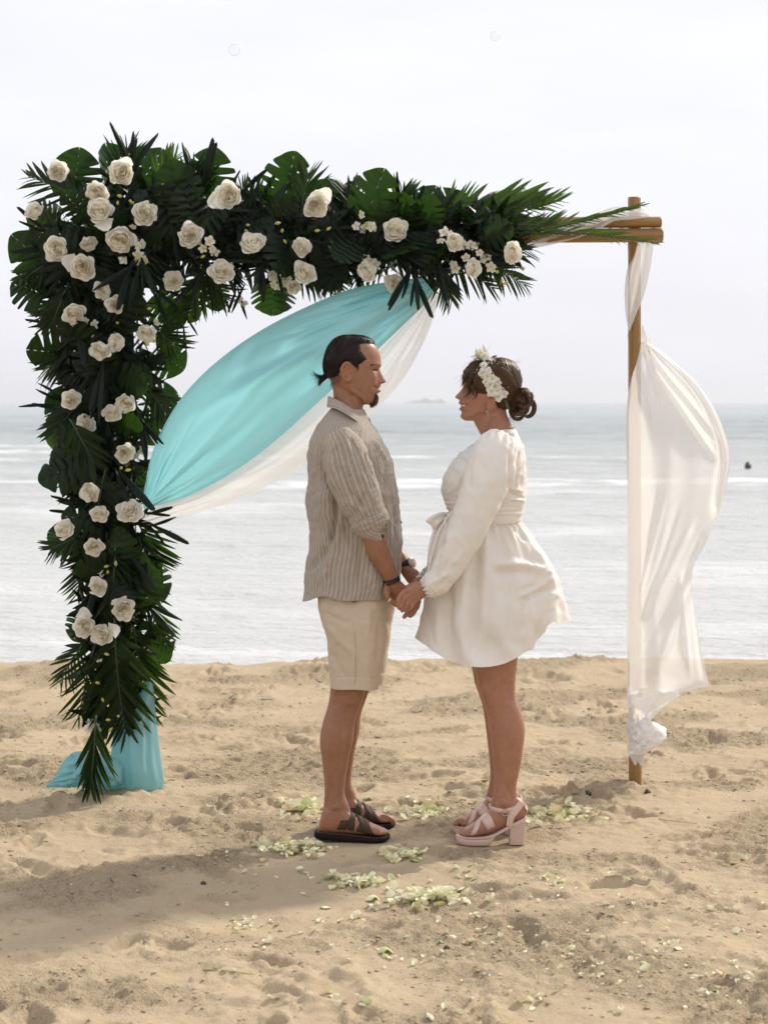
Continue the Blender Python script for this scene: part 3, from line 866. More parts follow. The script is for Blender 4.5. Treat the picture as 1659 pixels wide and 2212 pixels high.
for k, (px, py, r) in enumerate(ROSES):
    depth = -0.215 + 0.0 * px
    if k in (2, 8, 14, 24, 25, 34): depth = -0.17
    if k in (4, 0): depth = -0.12
    if k == 45: depth = -0.14
    pos = P_(px, py, depth)
    R = r / FPX * pos[1] * 0.93
    up = Vector((rq.normal() * 0.28, -1.0, 0.02 + rq.normal() * 0.28))
    if k in (27, 28): up = Vector((0.6, -0.8, 0.0))
    if k in (15, 29, 13): up = Vector((rq.normal() * 0.2, -0.8, -0.45))
    q = up.normalized().to_track_quat('Z', 'Y')
    Mx = Matrix.LocRotScale(Vector(pos), q, Vector((R, R, R)))
    core = put('rose', CORES[k % 4], Mx)
    o0 = rq.random() * 6
    for j in range(5):
        put('petal', PET_MID[int(rq.integers(0, 3))], Matrix.Rotation(o0 + j * 1.257 + rq.normal() * 0.1, 4, 'Z') @ Matrix.Scale(0.96 + 0.1 * rq.random(), 4), core)
    for j in range(6):
        if rq.random() < 0.10: continue
        put('petal', PET_OUT[int(rq.integers(0, 6))], Matrix.Rotation(o0 + 0.6 + j * 1.047 + rq.normal() * 0.12, 4, 'Z') @ Matrix.Scale(0.9 + 0.17 * rq.random(), 4), core)
    if k in (3, 9, 16, 43, 44, 19):          # one petal flopped out wide
        put('petal', PET_OUT[1], Matrix.Rotation(rq.random() * 6, 4, 'Z') @ Matrix.Diagonal((1.45, 1.2, 0.7, 1)), core)

# ------------------------------------------------------------------ orchids and buds
def blossom_mesh(seed, n=5):
    r_ = np.random.default_rng(seed); mb = MB()
    for k in range(n):
        a = k * 2 * math.pi / n + r_.normal() * 0.1
        u = np.linspace(-1, 1, 5); v = np.linspace(0, 1, 6)
        U, V = np.meshgrid(u, v)
        w = 0.42 * np.sin(np.pi * (0.08 + 0.84 * V)) ** 0.7
        X = 0.08 + V * 0.95; Y = U * w
        Z = 0.15 * U ** 2 + 0.22 * V - 0.35 * V ** 2 * (0.6 + 0.8 * r_.random()) + 0.05 * np.sin(U * 3 + r_.random() * 6)
        c, s = math.cos(a), math.sin(a)
        mb.add(np.stack([X * c - Y * s, X * s + Y * c, Z], -1).reshape(-1, 3), grid_faces(6, 5), deep=((1 - V) ** 3).ravel())
    V, F = path_tube([[0, 0, 0], [0, 0, 0.22]], [0.13, 0.07], 8, 5)
    mb.add(V.reshape(-1, 3), F, deep=np.ones(V.shape[0] * V.shape[1]))
    me = mb.mesh('orchid_blossom'); me.materials.append(WHITE_P); return me
BLOS = [blossom_mesh(s) for s in range(4)]
SPRAYS = [((300, 475), (318, 470), 3, -0.2), ((292, 505), (302, 600), 12, -0.2), ((440, 520), (470, 565), 9, -0.19), ((455, 480), (500, 500), 4, -0.1), ((575, 590), (640, 632), 13, -0.14), ((600, 600), (690, 600), 6, -0.12), ((770, 490), (835, 480), 9, -0.19), ((780, 560), (830, 580), 5, -0.15), ((830, 545), (880, 560), 6, -0.12), ((960, 500), (1000, 510), 5, -0.18), ((990, 530), (1085, 540), 12, -0.17), ((1050, 560), (1085, 595), 7, -0.16), ((975, 570), (1000, 590), 4, -0.15), ((760, 600), (720, 600), 4, -0.08), ((180, 700), (205, 740), 5, -0.18), ((255, 555), (285, 570), 3, -0.2), ((230, 1210), (225, 1260), 3, -0.17), ((230, 1390), (190, 1480), 7, -0.14), ((245, 1440), (235, 1560), 8, -0.14), ((190, 1560), (215, 1585), 4, -0.15), ((350, 700), (330, 720), 3, -0.15), ((300, 975), (310, 985), 4, -0.05), ((530, 650), (545, 665), 3, -0.05)]
for (a, b, n, dy) in SPRAYS:
    dy += 0.03
    for k in range(max(2, int(n * 0.7))):
        t = (k + rq.random() * 0.6) / n
        pos = P_(a[0] + (b[0] - a[0]) * t + rq.normal() * 9, a[1] + (b[1] - a[1]) * t + rq.normal() * 9, dy + rq.normal() * 0.02)
        up = Vector((rq.normal() * 0.5, -1.0, rq.normal() * 0.45)).normalized()
        s = 0.015 + 0.008 * rq.random()
        put('orchid', BLOS[int(rq.integers(0, 4))], Matrix.LocRotScale(Vector(pos), up.to_track_quat('Z', 'Y') @ Matrix.Rotation(rq.random() * 6, 3, 'Z').to_quaternion(), Vector((s, s, s))))
V, F = path_tube([[0, 0, 0], [0, 0, 0.35], [0.05, 0, 0.75], [0.1, 0, 1.0]], [0.10, 0.30, 0.22, 0.04], 8, 8)
BUD = mesh('bud', V.reshape(-1, 3), F); BUD.materials.append(plain('bud_yellow_green', (0.42, 0.40, 0.08), 0.5))
for (cx, cy, sx, sy, n) in ((265, 432, 14, 10, 5), (300, 440, 20, 8, 3), (540, 490, 30, 20, 4), (610, 490, 15, 15, 4), (700, 495, 20, 10, 3), (780, 480, 14, 8, 4), (240, 690, 70, 40, 10), (260, 1020, 25, 12, 4), (330, 745, 15, 15, 8), (240, 1230, 40, 40, 5), (225, 1500, 30, 70, 12), (300, 550, 20, 40, 5), (1080, 600, 25, 25, 8), (440, 540, 25, 15, 4), (620, 550, 30, 20, 4), (200, 600, 30, 30, 4)):
    for k in range((n + 1) // 2):
        pos = P_(cx + rq.normal() * sx * 0.6, cy + rq.normal() * sy * 0.6, -0.19 + rq.normal() * 0.02)
        s = 0.017 + 0.007 * rq.random()
        put('bud', BUD, Matrix.LocRotScale(Vector(pos), Vector((rq.normal(), -0.5, rq.normal())).normalized().to_track_quat('Z', 'Y'), Vector((s, s, s))))
# ------------------------------------------------------------------ fabrics on the arch
TEAL = cloth('teal_chiffon', (0.40, 0.67, 0.69), 0.48, tcol=(0.30, 0.72, 0.77), var=0.04, soft=0.06)
WHITE_CLOTH = cloth('white_chiffon', (0.86, 0.845, 0.82), 0.45, tcol=(0.90, 0.89, 0.87), var=0.02, soft=0.08, sheer=0.24)

def sheet(E1, E2, nu, nv, yfun, fold=None):
    """cloth between two picture-space edge curves; yfun(u, v) gives the distance"""
    A, B = cr(E1, nu), cr(E2, nu)
    u = np.linspace(0, 1, nu)[:, None]; v = np.linspace(0, 1, nv)[None, :]
    PX = A[:, 0:1] * (1 - v) + B[:, 0:1] * v
    PYY = A[:, 1:2] * (1 - v) + B[:, 1:2] * v
    U, V = np.broadcast_arrays(u, v)
    Yd = yfun(U, V, PX, PYY)
    W = np.stack([(PX - 829.5) / FPX * Yd, Yd, CAM_H - (PYY - HOR) / FPX * Yd], -1)
    return W, U, V, PX, PYY

def crease(PX, PYY, segs):
    """sum of soft ridges / valleys along picture-space segments: (x0,y0,x1,y1,width,depth)"""
    out = np.zeros_like(PX)
    for (x0, y0, x1, y1, w, dd) in segs:
        dx, dy = x1 - x0, y1 - y0; L2 = dx * dx + dy * dy
        t = ((PX - x0) * dx + (PYY - y0) * dy) / L2
        tc_ = np.clip(t, 0, 1)
        dist = ((PX - x0) * dy - (PYY - y0) * dx) / math.sqrt(L2)
        along = np.hypot(PX - (x0 + tc_ * dx), PYY - (y0 + tc_ * dy))
        fade = sstep(-0.05, 0.25, t) * sstep(1.1, 0.7, t)
        out += dd * np.exp(-(dist / w) ** 2) * fade * np.exp(-np.maximum(0, along - np.abs(dist)) / (w * 2))
    return out

def cloth_obj(name, W, mat, base, parent=None, lab=None, cat=None, sub=0):
    me = mesh(name, (W - np.asarray(base)).reshape(-1, 3), grid_faces(W.shape[0], W.shape[1]))
    o = obj(name, me, mat, parent)
    if parent is None: o.location = tuple(base)
    if lab: tag(o, lab, cat)
    return o

# teal swag, bellied towards the camera by the wind, gathered at both ends
TE1 = [(912, 600), (860, 606), (760, 624), (660, 664), (560, 716), (470, 780), (400, 850), (352, 925), (326, 990), (314, 1050), (308, 1085)]
TE2 = [(938, 632), (915, 660), (880, 694), (835, 738), (780, 790), (700, 858), (600, 948), (510, 1016), (420, 1066), (350, 1090), (312, 1100)]
def teal_y(U, V, PX, PYY):
    end = np.exp(-(U / 0.22) ** 1.2) + 0.8 * np.exp(-((1 - U) / 0.16) ** 1.2)
    folds = 0.5 * np.sin(V * 2 * np.pi * 3.2 + 2.2 * U + 0.6) + 0.35 * np.sin(V * 2 * np.pi * 7.3 + 1.1 * np.sin(4 * U)) 
    folds2 = noise2(V * 9 + 2 * U, U * 1.2, 401)
    belly = np.sin(np.pi * np.clip(V, 0, 1)) ** 0.8 * np.sin(np.pi * np.clip(U * 0.96 + 0.02, 0, 1)) ** 0.7
    y = 7.84 - 0.20 * belly + 0.02 * end * folds + 0.010 * end * folds2 + 0.004 * folds2 * np.sin(np.pi * U)
    y += 1.5 * crease(PX, PYY, [(900, 628, 560, 745, 5, 0.012), (895, 622, 640, 690, 4, 0.010), (905, 632, 620, 735, 4, -0.008), (915, 645, 780, 760, 7, 0.020), (920, 650, 760, 790, 6, -0.012), (318, 1085, 420, 900, 5, 0.010), (318, 1090, 470, 960, 5, 0.009), (318, 1092, 380, 930, 4, -0.008), (330, 1095, 640, 930, 6, 0.012), (340, 1098, 560, 990, 5, -0.010), (318, 1070, 345, 960, 4, 0.01), (905, 620, 480, 830, 14, 0.022), (900, 618, 420, 900, 12, -0.016), (910, 640, 540, 900, 16, 0.020), (915, 650, 620, 880, 10, -0.018), (318, 1088, 600, 780, 14, -0.014), (322, 1090, 560, 900, 12, 0.016), (880, 612, 700, 660, 3.5, -0.012), (890, 618, 720, 672, 3.5, 0.012), (905, 640, 800, 710, 3.5, 0.014), (910, 648, 800, 730, 3.5, -0.014), (320, 1080, 370, 1000, 3, 0.010), (322, 1086, 395, 1010, 3, -0.010), (326, 1090, 430, 1030, 3, 0.010)])
    y += 0.03 * sstep(0.93, 1.0, V) * np.sin(np.pi * U)
    y += 0.05 * sstep(0.0, 0.15, U) - 0.05
    return y
W, U, V, PX, PYY = sheet(TE1, TE2, 150, 90, teal_y)
tb = at(620, 850, 7.8); tb[2] = 0
cloth_obj('teal_drape', W, TEAL, at(312, 1095, 7.84), None, 'teal fabric swag billowing diagonally from the crossbar to the flowered post', 'drape')

WE1 = [(930, 625), (890, 680), (830, 745), (760, 815), (690, 865), (600, 945), (510, 1010), (420, 1062), (350, 1090), (300, 1118)]
WE2 = [(948, 640), (935, 690), (905, 760), (862, 830), (790, 905), (700, 975), (610, 1034), (500, 1086), (400, 1116), (300, 1138)]
def white_y(U, V, PX, PYY):
    end = np.exp(-(U / 0.25) ** 1.2) + 0.8 * np.exp(-((1 - U) / 0.2) ** 1.2)
    f = np.sin(V * 2 * np.pi * 2.3 + 1.5 * U) + 0.5 * np.sin(V * 2 * np.pi * 5.1 + 3 * U)
    return 7.90 - 0.10 * np.sin(np.pi * V) * np.sin(np.pi * U) + 0.016 * end * f + 0.006 * noise2(V * 6, U * 2, 411) + crease(PX, PYY, [(940, 650, 820, 860, 6, 0.012), (935, 660, 780, 880, 5, -0.01), (310, 1130, 560, 1045, 5, 0.01), (310, 1130, 640, 985, 6, -0.01)])
W, U, V, PX, PYY = sheet(WE1, WE2, 120, 60, white_y)
cloth_obj('white_drape', W, WHITE_CLOTH, at(302, 1130, 7.9), None, 'sheer white fabric swag hanging along the lower edge of the teal one', 'drape')

# teal cloth bound round the foot of the flowered post, its end pooled on the sand
TB = at(296, 1712, 7.80); TB[2] = 0.0
tealfoot = empty('teal_cloth', tuple(TB), 'teal cloth wrapped round foot of flowered post, loose end bunched on sand', 'cloth')
rows = [(1470, 312, 332), (1490, 308, 333), (1515, 285, 333), (1545, 254, 334), (1600, 245, 340), (1650, 242, 346), (1690, 244, 351), (1706, 256, 346), (1716, 276, 328)]
A = cr(rows, 60); N = 72
th = np.linspace(0, 2 * np.pi, N, endpoint=False)
Yc = 7.83
c_ = (A[:, 1] + A[:, 2]) / 2; h_ = (A[:, 2] - A[:, 1]) / 2
dep = np.interp(A[:, 0], [1470, 1540, 1660, 1716], [0.03, 0.075, 0.10, 0.06])
lv = np.linspace(0, 1, 60)[:, None]
wob = 1 + 0.06 * np.sin(th * 5 + 1 + 2 * lv) * (0.5 + 0.5 * np.sin(lv * 3)) + 0.035 * np.sin(th * 11 + 3 * lv) + 0.05 * noise2(th[None, :] * 3, lv * 5, 431)
wob = wob * (1 - 0.10 * np.exp(-((th - 4.55) / 0.05) ** 2) * np.ones_like(lv))
X = (c_[:, None] - 829.5) / FPX * Yc + h_[:, None] / FPX * Yc * np.cos(th) * wob
Yy = Yc + dep[:, None] * np.sin(th) * wob
Z = np.repeat(CAM_H - (A[:, 0:1] - HOR) / FPX * Yc, N, 1) + 0.006 * noise2(th[None, :] * 4, lv * 3, 433)
W = np.stack([X, Yy, np.maximum(Z, -0.02)], -1) - TB
obj('wrap', mesh('wrap', W.reshape(-1, 3), tube_faces(60, N, False, True)), TEAL, tealfoot)
# pooled end
PR = [(98, 1703, 3), (118, 1692, 14), (145, 1676, 33), (172, 1664, 40), (205, 1668, 38), (240, 1672, 34), (262, 1680, 20)]
A = cr(PR, 80); N = 64
th = np.linspace(0, 2 * np.pi, N, endpoint=False); lv = np.linspace(0, 1, 80)[:, None]
rr_ = A[:, 2:3] / FPX * 7.7
fl = 1 + 0.20 * noise2(th[None, :] * 1.1 + 2 * lv, lv * 4, 441) - 0.20 * np.exp(-(np.abs(noise2(np.cos(th)[None, :] * 1.3 + lv * 2.0, np.sin(th)[None, :] * 1.1 + lv * 3, 443)) / 0.12) ** 2) - 0.10 * np.exp(-(np.abs(noise2(np.cos(th)[None, :] * 1.7 + 5, np.sin(th)[None, :] * 1.7 + lv * 4, 447)) / 0.10) ** 2)
X = (A[:, 0:1] - 829.5) / FPX * 7.7 + 0.15 * rr_ * np.sin(th * 2 + lv * 5) * fl
Yy = 7.74 + 1.2 * rr_ * np.cos(th) * fl
Zc = CAM_H - (A[:, 1:2] - HOR) / FPX * 7.7
Z = np.maximum(Zc + rr_ * np.sin(th) * fl * 0.95, -0.02)
Z = np.maximum(Z, sand_h(X, Yy) - 0.01)
W = np.stack([np.broadcast_to(X, Z.shape), np.broadcast_to(Yy, Z.shape), Z], -1) - TB
obj('pooled_end', mesh('pooled_end', W.reshape(-1, 3), tube_faces(80, N)), TEAL, tealfoot)

# ------------------------------------------------------------------ white curtain on the bare post
CB = np.array([post_base_r[0], 7.96, 0.0])
curtain = empty('white_curtain', tuple(CB), 'long sheer white curtain twisted round the bare bamboo post and billowing right', 'curtain')
def part_sheet(name, E1, E2, nu, nv, yf):
    W, U, V, PX, PYY = sheet(E1, E2, nu, nv, yf)
    return cloth_obj(name, W, WHITE_CLOTH, CB, curtain)
part_sheet('crossbar_wrap', [(1400, 462), (1385, 450), (1352, 446), (1310, 450), (1262, 474), (1205, 494), (1155, 514), (1125, 524)], [(1404, 468), (1392, 470), (1362, 474), (1325, 478), (1285, 500), (1232, 518), (1180, 531), (1140, 538)], 60, 24,
           lambda U, V, PX, PYY: 7.885 + 0.06 * (1 - V) ** 2 * sstep(0.45, 0.25, U) + 0.010 * np.sin(V * 9 + U * 2) + 0.006 * noise2(U * 5, V * 9, 451))
part_sheet('post_wrap', [(1376, 512), (1368, 545), (1355, 580), (1349, 620), (1349, 655), (1352, 688), (1357, 713)], [(1412, 512), (1409, 545), (1403, 585), (1394, 625), (1384, 655), (1372, 684), (1360, 715)], 60, 26,
           lambda U, V, PX, PYY: 7.955 - 0.018 * np.sin(np.pi * V) + 0.030 * sstep(0.8, 1.0, V) + 0.03 * sstep(0.2, 0.0, V) + 0.006 * np.sin(V * 16 + U * 3) + 0.005 * noise2(U * 3, V * 12, 453))
part_sheet('twist', [(1386, 700), (1384, 715), (1383, 730), (1384, 748), (1380, 770)], [(1386, 700), (1396, 715), (1403, 732), (1405, 750), (1402, 772)], 24, 16,
           lambda U, V, PX, PYY: 7.985 - 0.03 * np.sin(np.pi * V) + 0.006 * np.sin(V * 14 + U * 3))
CE1 = [(1384, 738), (1376, 778), (1362, 822), (1353, 880), (1352, 960), (1355, 1060), (1355, 1200), (1354, 1330), (1355, 1440), (1352, 1530)]
CE2 = [(1396, 738), (1448, 778), (1502, 828), (1545, 892), (1573, 975), (1566, 1060), (1530, 1160), (1494, 1242), (1508, 1370), (1531, 1480)]
def cur_y(U, V, PX, PYY):
    base = 7.945 + 0.06 * sstep(0.22, 0.45, V) 
    belly = 0.20 * np.sin(np.pi * V ** 0.8) * np.sin(np.pi * np.clip(U, 0, 1)) ** 0.8
    top = np.exp(-(U / 0.2)) * 0.014 * np.sin(V * 2 * np.pi * 4.5 + 1)
    segs = [(1395, 755, 1560, 960, 9, -0.035), (1390, 760, 1545, 990, 7, 0.03), (1388, 760, 1430, 900, 4, 0.012), (1386, 762, 1405, 920, 4, -0.012), (1565, 960, 1545, 1120, 9, -0.03),
            (1520, 1160, 1370, 1430, 9, -0.03), (1505, 1190, 1362, 1440, 6, 0.022), (1500, 1120, 1400, 1330, 7, 0.02), (1470, 1080, 1380, 1350, 6, -0.014), (1440, 1060, 1370, 1330, 5, 0.010), (1420, 1040, 1375, 1300, 5, -0.008),
            (1500, 1230, 1420, 1450, 10, 0.028), (1520, 1150, 1470, 1260, 6, -0.025), (1490, 1250, 1520, 1470, 7, -0.02), (1470, 1240, 1490, 1460, 6, 0.012), (1531, 1482, 1400, 1530, 12, -0.03)]
    return base - belly * 0.55 + top * 1.5 + 1.7 * crease(PX, PYY, segs) + 0.008 * noise2(U * 6, V * 4, 461) + 0.02 * noise2(U * 2.0, V * 2.0, 463)
part_sheet('panel', CE1, CE2, 170, 80, cur_y)
# turned-over edge along the outer side
HE1 = [(1394, 746), (1438, 785), (1484, 832), (1520, 888), (1545, 955), (1552, 1020), (1546, 1090)]
HE2 = [(1398, 738), (1452, 778), (1505, 828), (1547, 892), (1575, 975), (1571, 1035), (1556, 1100)]
part_sheet('turned_edge', HE1, HE2, 70, 16, lambda U, V, PX, PYY: 7.905 - 0.03 * np.sin(np.pi * V) + 0.02 * V + 0.006 * np.sin(V * 12 + U * 4) + 0.006 * noise2(U * 6, V * 4, 467))
WHITE_THICK = cloth('white_chiffon_layers', (0.90, 0.89, 0.87), 0.35, tcol=(0.92, 0.91, 0.89), var=0.02, soft=0.08)
# lower end, gathered in loose folds against the post
def gathered(rows, n, N, Yc, dep, k1, seed, name):
    A = cr(rows, n); th = np.linspace(0, 2 * np.pi, N, endpoint=False); lv = np.linspace(0, 1, n)[:, None]
    c_ = (A[:, 1:2] + A[:, 2:3]) / 2; h_ = (A[:, 2:3] - A[:, 1:2]) / 2
    rid = np.exp(-(np.abs(noise2(np.cos(th)[None] * k1 + lv * 1.5, np.sin(th)[None] * k1 + lv * 3.0, seed)) / 0.30) ** 2)
    rid2 = np.exp(-(np.abs(noise2(np.cos(th)[None] * k1 * 1.6 + 5, np.sin(th)[None] * k1 * 1.6 + lv * 5.5, seed + 3)) / 0.30) ** 2)
    wob = 1.06 - 0.22 * rid - 0.12 * rid2 + 0.10 * noise2(np.cos(th)[None] * 1.2, np.sin(th)[None] + lv * 3, seed + 5)
    X = (c_ - 829.5) / FPX * Yc + h_ / FPX * Yc * np.cos(th) * wob
    Yy = Yc + dep * np.sin(th) * wob * (h_ / h_.max()) ** 0.5
    Z = CAM_H - (A[:, 0:1] - HOR) / FPX * Yc + 0.02 * noise2(np.cos(th)[None] * 1.4, np.sin(th)[None] * 1.4 + lv * 2, seed + 7) + 0.02 * np.cos(th)[None] * (lv - 0.5)
    W = np.stack([X, Yy, Z], -1) - CB
    obj(name, mesh(name, W.reshape(-1, 3), tube_faces(n, N, False, False)), WHITE_THICK, curtain)
gathered([(1490, 1352, 1478), (1515, 1352, 1440), (1540, 1352, 1416), (1560, 1352, 1405), (1575, 1353, 1400), (1590, 1354, 1398)], 60, 90, 7.985, 0.075, 1.5, 481, 'tied_end')
gathered([(1553, 1380, 1404), (1568, 1370, 1428), (1582, 1362, 1441), (1597, 1358, 1440), (1612, 1356, 1420), (1624, 1356, 1402)], 50, 80, 7.965, 0.07, 1.3, 491, 'tied_end')
gathered([(1585, 1353, 1400), (1602, 1352, 1404), (1618, 1354, 1400), (1634, 1360, 1394), (1647, 1368, 1391)], 40, 70, 7.98, 0.05, 1.4, 503, 'tied_end')
# ------------------------------------------------------------------ people: shared tools
class Fig:
    def __init__(s, Yc, bx):
        s.Yc = Yc; s.base = np.array([bx, Yc, 0.0])
    def P(s, px, py, y=0.0):
        return at(px, py, s.Yc + y) - s.base
    def pts(s, L):
        return np.array([s.P(*q[:3]) for q in L])
    def m(s, px, y=0.0):                    # picture units -> metres at that depth
        return px / FPX * (s.Yc + y)
    def pix(s, V):
        W = np.asarray(V) + s.base
        return 829.5 + W[..., 0] / W[..., 1] * FPX, HOR + (CAM_H - W[..., 2]) / W[..., 1] * FPX
    def zloft(s, rows, N=32, n=None, pw=2.2):
        """rows: (py, xa, xb, yc, ry)"""
        R = np.asarray(rows, float); n = n or 6 * len(R)
        A = cr(R, n); cx, cy = ring_xy(N, pw)
        out = []
        for py, xa, xb, yc, ry in A:
            a, b = s.P(xa, py, yc), s.P(xb, py, yc)
            c = (a + b) / 2; h = abs(b[0] - a[0]) / 2
            out.append(np.stack([c[0] + h * cx, c[1] + ry * cy, np.full(N, c[2])], -1))
        return np.array(out)
    def limb(s, L, N=20, n=None, pw=2.0):
        """L: (px, py, y, half width px, ry m)"""
        pts = s.pts(L)
        r1 = [s.m(q[3], q[2]) for q in L]; r2 = [q[4] for q in L]
        return path_tube(pts, r1, N, n or 8 * len(L), rad2=r2, p=pw)

def remeshed(name, mb, voxel, smooth_it=3, fac=0.5):
    me = mb.mesh(name)
    o = bpy.data.objects.new(name, me); COL.objects.link(o)
    m = o.modifiers.new('r', 'REMESH'); m.mode = 'VOXEL'; m.voxel_size = voxel; m.use_smooth_shade = True
    if smooth_it:
        m2 = o.modifiers.new('s', 'SMOOTH'); m2.factor = fac; m2.iterations = smooth_it
    dg = bpy.context.evaluated_depsgraph_get(); dg.update()
    out = bpy.data.meshes.new_from_object(o.evaluated_get(dg))
    out.name = name
    bpy.data.objects.remove(o); bpy.data.meshes.remove(me)
    smooth(out)
    return out

def verts(me):
    a = np.empty(len(me.vertices) * 3, dtype=np.float32); me.vertices.foreach_get('co', a)
    return a.reshape(-1, 3).astype(float)

def in_poly(px, py, poly):
    px, py = np.asarray(px), np.asarray(py); r = np.zeros(px.shape, bool)
    n = len(poly); j = n - 1
    for i in range(n):
        xi, yi = poly[i]; xj, yj = poly[j]
        c = ((yi > py) != (yj > py)) & (px < (xj - xi) * (py - yi) / (yj - yi + 1e-12) + xi)
        r ^= c; j = i
    return r

def poly_dist(px, py, poly, closed=True):
    P = list(poly) + ([poly[0]] if closed else [])
    best = np.full(np.shape(px), 1e9)
    for (x0, y0), (x1, y1) in zip(P[:-1], P[1:]):
        dx, dy = x1 - x0, y1 - y0
        t = np.clip(((px - x0) * dx + (py - y0) * dy) / (dx * dx + dy * dy + 1e-9), 0, 1)
        best = np.minimum(best, np.hypot(px - x0 - t * dx, py - y0 - t * dy))
    return best

def strands(polys, rad):
    """polys (m, k, 3) polylines -> 3 sided tapering hairs"""
    P = np.asarray(polys, float); m, k, _ = P.shape
    T = np.gradient(P, axis=1); T /= np.linalg.norm(T, axis=2, keepdims=True) + 1e-12
    S = np.cross(T, np.array([0.3, 0.2, 0.93])); S /= np.linalg.norm(S, axis=2, keepdims=True) + 1e-9
    U = np.cross(T, S)
    tp = (rad * (1 - 0.8 * np.linspace(0, 1, k) ** 1.5))[None, :, None]
    R = np.stack([P + S * tp, P + (-0.5 * S + 0.866 * U) * tp, P + (-0.5 * S - 0.866 * U) * tp], 2)
    V = R.reshape(-1, 3)
    f0 = grid_faces(k, 3, True)
    F = (f0[None] + (np.arange(m) * k * 3)[:, None, None]).reshape(-1, 4)
    return V, F

def head_surface(fig, levels, sgn, feats, nz=150, N=120, pw=2.35, off=0.0):
    """levels: (py, mid profile, face plane, back, half width). sgn=+1 looks to +x"""
    A = cr(np.asarray(levels, float), nz)
    th = np.linspace(0, 2 * np.pi, N, endpoint=False)
    cx, cy = ring_xy(N, pw)
    py = A[:, 0:1]
    a = (A[:, 2:3] + A[:, 3:4]) / 2; h = np.abs(A[:, 2:3] - A[:, 3:4]) / 2
    X = a + sgn * h * cx[None]
    Yl = A[:, 4:5] * cy[None]
    front = np.clip(cx, 0, 1)[None] ** 0.5
    prot = (A[:, 1:2] - A[:, 2:3])
    sig = np.interp(py, *feats['sig'])
    X = X + prot * np.exp(-(Yl / sig) ** 2) * (cx[None] > 0)
    for (fy, fpy, sy, spy, d) in feats['bumps']:
        g = np.exp(-((np.abs(Yl) - fy) / sy) ** 2 - ((py - fpy) / spy) ** 2) * front
        X = X + sgn * d * g
    PYY = np.repeat(py, N, 1)
    W = np.stack([(X - 829.5) / FPX * fig.Yc, Yl, CAM_H - (PYY - HOR) / FPX * fig.Yc], -1)
    W[..., 0] -= fig.base[0]
    return W, X, PYY

def grid_normals(W):
    du = np.roll(W, -1, 1) - np.roll(W, 1, 1); dv = np.gradient(W, axis=0)
    n = np.cross(du, dv); n /= np.linalg.norm(n, axis=2, keepdims=True) + 1e-12
    c = W.mean((0, 1))
    flip = np.sign((n * (W - c)).sum(2, keepdims=True)); flip[flip == 0] = 1
    return n * flip

def cap_from(W, mask, off, N):
    """patch of a wrapped head grid where mask, pushed out by off (m)"""
    nrm = grid_normals(W)
    P = W + nrm * off[..., None]
    h, w = mask.shape
    idx = -np.ones((h, w), int); idx[mask] = np.arange(mask.sum())
    F = []
    for q in grid_faces(h, w, True):
        i = idx.ravel()[q]
        if (i >= 0).all(): F.append(tuple(i))
        elif (i >= 0).sum() == 3: F.append(tuple(i[i >= 0]))
    return P[mask], F

def skin_mat(name):
    t = NT(name)
    c = t.attr('col', True)
    f = t.noise(55, 4, 0.6)
    col = t.mix(t.math('MULTIPLY', f, 0.35), c, t.mix(0.5, c, (0.30, 0.10, 0.045)))
    col = t.mix(t.math('MULTIPLY', t.noise(260, 3, 0.7), 0.3), col, t.mix(0.5, col, (0.16, 0.055, 0.03)))
    nrm = t.bump(t.noise(420, 3), 0.3, 0.0014, t.bump(t.noise(90, 3), 0.2, 0.003))
    rg_ = t.math('ADD', t.math('MULTIPLY', t.noise(40, 3), 0.3), 0.30)
    return t.done(t.pbr(col, rg_, nrm, spec=0.45, sss=0.12, sss_s=0.006))
SKIN = skin_mat('skin')

def hair_mat(name, c0, c1, rough=0.32):
    t = NT(name)
    u = t.attr('strand')
    cmb = t.n('ShaderNodeCombineXYZ', {0: t.math('MULTIPLY', u, 1.0), 1: 0.0, 2: 0.0}).outputs[0]
    f = t.noise(1.0, 4, 0.7, cmb)
    g = t.noise(30, 3)
    col = t.mix(t.math('MULTIPLY', f, 1.0), c0, c1)
    nrm = t.bump(f, 0.7, 0.004, t.bump(g, 0.2, 0.004))
    return t.done(t.pbr(col, rough, nrm, spec=0.22))

def cloth_shell(fig, W, closed, mat, name, parent, uv=None, thick=0.0015):
    h, w = W.shape[:2]
    me = mesh(name, W.reshape(-1, 3), tube_faces(h, w, False, False) if closed else grid_faces(h, w))
    if uv is not None: fattr(me, 'stripe', uv)
    o = obj(name, me, mat, parent)
    return o

def push(fig, W, amount):
    """move a wrapped or open grid along its normals"""
    nrm = grid_normals(W)
    return W + nrm * amount[..., None]

def striped_mat(name, base, line, period, width):
    t = NT(name)
    u = t.math('ADD', t.attr('stripe'), t.math('MULTIPLY', t.math('SUBTRACT', t.noise(22, 2), 0.5), 0.002))
    fr_ = t.math('FRACT', t.math('DIVIDE', u, period))
    d = t.math('ABSOLUTE', t.math('SUBTRACT', fr_, 0.5))
    m = t.math('LESS_THAN', d, width / period / 2)
    slub = t.noise(160, 3, 0.6, t.coord((1, 1, 0.25)))
    weave = t.noise(700, 2)
    c = t.mix(slub, tuple(x * 0.82 for x in base), tuple(x * 1.15 for x in base))
    c = t.mix(t.math('MULTIPLY', m, 0.85), c, line)
    w2 = t.noise(38, 4, 0.6)
    nrm = t.bump(w2, 0.35, 0.006, t.bump(weave, 0.3, 0.0012))
    a = t.pbr(c, 0.88, nrm, spec=0.15, sheen=0.15)
    tl = t.n('ShaderNodeBsdfTranslucent', {'Color': (*base, 1)})
    return t.done(t.mixsh(0.12, a, tl.outputs[0]))

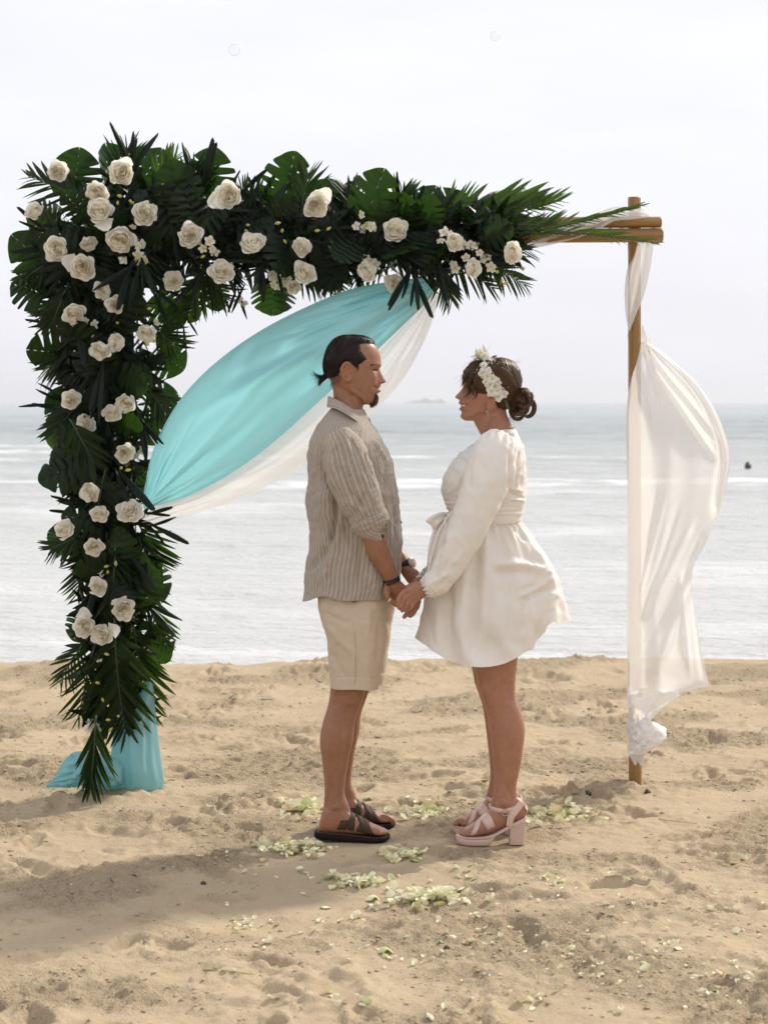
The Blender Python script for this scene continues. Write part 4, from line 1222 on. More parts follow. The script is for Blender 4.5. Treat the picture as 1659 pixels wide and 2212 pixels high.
def foot_fn(rows):
    R = cr(np.asarray(rows, float), 60)
    R = R[np.argsort(R[:, 0])]
    def f(x): return [np.interp(x, R[:, 0], R[:, k]) for k in (1, 2, 3)]
    return f

def strap_band(fig, ff, y0, xa, xb, w, off=0.0028, phi0=-0.35, phi1=3.5, thick=0.002, n=18, flip=1, tmin=0):
    """band over the foot from the camera side (xa) to the far side (xb), width w px"""
    mbb = MB(); rows = []
    for k in range(n):
        t = k / (n - 1); phi = phi0 + (phi1 - phi0) * t
        row = []
        for sgn in (-1, -0.33, 0.33, 1):
            x = xa + (xb - xa) * t + sgn * w / 2
            top, bot, ry = ff(x); top = max(top, tmin)
            a, b = fig.P(x, top, y0), fig.P(x, bot, y0)
            c = (a + b) / 2; hz = (a[2] - b[2]) / 2
            row.append([c[0], y0 - flip * (ry + off) * math.cos(phi), c[2] + (hz + off) * math.sin(phi)])
        rows.append(row)
    W = np.array(rows)
    inner = W.copy(); c = W.mean((0, 1)); 
    nrm = np.cross(np.gradient(W, axis=0), np.gradient(W, axis=1)); nrm /= np.linalg.norm(nrm, axis=2, keepdims=True) + 1e-9
    s = np.sign((nrm * (W - c)).sum(2, keepdims=True).mean()) or 1
    T = np.concatenate([W, (W - nrm * s * thick)[:, ::-1]], 1)
    mbb.add(T.reshape(-1, 3), tube_faces(T.shape[0], T.shape[1]))
    return mbb

def torus(c, R, r, axis, N=28, M=8, sq=(1, 1)):
    ax = Vector(axis).normalized(); u = ax.orthogonal().normalized(); v = ax.cross(u)
    c = np.asarray(c, float); ax, u, v = np.array(ax), np.array(u), np.array(v)
    a = np.linspace(0, 2 * np.pi, N, endpoint=False)[:, None, None]; b = np.linspace(0, 2 * np.pi, M, endpoint=False)[None, :, None]
    W = c + (u * np.cos(a) + v * np.sin(a)) * (R + r * sq[0] * np.cos(b)) + ax * r * sq[1] * np.sin(b)
    i = np.arange(N)[:, None]; j = np.arange(M)[None, :]
    F = np.stack([i * M + j, i * M + (j + 1) % M, ((i + 1) % N) * M + (j + 1) % M, ((i + 1) % N) * M + j], -1).reshape(-1, 4)
    return W.reshape(-1, 3), F

# ------------------------------------------------------------------ the man
man = Fig(7.09, at(760, 1815, 7.09)[0])
MAN = empty('person', tuple(man.base), 'man in beige striped linen shirt and shorts holding hands, facing right', 'person', 'couple holding hands')
NY = -0.10                                   # near leg, FY far leg
mb = MB()
def addg(W): mb.add(W.reshape(-1, 3), tube_faces(W.shape[0], W.shape[1]))
leg_rows = [(1270, 700, 828, .085), (1350, 706, 826, .086), (1420, 709, 815, .078), (1480, 714, 794, .060), (1521, 709, 781, .052), (1560, 697.5, 767.5, .052), (1600, 691, 763, .054), (1640, 695.5, 754, .048), (1687, 700.5, 746.5, .039), (1715, 701, 745, .036), (1735, 700, 752, .035), (1758, 698, 760, .034)]
nearW = man.zloft([(a, b, c, NY, r) for a, b, c, r in leg_rows], 28, 90)
addg(nearW)
FOFF = np.array([0.020, 0.21, 0.0])
addg((nearW + FOFF))
foot_rows = [(689, 1782, 1796, .018), (693, 1764, 1797, .027), (702, 1742, 1798, .033), (720, 1728, 1799, .035), (740, 1736, 1799, .036), (762, 1757, 1800, .039), (785, 1770, 1801, .043), (805, 1780, 1802, .047), (818, 1786, 1802, .047), (826, 1790, 1802, .043)]
def xloft(fig, rows, y0, N=24, n=60, pw=2.4, foff=np.zeros(3), my=1):
    A = cr(np.asarray(rows, float), n); cx, cy = ring_xy(N, pw); out = []
    for x, top, bot, ry in A:
        a, b = fig.P(x, top, y0), fig.P(x, bot, y0); c = (a + b) / 2
        out.append(np.stack([np.full(N, c[0]), c[1] + ry * cx, c[2] + (a[2] - b[2]) / 2 * cy], -1))
    return np.array(out) + foff
fw = xloft(man, foot_rows, NY)
addg(fw); addg(fw + FOFF)
def toes(fig, y0, specs, foff):
    for (x0, x1, py, yy, r) in specs:
        V, F = path_tube(fig.pts([(x0, py - 4, y0 + yy), ((x0 + x1) / 2, py - 2, y0 + yy), (x1, py + 3, y0 + yy)]) + foff, [r, r * 1.05, r * 0.95], 12, 12)
        mb.add(V.reshape(-1, 3), F)
TOES = [(816, 835, 1796, .032, .0115), (816, 834, 1797, .012, .0085), (815, 832, 1797, -.006, .008), (813, 828, 1797, -.022, .0078), (810, 823, 1797, -.036, .0075)]
toes(man, NY, TOES, np.zeros(3)); toes(man, NY, [(a, b, c, -d, e) for a, b, c, d, e in TOES], FOFF)
addg(man.zloft([(1345, 712, 822, 0, .10), (1300, 700, 824, 0, .15), (1250, 692, 832, 0, .158), (1150, 690, 838, 0, .15), (1050, 684, 832, 0, .165), (990, 684, 822, 0, .175), (955, 690, 810, 0, .168), (930, 702, 798, 0, .132), (908, 716, 788, 0, .085), (893, 721, 788, 0, .075)], 40, 80))
addg(man.zloft([(915, 716, 786, 0, .072), (890, 719, 784, 0, .062), (868, 721, 786, 0, .058), (848, 720, 790, 0, .058), (825, 716, 795, 0, .058)], 32, 40))
MLEV = [(727.5, 768, 768, 752, .006), (730, 786, 786, 735, .032), (737, 802, 801.5, 723, .053), (749, 813.5, 812, 713, .067), (766, 821, 818, 705.5, .076), (780, 823, 819, 702.5, .079), (789.5, 823.8, 819, 702, .079), (797, 820.5, 816.5, 702.5, .078), (806, 824.5, 815, 704.5, .077), (815, 829.5, 814.5, 709, .075), (821, 833.2, 814.5, 713, .073), (825, 833.6, 814.5, 715.5, .072), (828, 829, 814.5, 717, .071), (830, 822.5, 814.5, 719, .070), (834.5, 822.6, 814.5, 721, .069), (838.8, 818.6, 814, 724, .067), (844.5, 823.2, 813.5, 729, .064), (849, 817.5, 812.5, 733, .062), (853.5, 815, 811.5, 738, .060), (862, 814.3, 809, 748, .055), (869, 810.5, 806, 764, .047), (874, 802, 800, 782, .03)]
MFE = {'sig': ([720, 780, 797, 806, 815, 826, 831, 845, 853, 875], [.05, .030, .0125, .0115, .0130, .0175, .022, .023, .024, .024]),
       'bumps': [(.031, 798, .015, 6.5, -6.0), (.034, 788, .018, 4.5, 2.0), (.043, 815, .016, 9, 3.4), (.030, 832, .010, 7, 1.2), (.034, 837, .008, 5, -2.4), (.013, 826, .006, 4, 1.5)]}
MW, MX, MPY = head_surface(man, MLEV, 1, MFE)
addg(MW)
def ear(fig, cx, cy, sx, sy, yy, sgn):
    for s in (-1, 1):
        L = [(cx + sgn * 0.42 * sx, cy + 0.05 * sy), (cx + sgn * 0.33 * sx, cy - 0.33 * sy), (cx, cy - 0.5 * sy), (cx - sgn * 0.38 * sx, cy - 0.32 * sy), (cx - sgn * 0.48 * sx, cy), (cx - sgn * 0.30 * sx, cy + 0.3 * sy), (cx + sgn * 0.05 * sx, cy + 0.5 * sy), (cx + sgn * 0.34 * sx, cy + 0.42 * sy)]
        oy = [0.002, 0.006, 0.010, 0.014, 0.015, 0.012, 0.008, 0.003]
        V, F = path_tube(np.array([fig.P(a, b, s * (yy + q)) for (a, b), q in zip(L, oy)]), [fig.m(2.8)] * 6 + [fig.m(4.2), fig.m(3)], 10, 40)
        mb.add(V.reshape(-1, 3), F)
        V, F = path_tube(np.array([fig.P(cx - sgn * 0.1 * sx, cy - 0.34 * sy, s * (yy + .003)), fig.P(cx - sgn * 0.08 * sx, cy, s * (yy + .003)), fig.P(cx + sgn * .15 * sx, cy + 0.38 * sy, s * (yy + .002))]), [fig.m(0.34 * sx)] * 3, 12, 14, rad2=[.0055] * 3)
        mb.add(V.reshape(-1, 3), F)
        V, F = path_tube(np.array([fig.P(cx + sgn * .1 * sx, cy - 0.28 * sy, s * (yy + .008)), fig.P(cx - sgn * 0.22 * sx, cy - .05 * sy, s * (yy + .010)), fig.P(cx - sgn * 0.08 * sx, cy + .2 * sy, s * (yy + .008))]), [fig.m(2.0)] * 3, 8, 14)
        mb.add(V.reshape(-1, 3), F)
ear(man, 749.5, 803, 24, 39, .0745, 1)
def addl(L, **kw):
    V, F = man.limb(L, **kw); mb.add(V.reshape(-1, 3), F)
# near arm (camera side) and far arm
addl([(732, 958, -.155, 34, .052), (752, 1020, -.19, 36, .05), (775, 1075, -.21, 33, .046), (796, 1122, -.215, 27, .043), (804, 1145, -.212, 26, .043), (816, 1185, -.20, 24.5, .041), (830, 1215, -.185, 21.5, .035), (841, 1240, -.17, 18, .029), (847, 1256, -.162, 16.5, .024)])
addl([(732, 958, .155, 34, .052), (752, 1020, .19, 36, .05), (775, 1075, .205, 33, .046), (803, 1130, .20, 26, .043), (830, 1165, .165, 22, .038), (856, 1195, .12, 18, .031), (872, 1218, .09, 15.5, .026), (882, 1236, .07, 15, .023)])
# near hand: palm, thumb, four fingers curling up under hers
addl([(846, 1254, -.163, 16, .021), (853, 1268, -.160, 19, .020), (866, 1284, -.152, 21, .018), (880, 1297, -.142, 20, .0165), (888, 1304, -.138, 16, .014)])
addl([(838, 1262, -.172, 8.5, .013), (835, 1278, -.184, 8.2, .0135), (839, 1293, -.190, 6.6, .0115), (850, 1302, -.192, 6.3, .0105), (862, 1309, -.190, 5.4, .009)])
addl([(876, 1300, -.140, 6.2, .0095), (882, 1314, -.146, 5.8, .009), (879, 1325, -.154, 5.4, .0085), (873, 1333, -.160, 4.6, .0075)])
addl([(886, 1300, -.134, 6.2, .0095), (895, 1312, -.140, 5.8, .009), (894, 1323, -.150, 5.4, .0085), (886, 1331, -.158, 4.6, .0075)])
addl([(893, 1296, -.130, 5.8, .009), (902, 1305, -.136, 5.4, .0085), (900, 1314, -.146, 5.0, .008), (893, 1319, -.154, 4.4, .007)])
addl([(897, 1290, -.126, 5.2, .008), (905, 1298, -.130, 5.0, .0075), (903, 1305, -.138, 4.4, .0065)])
# far hand
addl([(880, 1232, .07, 15, .022), (892, 1246, .055, 17, .018), (904, 1258, .04, 16, .015), (912, 1266, .03, 12, .013)])
addl([(905, 1262, .03, 6, .009), (915, 1276, .02, 5.6, .0085), (914, 1288, .01, 5, .008)])
addl([(912, 1258, .035, 6, .009), (924, 1270, .025, 5.6, .0085), (924, 1282, .015, 5, .008)])
MBODY = remeshed('body', mb, 0.0028, 2)
V = verts(MBODY); px, py = man.pix(V)
def sculpt(fig, me, V, segs, sel):
    """near-side surface relief: muscle lines, tendons, jaw"""
    nv = np.empty(len(V) * 3, dtype=np.float32); me.vertices.foreach_get('normal', nv); nv = nv.reshape(-1, 3)
    a, b = fig.pix(V)
    d = crease(a, b, segs) * np.clip(np.abs(nv[:, 1]) * 1.4 - 0.2, 0, 1) * sel
    V = V + nv * d[:, None]
    me.vertices.foreach_set('co', V.astype(np.float32).ravel()); me.update()
    return V
V = sculpt(man, MBODY, V, [(748, 1520, 742, 1600, 9, -.0045), (742, 1590, 728, 1690, 8, -.0040), (722, 1560, 716, 1640, 12, .0045), (755, 1500, 760, 1525, 10, .004), (727, 1495, 724, 1530, 7, -.006), (718, 1690, 706, 1745, 5, -.004), (724, 1738, 730, 1750, 7, .006), (735, 1700, 745, 1750, 4, .0025),
    (800, 1140, 838, 1235, 7, -.003), (815, 1150, 845, 1240, 6, .003), (797, 1130, 806, 1160, 7, .004), (755, 832, 781, 893, 5, .004), (748, 838, 770, 893, 5, -.003), (757, 838, 792, 868, 5, .0045), (757, 848, 786, 874, 5, -.0045), (806, 818, 801, 838, 2.6, -.0030), (800, 815, 796, 836, 5, .0022), (812, 836, 805, 833, 2.0, -.0028), (816, 800, 803, 798.5, 1.6, -.0030), (817, 804, 803, 804.5, 2.2, .0018), (802, 799, 794, 795, 1.6, -.0016), (802, 801, 794, 803, 1.6, -.0016)], 1.0)
px, py = man.pix(V)
base = np.array([0.325, 0.156, 0.086])
colr = np.tile(base, (len(V), 1))
def tint(mask, c, k):
    global colr
    k = np.clip(k * mask, 0, 1)[:, None]
    colr = colr * (1 - k) + np.array(c) * k
head = (py < 885)
tint(head * np.exp(-((px - 817) / 8) ** 2 - ((py - 839.5) / 6.5) ** 2) * (np.abs(V[:, 1]) < .024), (0.30, 0.095, 0.06), 0.9)
tint(head * np.exp(-((px - 745) / 14) ** 2 - ((py - 803) / 20) ** 2) * (np.abs(V[:, 1]) > .07), (0.38, 0.125, 0.06), 0.6)
tint(head * sstep(806, 826, py) * sstep(850, 836, py) * (px > 812), (0.36, 0.13, 0.065), 0.5)
tint(head * sstep(838, 850, py) * sstep(890, 874, py) * (px > 770), (0.24, 0.115, 0.062), 0.4)
tint(sstep(741, 731, px) * sstep(841, 822, py) * sstep(808, 814, py) * (0.75 + 0.5 * noise2(px * 1.5, py * 0.7, 3)) * head, (0.05, 0.03, 0.02), 0.95)
tint((py > 1770).astype(float), (0.35, 0.155, 0.085), 0.5)
tint(((py > 1245) & (py < 1345) & (px > 825)).astype(float), (0.34, 0.15, 0.08), 0.6)
mott = 1 + 0.10 * fbm(px / 9, py / 9 + 50 * np.sign(V[:, 1]), 3, 71) + 0.07 * fbm(px / 30, py / 40, 2, 73)
colr = colr * mott[:, None]
tint(head * np.exp(-((px - 812) / 7) ** 2 - ((py - (837.5 - (819 - px) * 0.28)) / 1.3) ** 2) * (px > 803) * (np.abs(V[:, 1]) > .004), (0.09, 0.028, 0.02), 0.85)
tint(head * np.exp(-((px - 809.5) / 6.5) ** 4 - ((py - 799.3 + (px - 810) * 0.05) / 1.25) ** 2) * (np.abs(V[:, 1]) > .012), (0.035, 0.018, 0.012), 0.9)
tint(head * np.exp(-((px - 826) / 2.6) ** 2 - ((py - 827) / 1.6) ** 2) * (np.abs(V[:, 1]) > .004), (0.10, 0.03, 0.02), 0.7)
tint(head * np.exp(-((px - 811) / 9) ** 2 - ((py - 830.5) / 3) ** 2), (0.20, 0.095, 0.05), 0.35)
cattr(MBODY, 'col', colr)
obj('body', MBODY, SKIN, MAN)

# hair: combed back cap, small ponytail, goatee, brows
HAIR_B = hair_mat('hair_black_brown', (0.003, 0.002, 0.0015), (0.028, 0.018, 0.012), 0.42)
MH, MHX, MHY = head_surface(man, MLEV, 1, MFE, 200, 200)
hp = [(815, 748), (790, 744), (779, 747), (783, 760), (792, 772), (794, 778), (786, 784), (778, 788), (777, 800), (773, 805), (769, 796), (762, 791), (752, 783.5), (744, 786), (737.5, 797), (737, 806), (733, 815), (714, 818), (690, 815), (690, 700), (815, 700)]
inside = in_poly(MHX, MHY, hp)
dist = poly_dist(MHX, MHY, hp[:18], False) + 1.3 * noise2(MHX / 1.7, MHY / 2.2, 55)
off = np.where(inside, -0.0012 + 0.0082 * sstep(0, 9, dist), -0.002)
ang = np.arctan2(MH[..., 2] - man.P(703, 811)[2], MH[..., 0] - man.P(703, 811)[0]) + MH[..., 1] * 6
off = off + 0.0012 * noise2(ang * 40, MH[..., 1] * 10, 5) * inside
Vc, F = cap_from(MH, in_poly(MHX, MHY, hp) | (dist < 1.2), off, 200)
msk = in_poly(MHX, MHY, hp) | (dist < 1.2)
me = mesh('hair', Vc, F); fattr(me, 'strand', (ang * 55)[msk]); hair = obj('hair', me, HAIR_B, MAN)
hr = np.random.default_rng(77)
mbh = MB()
Vp, F = path_tube(man.pts([(712, 806, 0), (704, 812, 0), (697, 818, 0), (692, 826, 0), (689, 833, 0)]), [man.m(9), man.m(6.5), man.m(6.5), man.m(4), man.m(0.8)], 12, 24)
mbh.add(Vp.reshape(-1, 3), F, strand=np.tile(np.arange(12) * 3.0, Vp.shape[0]))
S = []
for k in range(170):
    t = hr.random()
    tipx, tipy = ((674 + hr.normal() * 4, 806 + hr.normal() * 4) if k % 3 == 0 else (688 + hr.normal() * 4, 834 + hr.normal() * 3) if k % 3 == 1 else (681 + hr.normal() * 6, 820 + hr.normal() * 7))
    y = hr.normal() * 0.006
    S.append(cr([man.P(706 + hr.normal() * 2, 811 + hr.normal() * 2.5, y), man.P(699 + hr.normal() * 2, 815 + hr.normal() * 2.5, y * 1.3), man.P((tipx + 694) / 2, (tipy + 814) / 2 + 1, y * 1.6), man.P(tipx, tipy, y * 2.5)], 9))
for k in range(60):                        # wisps at the nape and flyaways on the crown
    x0 = 716 + hr.random() * 12; S.append(cr([man.P(x0, 812, hr.normal() * .03), man.P(x0 - 1, 824, hr.normal() * .03), man.P(x0 - 2 + hr.normal() * 2, 836 + hr.random() * 6, hr.normal() * .03)], 9))
Vs, Fs = strands(S, 0.00045)
mbh.add(Vs, Fs, strand=np.repeat(hr.random(len(S)) * 50, 27))
mbh.build('ponytail', HAIR_B, hair)
S = []
NRM = grid_normals(MH); tgt = man.P(705, 811)
cand = np.argwhere(inside & (dist < 60))
pick = cand[hr.choice(len(cand), 1300)]; MHs, NRs, OFs = MH[::3, ::3], NRM[::3, ::3], off[::3, ::3]
for (i, j) in pick:
    edge = dist[i, j] < 5
    p = MH[i, j] + NRM[i, j] * (0.0 if edge else 0.0062)
    line = [p]; q = p.copy(); nn = NRM[i, j]
    for st in range(5):
        d_ = tgt - q; d_ = d_ - nn * d_.dot(nn) * 0.9; d_ /= np.linalg.norm(d_) + 1e-9
        q = q + d_ * 0.006
        rel_ = ((MHs - q) ** 2).sum(2); a_, b_ = np.unravel_index(np.argmin(rel_), rel_.shape)
        nn = NRs[a_, b_]; hgt = OFs[a_, b_] + 0.0006 + 0.0008 * hr.random()
        q = q + nn * (hgt - (q - MHs[a_, b_]).dot(nn))
        line.append(q.copy())
    S.append(line)
Vs, Fs = strands(S, 0.0006)
MB().add(Vs, Fs, strand=np.repeat(hr.random(len(S)) * 60, 18)).build('combed_strands', HAIR_B, hair)['kind'] = 'stuff'
g = np.random.default_rng(5)
beard_poly = [(806, 850), (812, 849), (816, 856), (816, 868), (811, 877), (803, 879), (797, 876), (796, 866), (799, 856)]
ib = in_poly(MHX, MHY, beard_poly) & (np.cos(np.linspace(0, 2 * np.pi, 200, endpoint=False))[None] > 0.2) & (np.abs(MH[..., 1]) < .028)
db = poly_dist(MHX, MHY, beard_poly)
HAIR_G = hair_mat('beard_brown', (0.03, 0.017, 0.008), (0.13, 0.075, 0.035), 0.55)
Vc, F = cap_from(MH, ib, np.where(ib, 0.001 + 0.003 * sstep(0, 5, db), 0), 200)
mbb = MB()
if len(F): mbb.add(Vc, F, strand=g.random(len(Vc)) * 40)
ii, jj = np.where(ib); S2 = []
for k in range(700):
    q = g.integers(len(ii)); p = MH[ii[q], jj[q]]
    o_ = np.array([g.normal() * .15 + .25, g.normal() * .3, -1.0]); L_ = .006 + .008 * g.random()
    S2.append(cr([p, p + o_ * L_ * .5 + np.array([.003, 0, 0]), p + o_ * L_], 5))
Vs, Fs = strands(S2, 0.0006); mbb.add(Vs, Fs, strand=np.repeat(g.random(len(S2)) * 50, 15))
for k in range(0): pass
mbb.build('beard', HAIR_G, MAN)
# brows, lash line, moustache stubble as short hairs on the near and far side
S3 = []
for sgy in (-1, 1):
    for k in range(70):
        t = g.random(); x = 820 - 17 * t; yq = 789.5 + 1.5 * t + g.normal() * 1.2 - 3 * math.sin(t * 2.5) * .5
        i = int(np.argmin(np.abs(MHY[:, 0] - yq))); row = np.where(np.sign(MH[i, :, 1]) == sgy)[0]; j = row[np.argmin(np.abs(MHX[i, row] - x))]
        p = MH[i, j]; S3.append(cr([p, p + np.array([-.003, sgy * .0022, .0012]), p + np.array([-.008, sgy * .0025, -.0004])], 4))
    for k in range(40):
        t = g.random(); x = 815 - 10 * t; yq = 799 + 1.2 * math.sin(t * 3.1) * -1 + 1.0
        i = int(np.argmin(np.abs(MHY[:, 0] - yq))); row = np.where(np.sign(MH[i, :, 1]) == sgy)[0]; j = row[np.argmin(np.abs(MHX[i, row] - x))]
        p = MH[i, j]; S3.append(cr([p, p + np.array([.002, sgy * .002, -.0008]), p + np.array([.0045, sgy * .003, .0002])], 4))
Vs, Fs = strands(S3, 0.0007); mbe = MB().add(Vs, Fs, strand=np.repeat(g.random(len(S3)) * 50, 12)); mbe.build('eyebrows_and_lashes', HAIR_B, MAN)

# ------------------------------------------------------------------ his clothes
LINEN = striped_mat('striped_linen', (0.385, 0.325, 0.265), (0.60, 0.54, 0.45), 0.0145, 0.0026)
SR = [(884, 713, 787, .072), (897, 702, 793, .096), (912, 692, 800, .128), (930, 680, 813, .168), (950, 671, 826, .200), (980, 665, 841, .212), (1010, 664, 850, .208), (1038, 667, 855, .203), (1060, 663, 858.5, .20), (1107, 663, 864, .196), (1135, 668, 867, .194), (1180, 668, 867, .194), (1232, 656, 864, .198), (1268, 656, 859, .203), (1290, 653, 852, .206)]
n1, N1 = 190, 240
A = cr(np.array(SR, float), n1)
th = np.linspace(0, 2 * np.pi, N1, endpoint=False)
cx, cy = ring_xy(N1, 2.35)
xm = (A[:, 1:2] + A[:, 2:3]) / 2 + (A[:, 2:3] - A[:, 1:2]) / 2 * cx[None]
pyg = np.repeat(A[:, 0:1], N1, 1)
hem = 1286 + 9 * sstep(690, 660, xm) - 9 * np.exp(-((xm - 706) / 26) ** 2) - 6 * sstep(835, 870, xm) + 0.8 * np.sin(xm / 16)
pyg = 884 + (pyg - 884) * (hem[-1:] - 884) / (1290 - 884)
Wt = np.stack([(xm - 829.5) / FPX * man.Yc - man.base[0], A[:, 3:4] * cy[None], CAM_H - (pyg - HOR) / FPX * man.Yc], -1)
near = (Wt[..., 1] < 0)
PXs, PYs = man.pix(Wt)
fold = crease(PXs, PYs, [(692, 995, 722, 1075, 6, -.020), (721, 1070, 725, 1125, 6, -.026), (725, 1115, 712, 1180, 6, -.026), (713, 1175, 662, 1240, 7, -.018), (702, 1005, 736, 1090, 7, .010), (738, 1100, 724, 1190, 8, .012), (690, 1060, 706, 1160, 8, .012), (675, 1040, 684, 1110, 5, -.008), (725, 1190, 690, 1260, 8, .010),
    (690, 955, 690, 1010, 4, -.008), (700, 960, 705, 1000, 4, .006), (812, 940, 842, 990, 4, -.010), (805, 945, 836, 1000, 5, .010), (836, 985, 828, 1060, 5, -.010), (845, 1000, 850, 1100, 5, .007), (850, 1090, 858, 1180, 4, -.008), (838, 1080, 842, 1200, 6, .008), (830, 1100, 826, 1230, 5, -.008), (760, 1170, 740, 1285, 7, .007), (780, 1180, 770, 1288, 6, -.008), (805, 1230, 812, 1288, 6, .008), (828, 1225, 836, 1280, 5, -.009), (862, 1120, 845, 1215, 4, -.012), (866, 1150, 850, 1250, 4, .010), (742, 1130, 760, 1180, 5, -.008), (700, 1200, 720, 1285, 6, -.007), (672, 1210, 668, 1285, 5, -.007)])
gen = 0.0050 * fbm(PXs / 30 + 3 * (Wt[..., 1] > 0), PYs / 80, 3, 501) + 0.0026 * fbm(PXs / 11 + PYs / 30, PYs / 18, 3, 503)
lowfl = 0.004 * np.sin(th[None] * 7 + 1.3) * sstep(1180, 1290, PYs)
Wt = push(man, Wt, fold * np.where(near, 1, 0.7) * sstep(1292, 1250, PYs) + gen * sstep(884, 930, PYs) + lowfl)
c16 = np.concatenate([[0], np.cumsum(np.linalg.norm(np.diff(Wt[70], axis=0), axis=1))])
shirt = cloth_shell(man, Wt, True, LINEN, 'shirt', MAN, np.tile(c16, n1))
# yoke seam across the back of the shoulder
def seam(fig, pts_, mat, parent, r=0.0016, name='seam'):
    V, F = path_tube(np.array(pts_), [r] * len(pts_), 6, 30, side=(0.2, 1, 0.3)); MB().add(V.reshape(-1, 3), F).build(name, mat, parent)
SEAMM = plain('seam_thread', (0.27, 0.215, 0.165), 0.9)
def sleeve(sg, name='sleeve'):
    L = [(730, 942, -.172, 32, .060), (741, 968, -.190, 44, .070), (753, 1012, -.205, 49.5, .076), (771, 1062, -.215, 49, .076), (788, 1100, -.218, 42, .068), (797, 1119, -.217, 38.5, .062)]
    pts = np.array([man.P(a, b, c * sg * -1) for a, b, c, d, e in L])
    V, F = path_tube(pts, [man.m(q[3]) for q in L], 96, 90, rad2=[q[4] for q in L], p=2.2, round_ends=False)
    PXq, PYq = man.pix(V)
    f = crease(PXq, PYq, [(738, 1010, 765, 1090, 6, -.008), (760, 985, 808, 1085, 6, .008), (782, 975, 812, 1040, 4, -.012), (775, 970, 818, 1070, 5, .009), (712, 985, 722, 1060, 6, .009), (725, 960, 730, 1040, 6, -.007), (790, 1060, 770, 1110, 5, -.008), (812, 1050, 800, 1105, 5, .007), (750, 1080, 792, 1112, 5, .009), (742, 940, 760, 990, 4, .006), (755, 945, 778, 990, 4, -.008), (748, 1050, 790, 1100, 4, -.007)])
    f = f + 0.0045 * fbm(PXq / 26, PYq / 50 + sg, 3, 511) + 0.0025 * fbm(PXq / 10 + PYq / 30, PYq / 15, 3, 513)
    V = push(man, V, f)
    u = np.tile(np.arange(96) / 96 * 0.425, V.shape[0])
    o = cloth_shell(man, V, True, LINEN, name, shirt, u)
    # armhole seam
    if sg == 1:
        seam(man, [man.P(748, 934, -.225), man.P(738, 945, -.243), man.P(724, 962, -.246), man.P(711, 980, -.228), man.P(704, 1000, -.21)], SEAMM, shirt)
    # rolled cuff: a thick double turn
    Lc = [(793, 1107, -.217, 38.5, .064), (797, 1118, -.217, 41.5, .069), (802, 1130, -.215, 40.5, .067), (806, 1139, -.214, 36.5, .060), (804, 1134, -.214, 33, .054)]
    pts = np.array([man.P(a, b, c * sg * -1) for a, b, c, d, e in Lc])
    V, F = path_tube(pts, [man.m(q[3]) for q in Lc], 72, 40, rad2=[q[4] for q in Lc], p=2.2, round_ends=False)
    PXq, PYq = man.pix(V)
    V = push(man, V, crease(PXq, PYq, [(770, 1128, 830, 1105, 2.2, -.005), (785, 1140, 832, 1118, 2, -.004)]) + 0.0035 * fbm(PXq / 14, PYq / 9, 3, 521))
    cloth_shell(man, V, True, LINEN, 'cuff', o, np.tile(np.arange(72) / 72 * 0.40, V.shape[0]))
sleeve(1); sleeve(-1)
# collar: stand and turned-down leaf
TOP = [(796, 903, -.030), (784, 896, -.048), (765, 884, -.064), (742, 871, -.070), (720, 859, -.056), (709, 855, 0), (720, 859, .056), (742, 871, .070), (765, 884, .064), (784, 896, .048), (798, 903, .030)]
BOT = [(781, 917, -.098), (770, 911, -.122), (752, 899, -.122), (730, 887, -.104), (712, 883, -.066), (706, 883, 0), (712, 883, .066), (730, 887, .104), (752, 899, .122), (775, 911, .115), (803, 922, .075)]
a, b = cr(man.pts(TOP), 90), cr(man.pts(BOT), 90)
v = np.linspace(0, 1, 14)[None, :, None]
Wc = a[:, None] * (1 - v) + b[:, None] * v
Wc[..., 2] += 0.008 * np.sin(np.pi * v[..., 0] * 0.8) * 1.0
Wc[..., 2] += 0.002 * noise2(np.arange(90)[:, None] / 8, np.arange(14)[None] / 6, 531)
cloth_shell(man, Wc, False, LINEN, 'collar', shirt, np.tile(np.linspace(0, 0.052, 14), (90, 1)))
# inner stand closing the collar to the neck
a2 = a + np.array([0.0, 0, -0.004]); ctr = man.P(752, 880)
b2 = ctr + (b - ctr) * np.array([0.80, 0.62, 1.0]) + np.array([0, 0, -0.004])
Ws = a2[:, None] * (1 - v) + b2[:, None] * v
cloth_shell(man, Ws, False, LINEN, 'collar_stand', shirt, np.tile(np.linspace(0, 0.05, 14), (90, 1)))
BTN = plain('button', (0.30, 0.22, 0.15), 0.4)
for (x, y) in ((866, 1128), (861, 1085), (853, 1040)):
    V, F = torus(man.P(x + 0.8, y, -.012), .0035, .0022, (1, -.2, .1), 14, 6); MB().add(V, F).build('button', BTN, shirt)

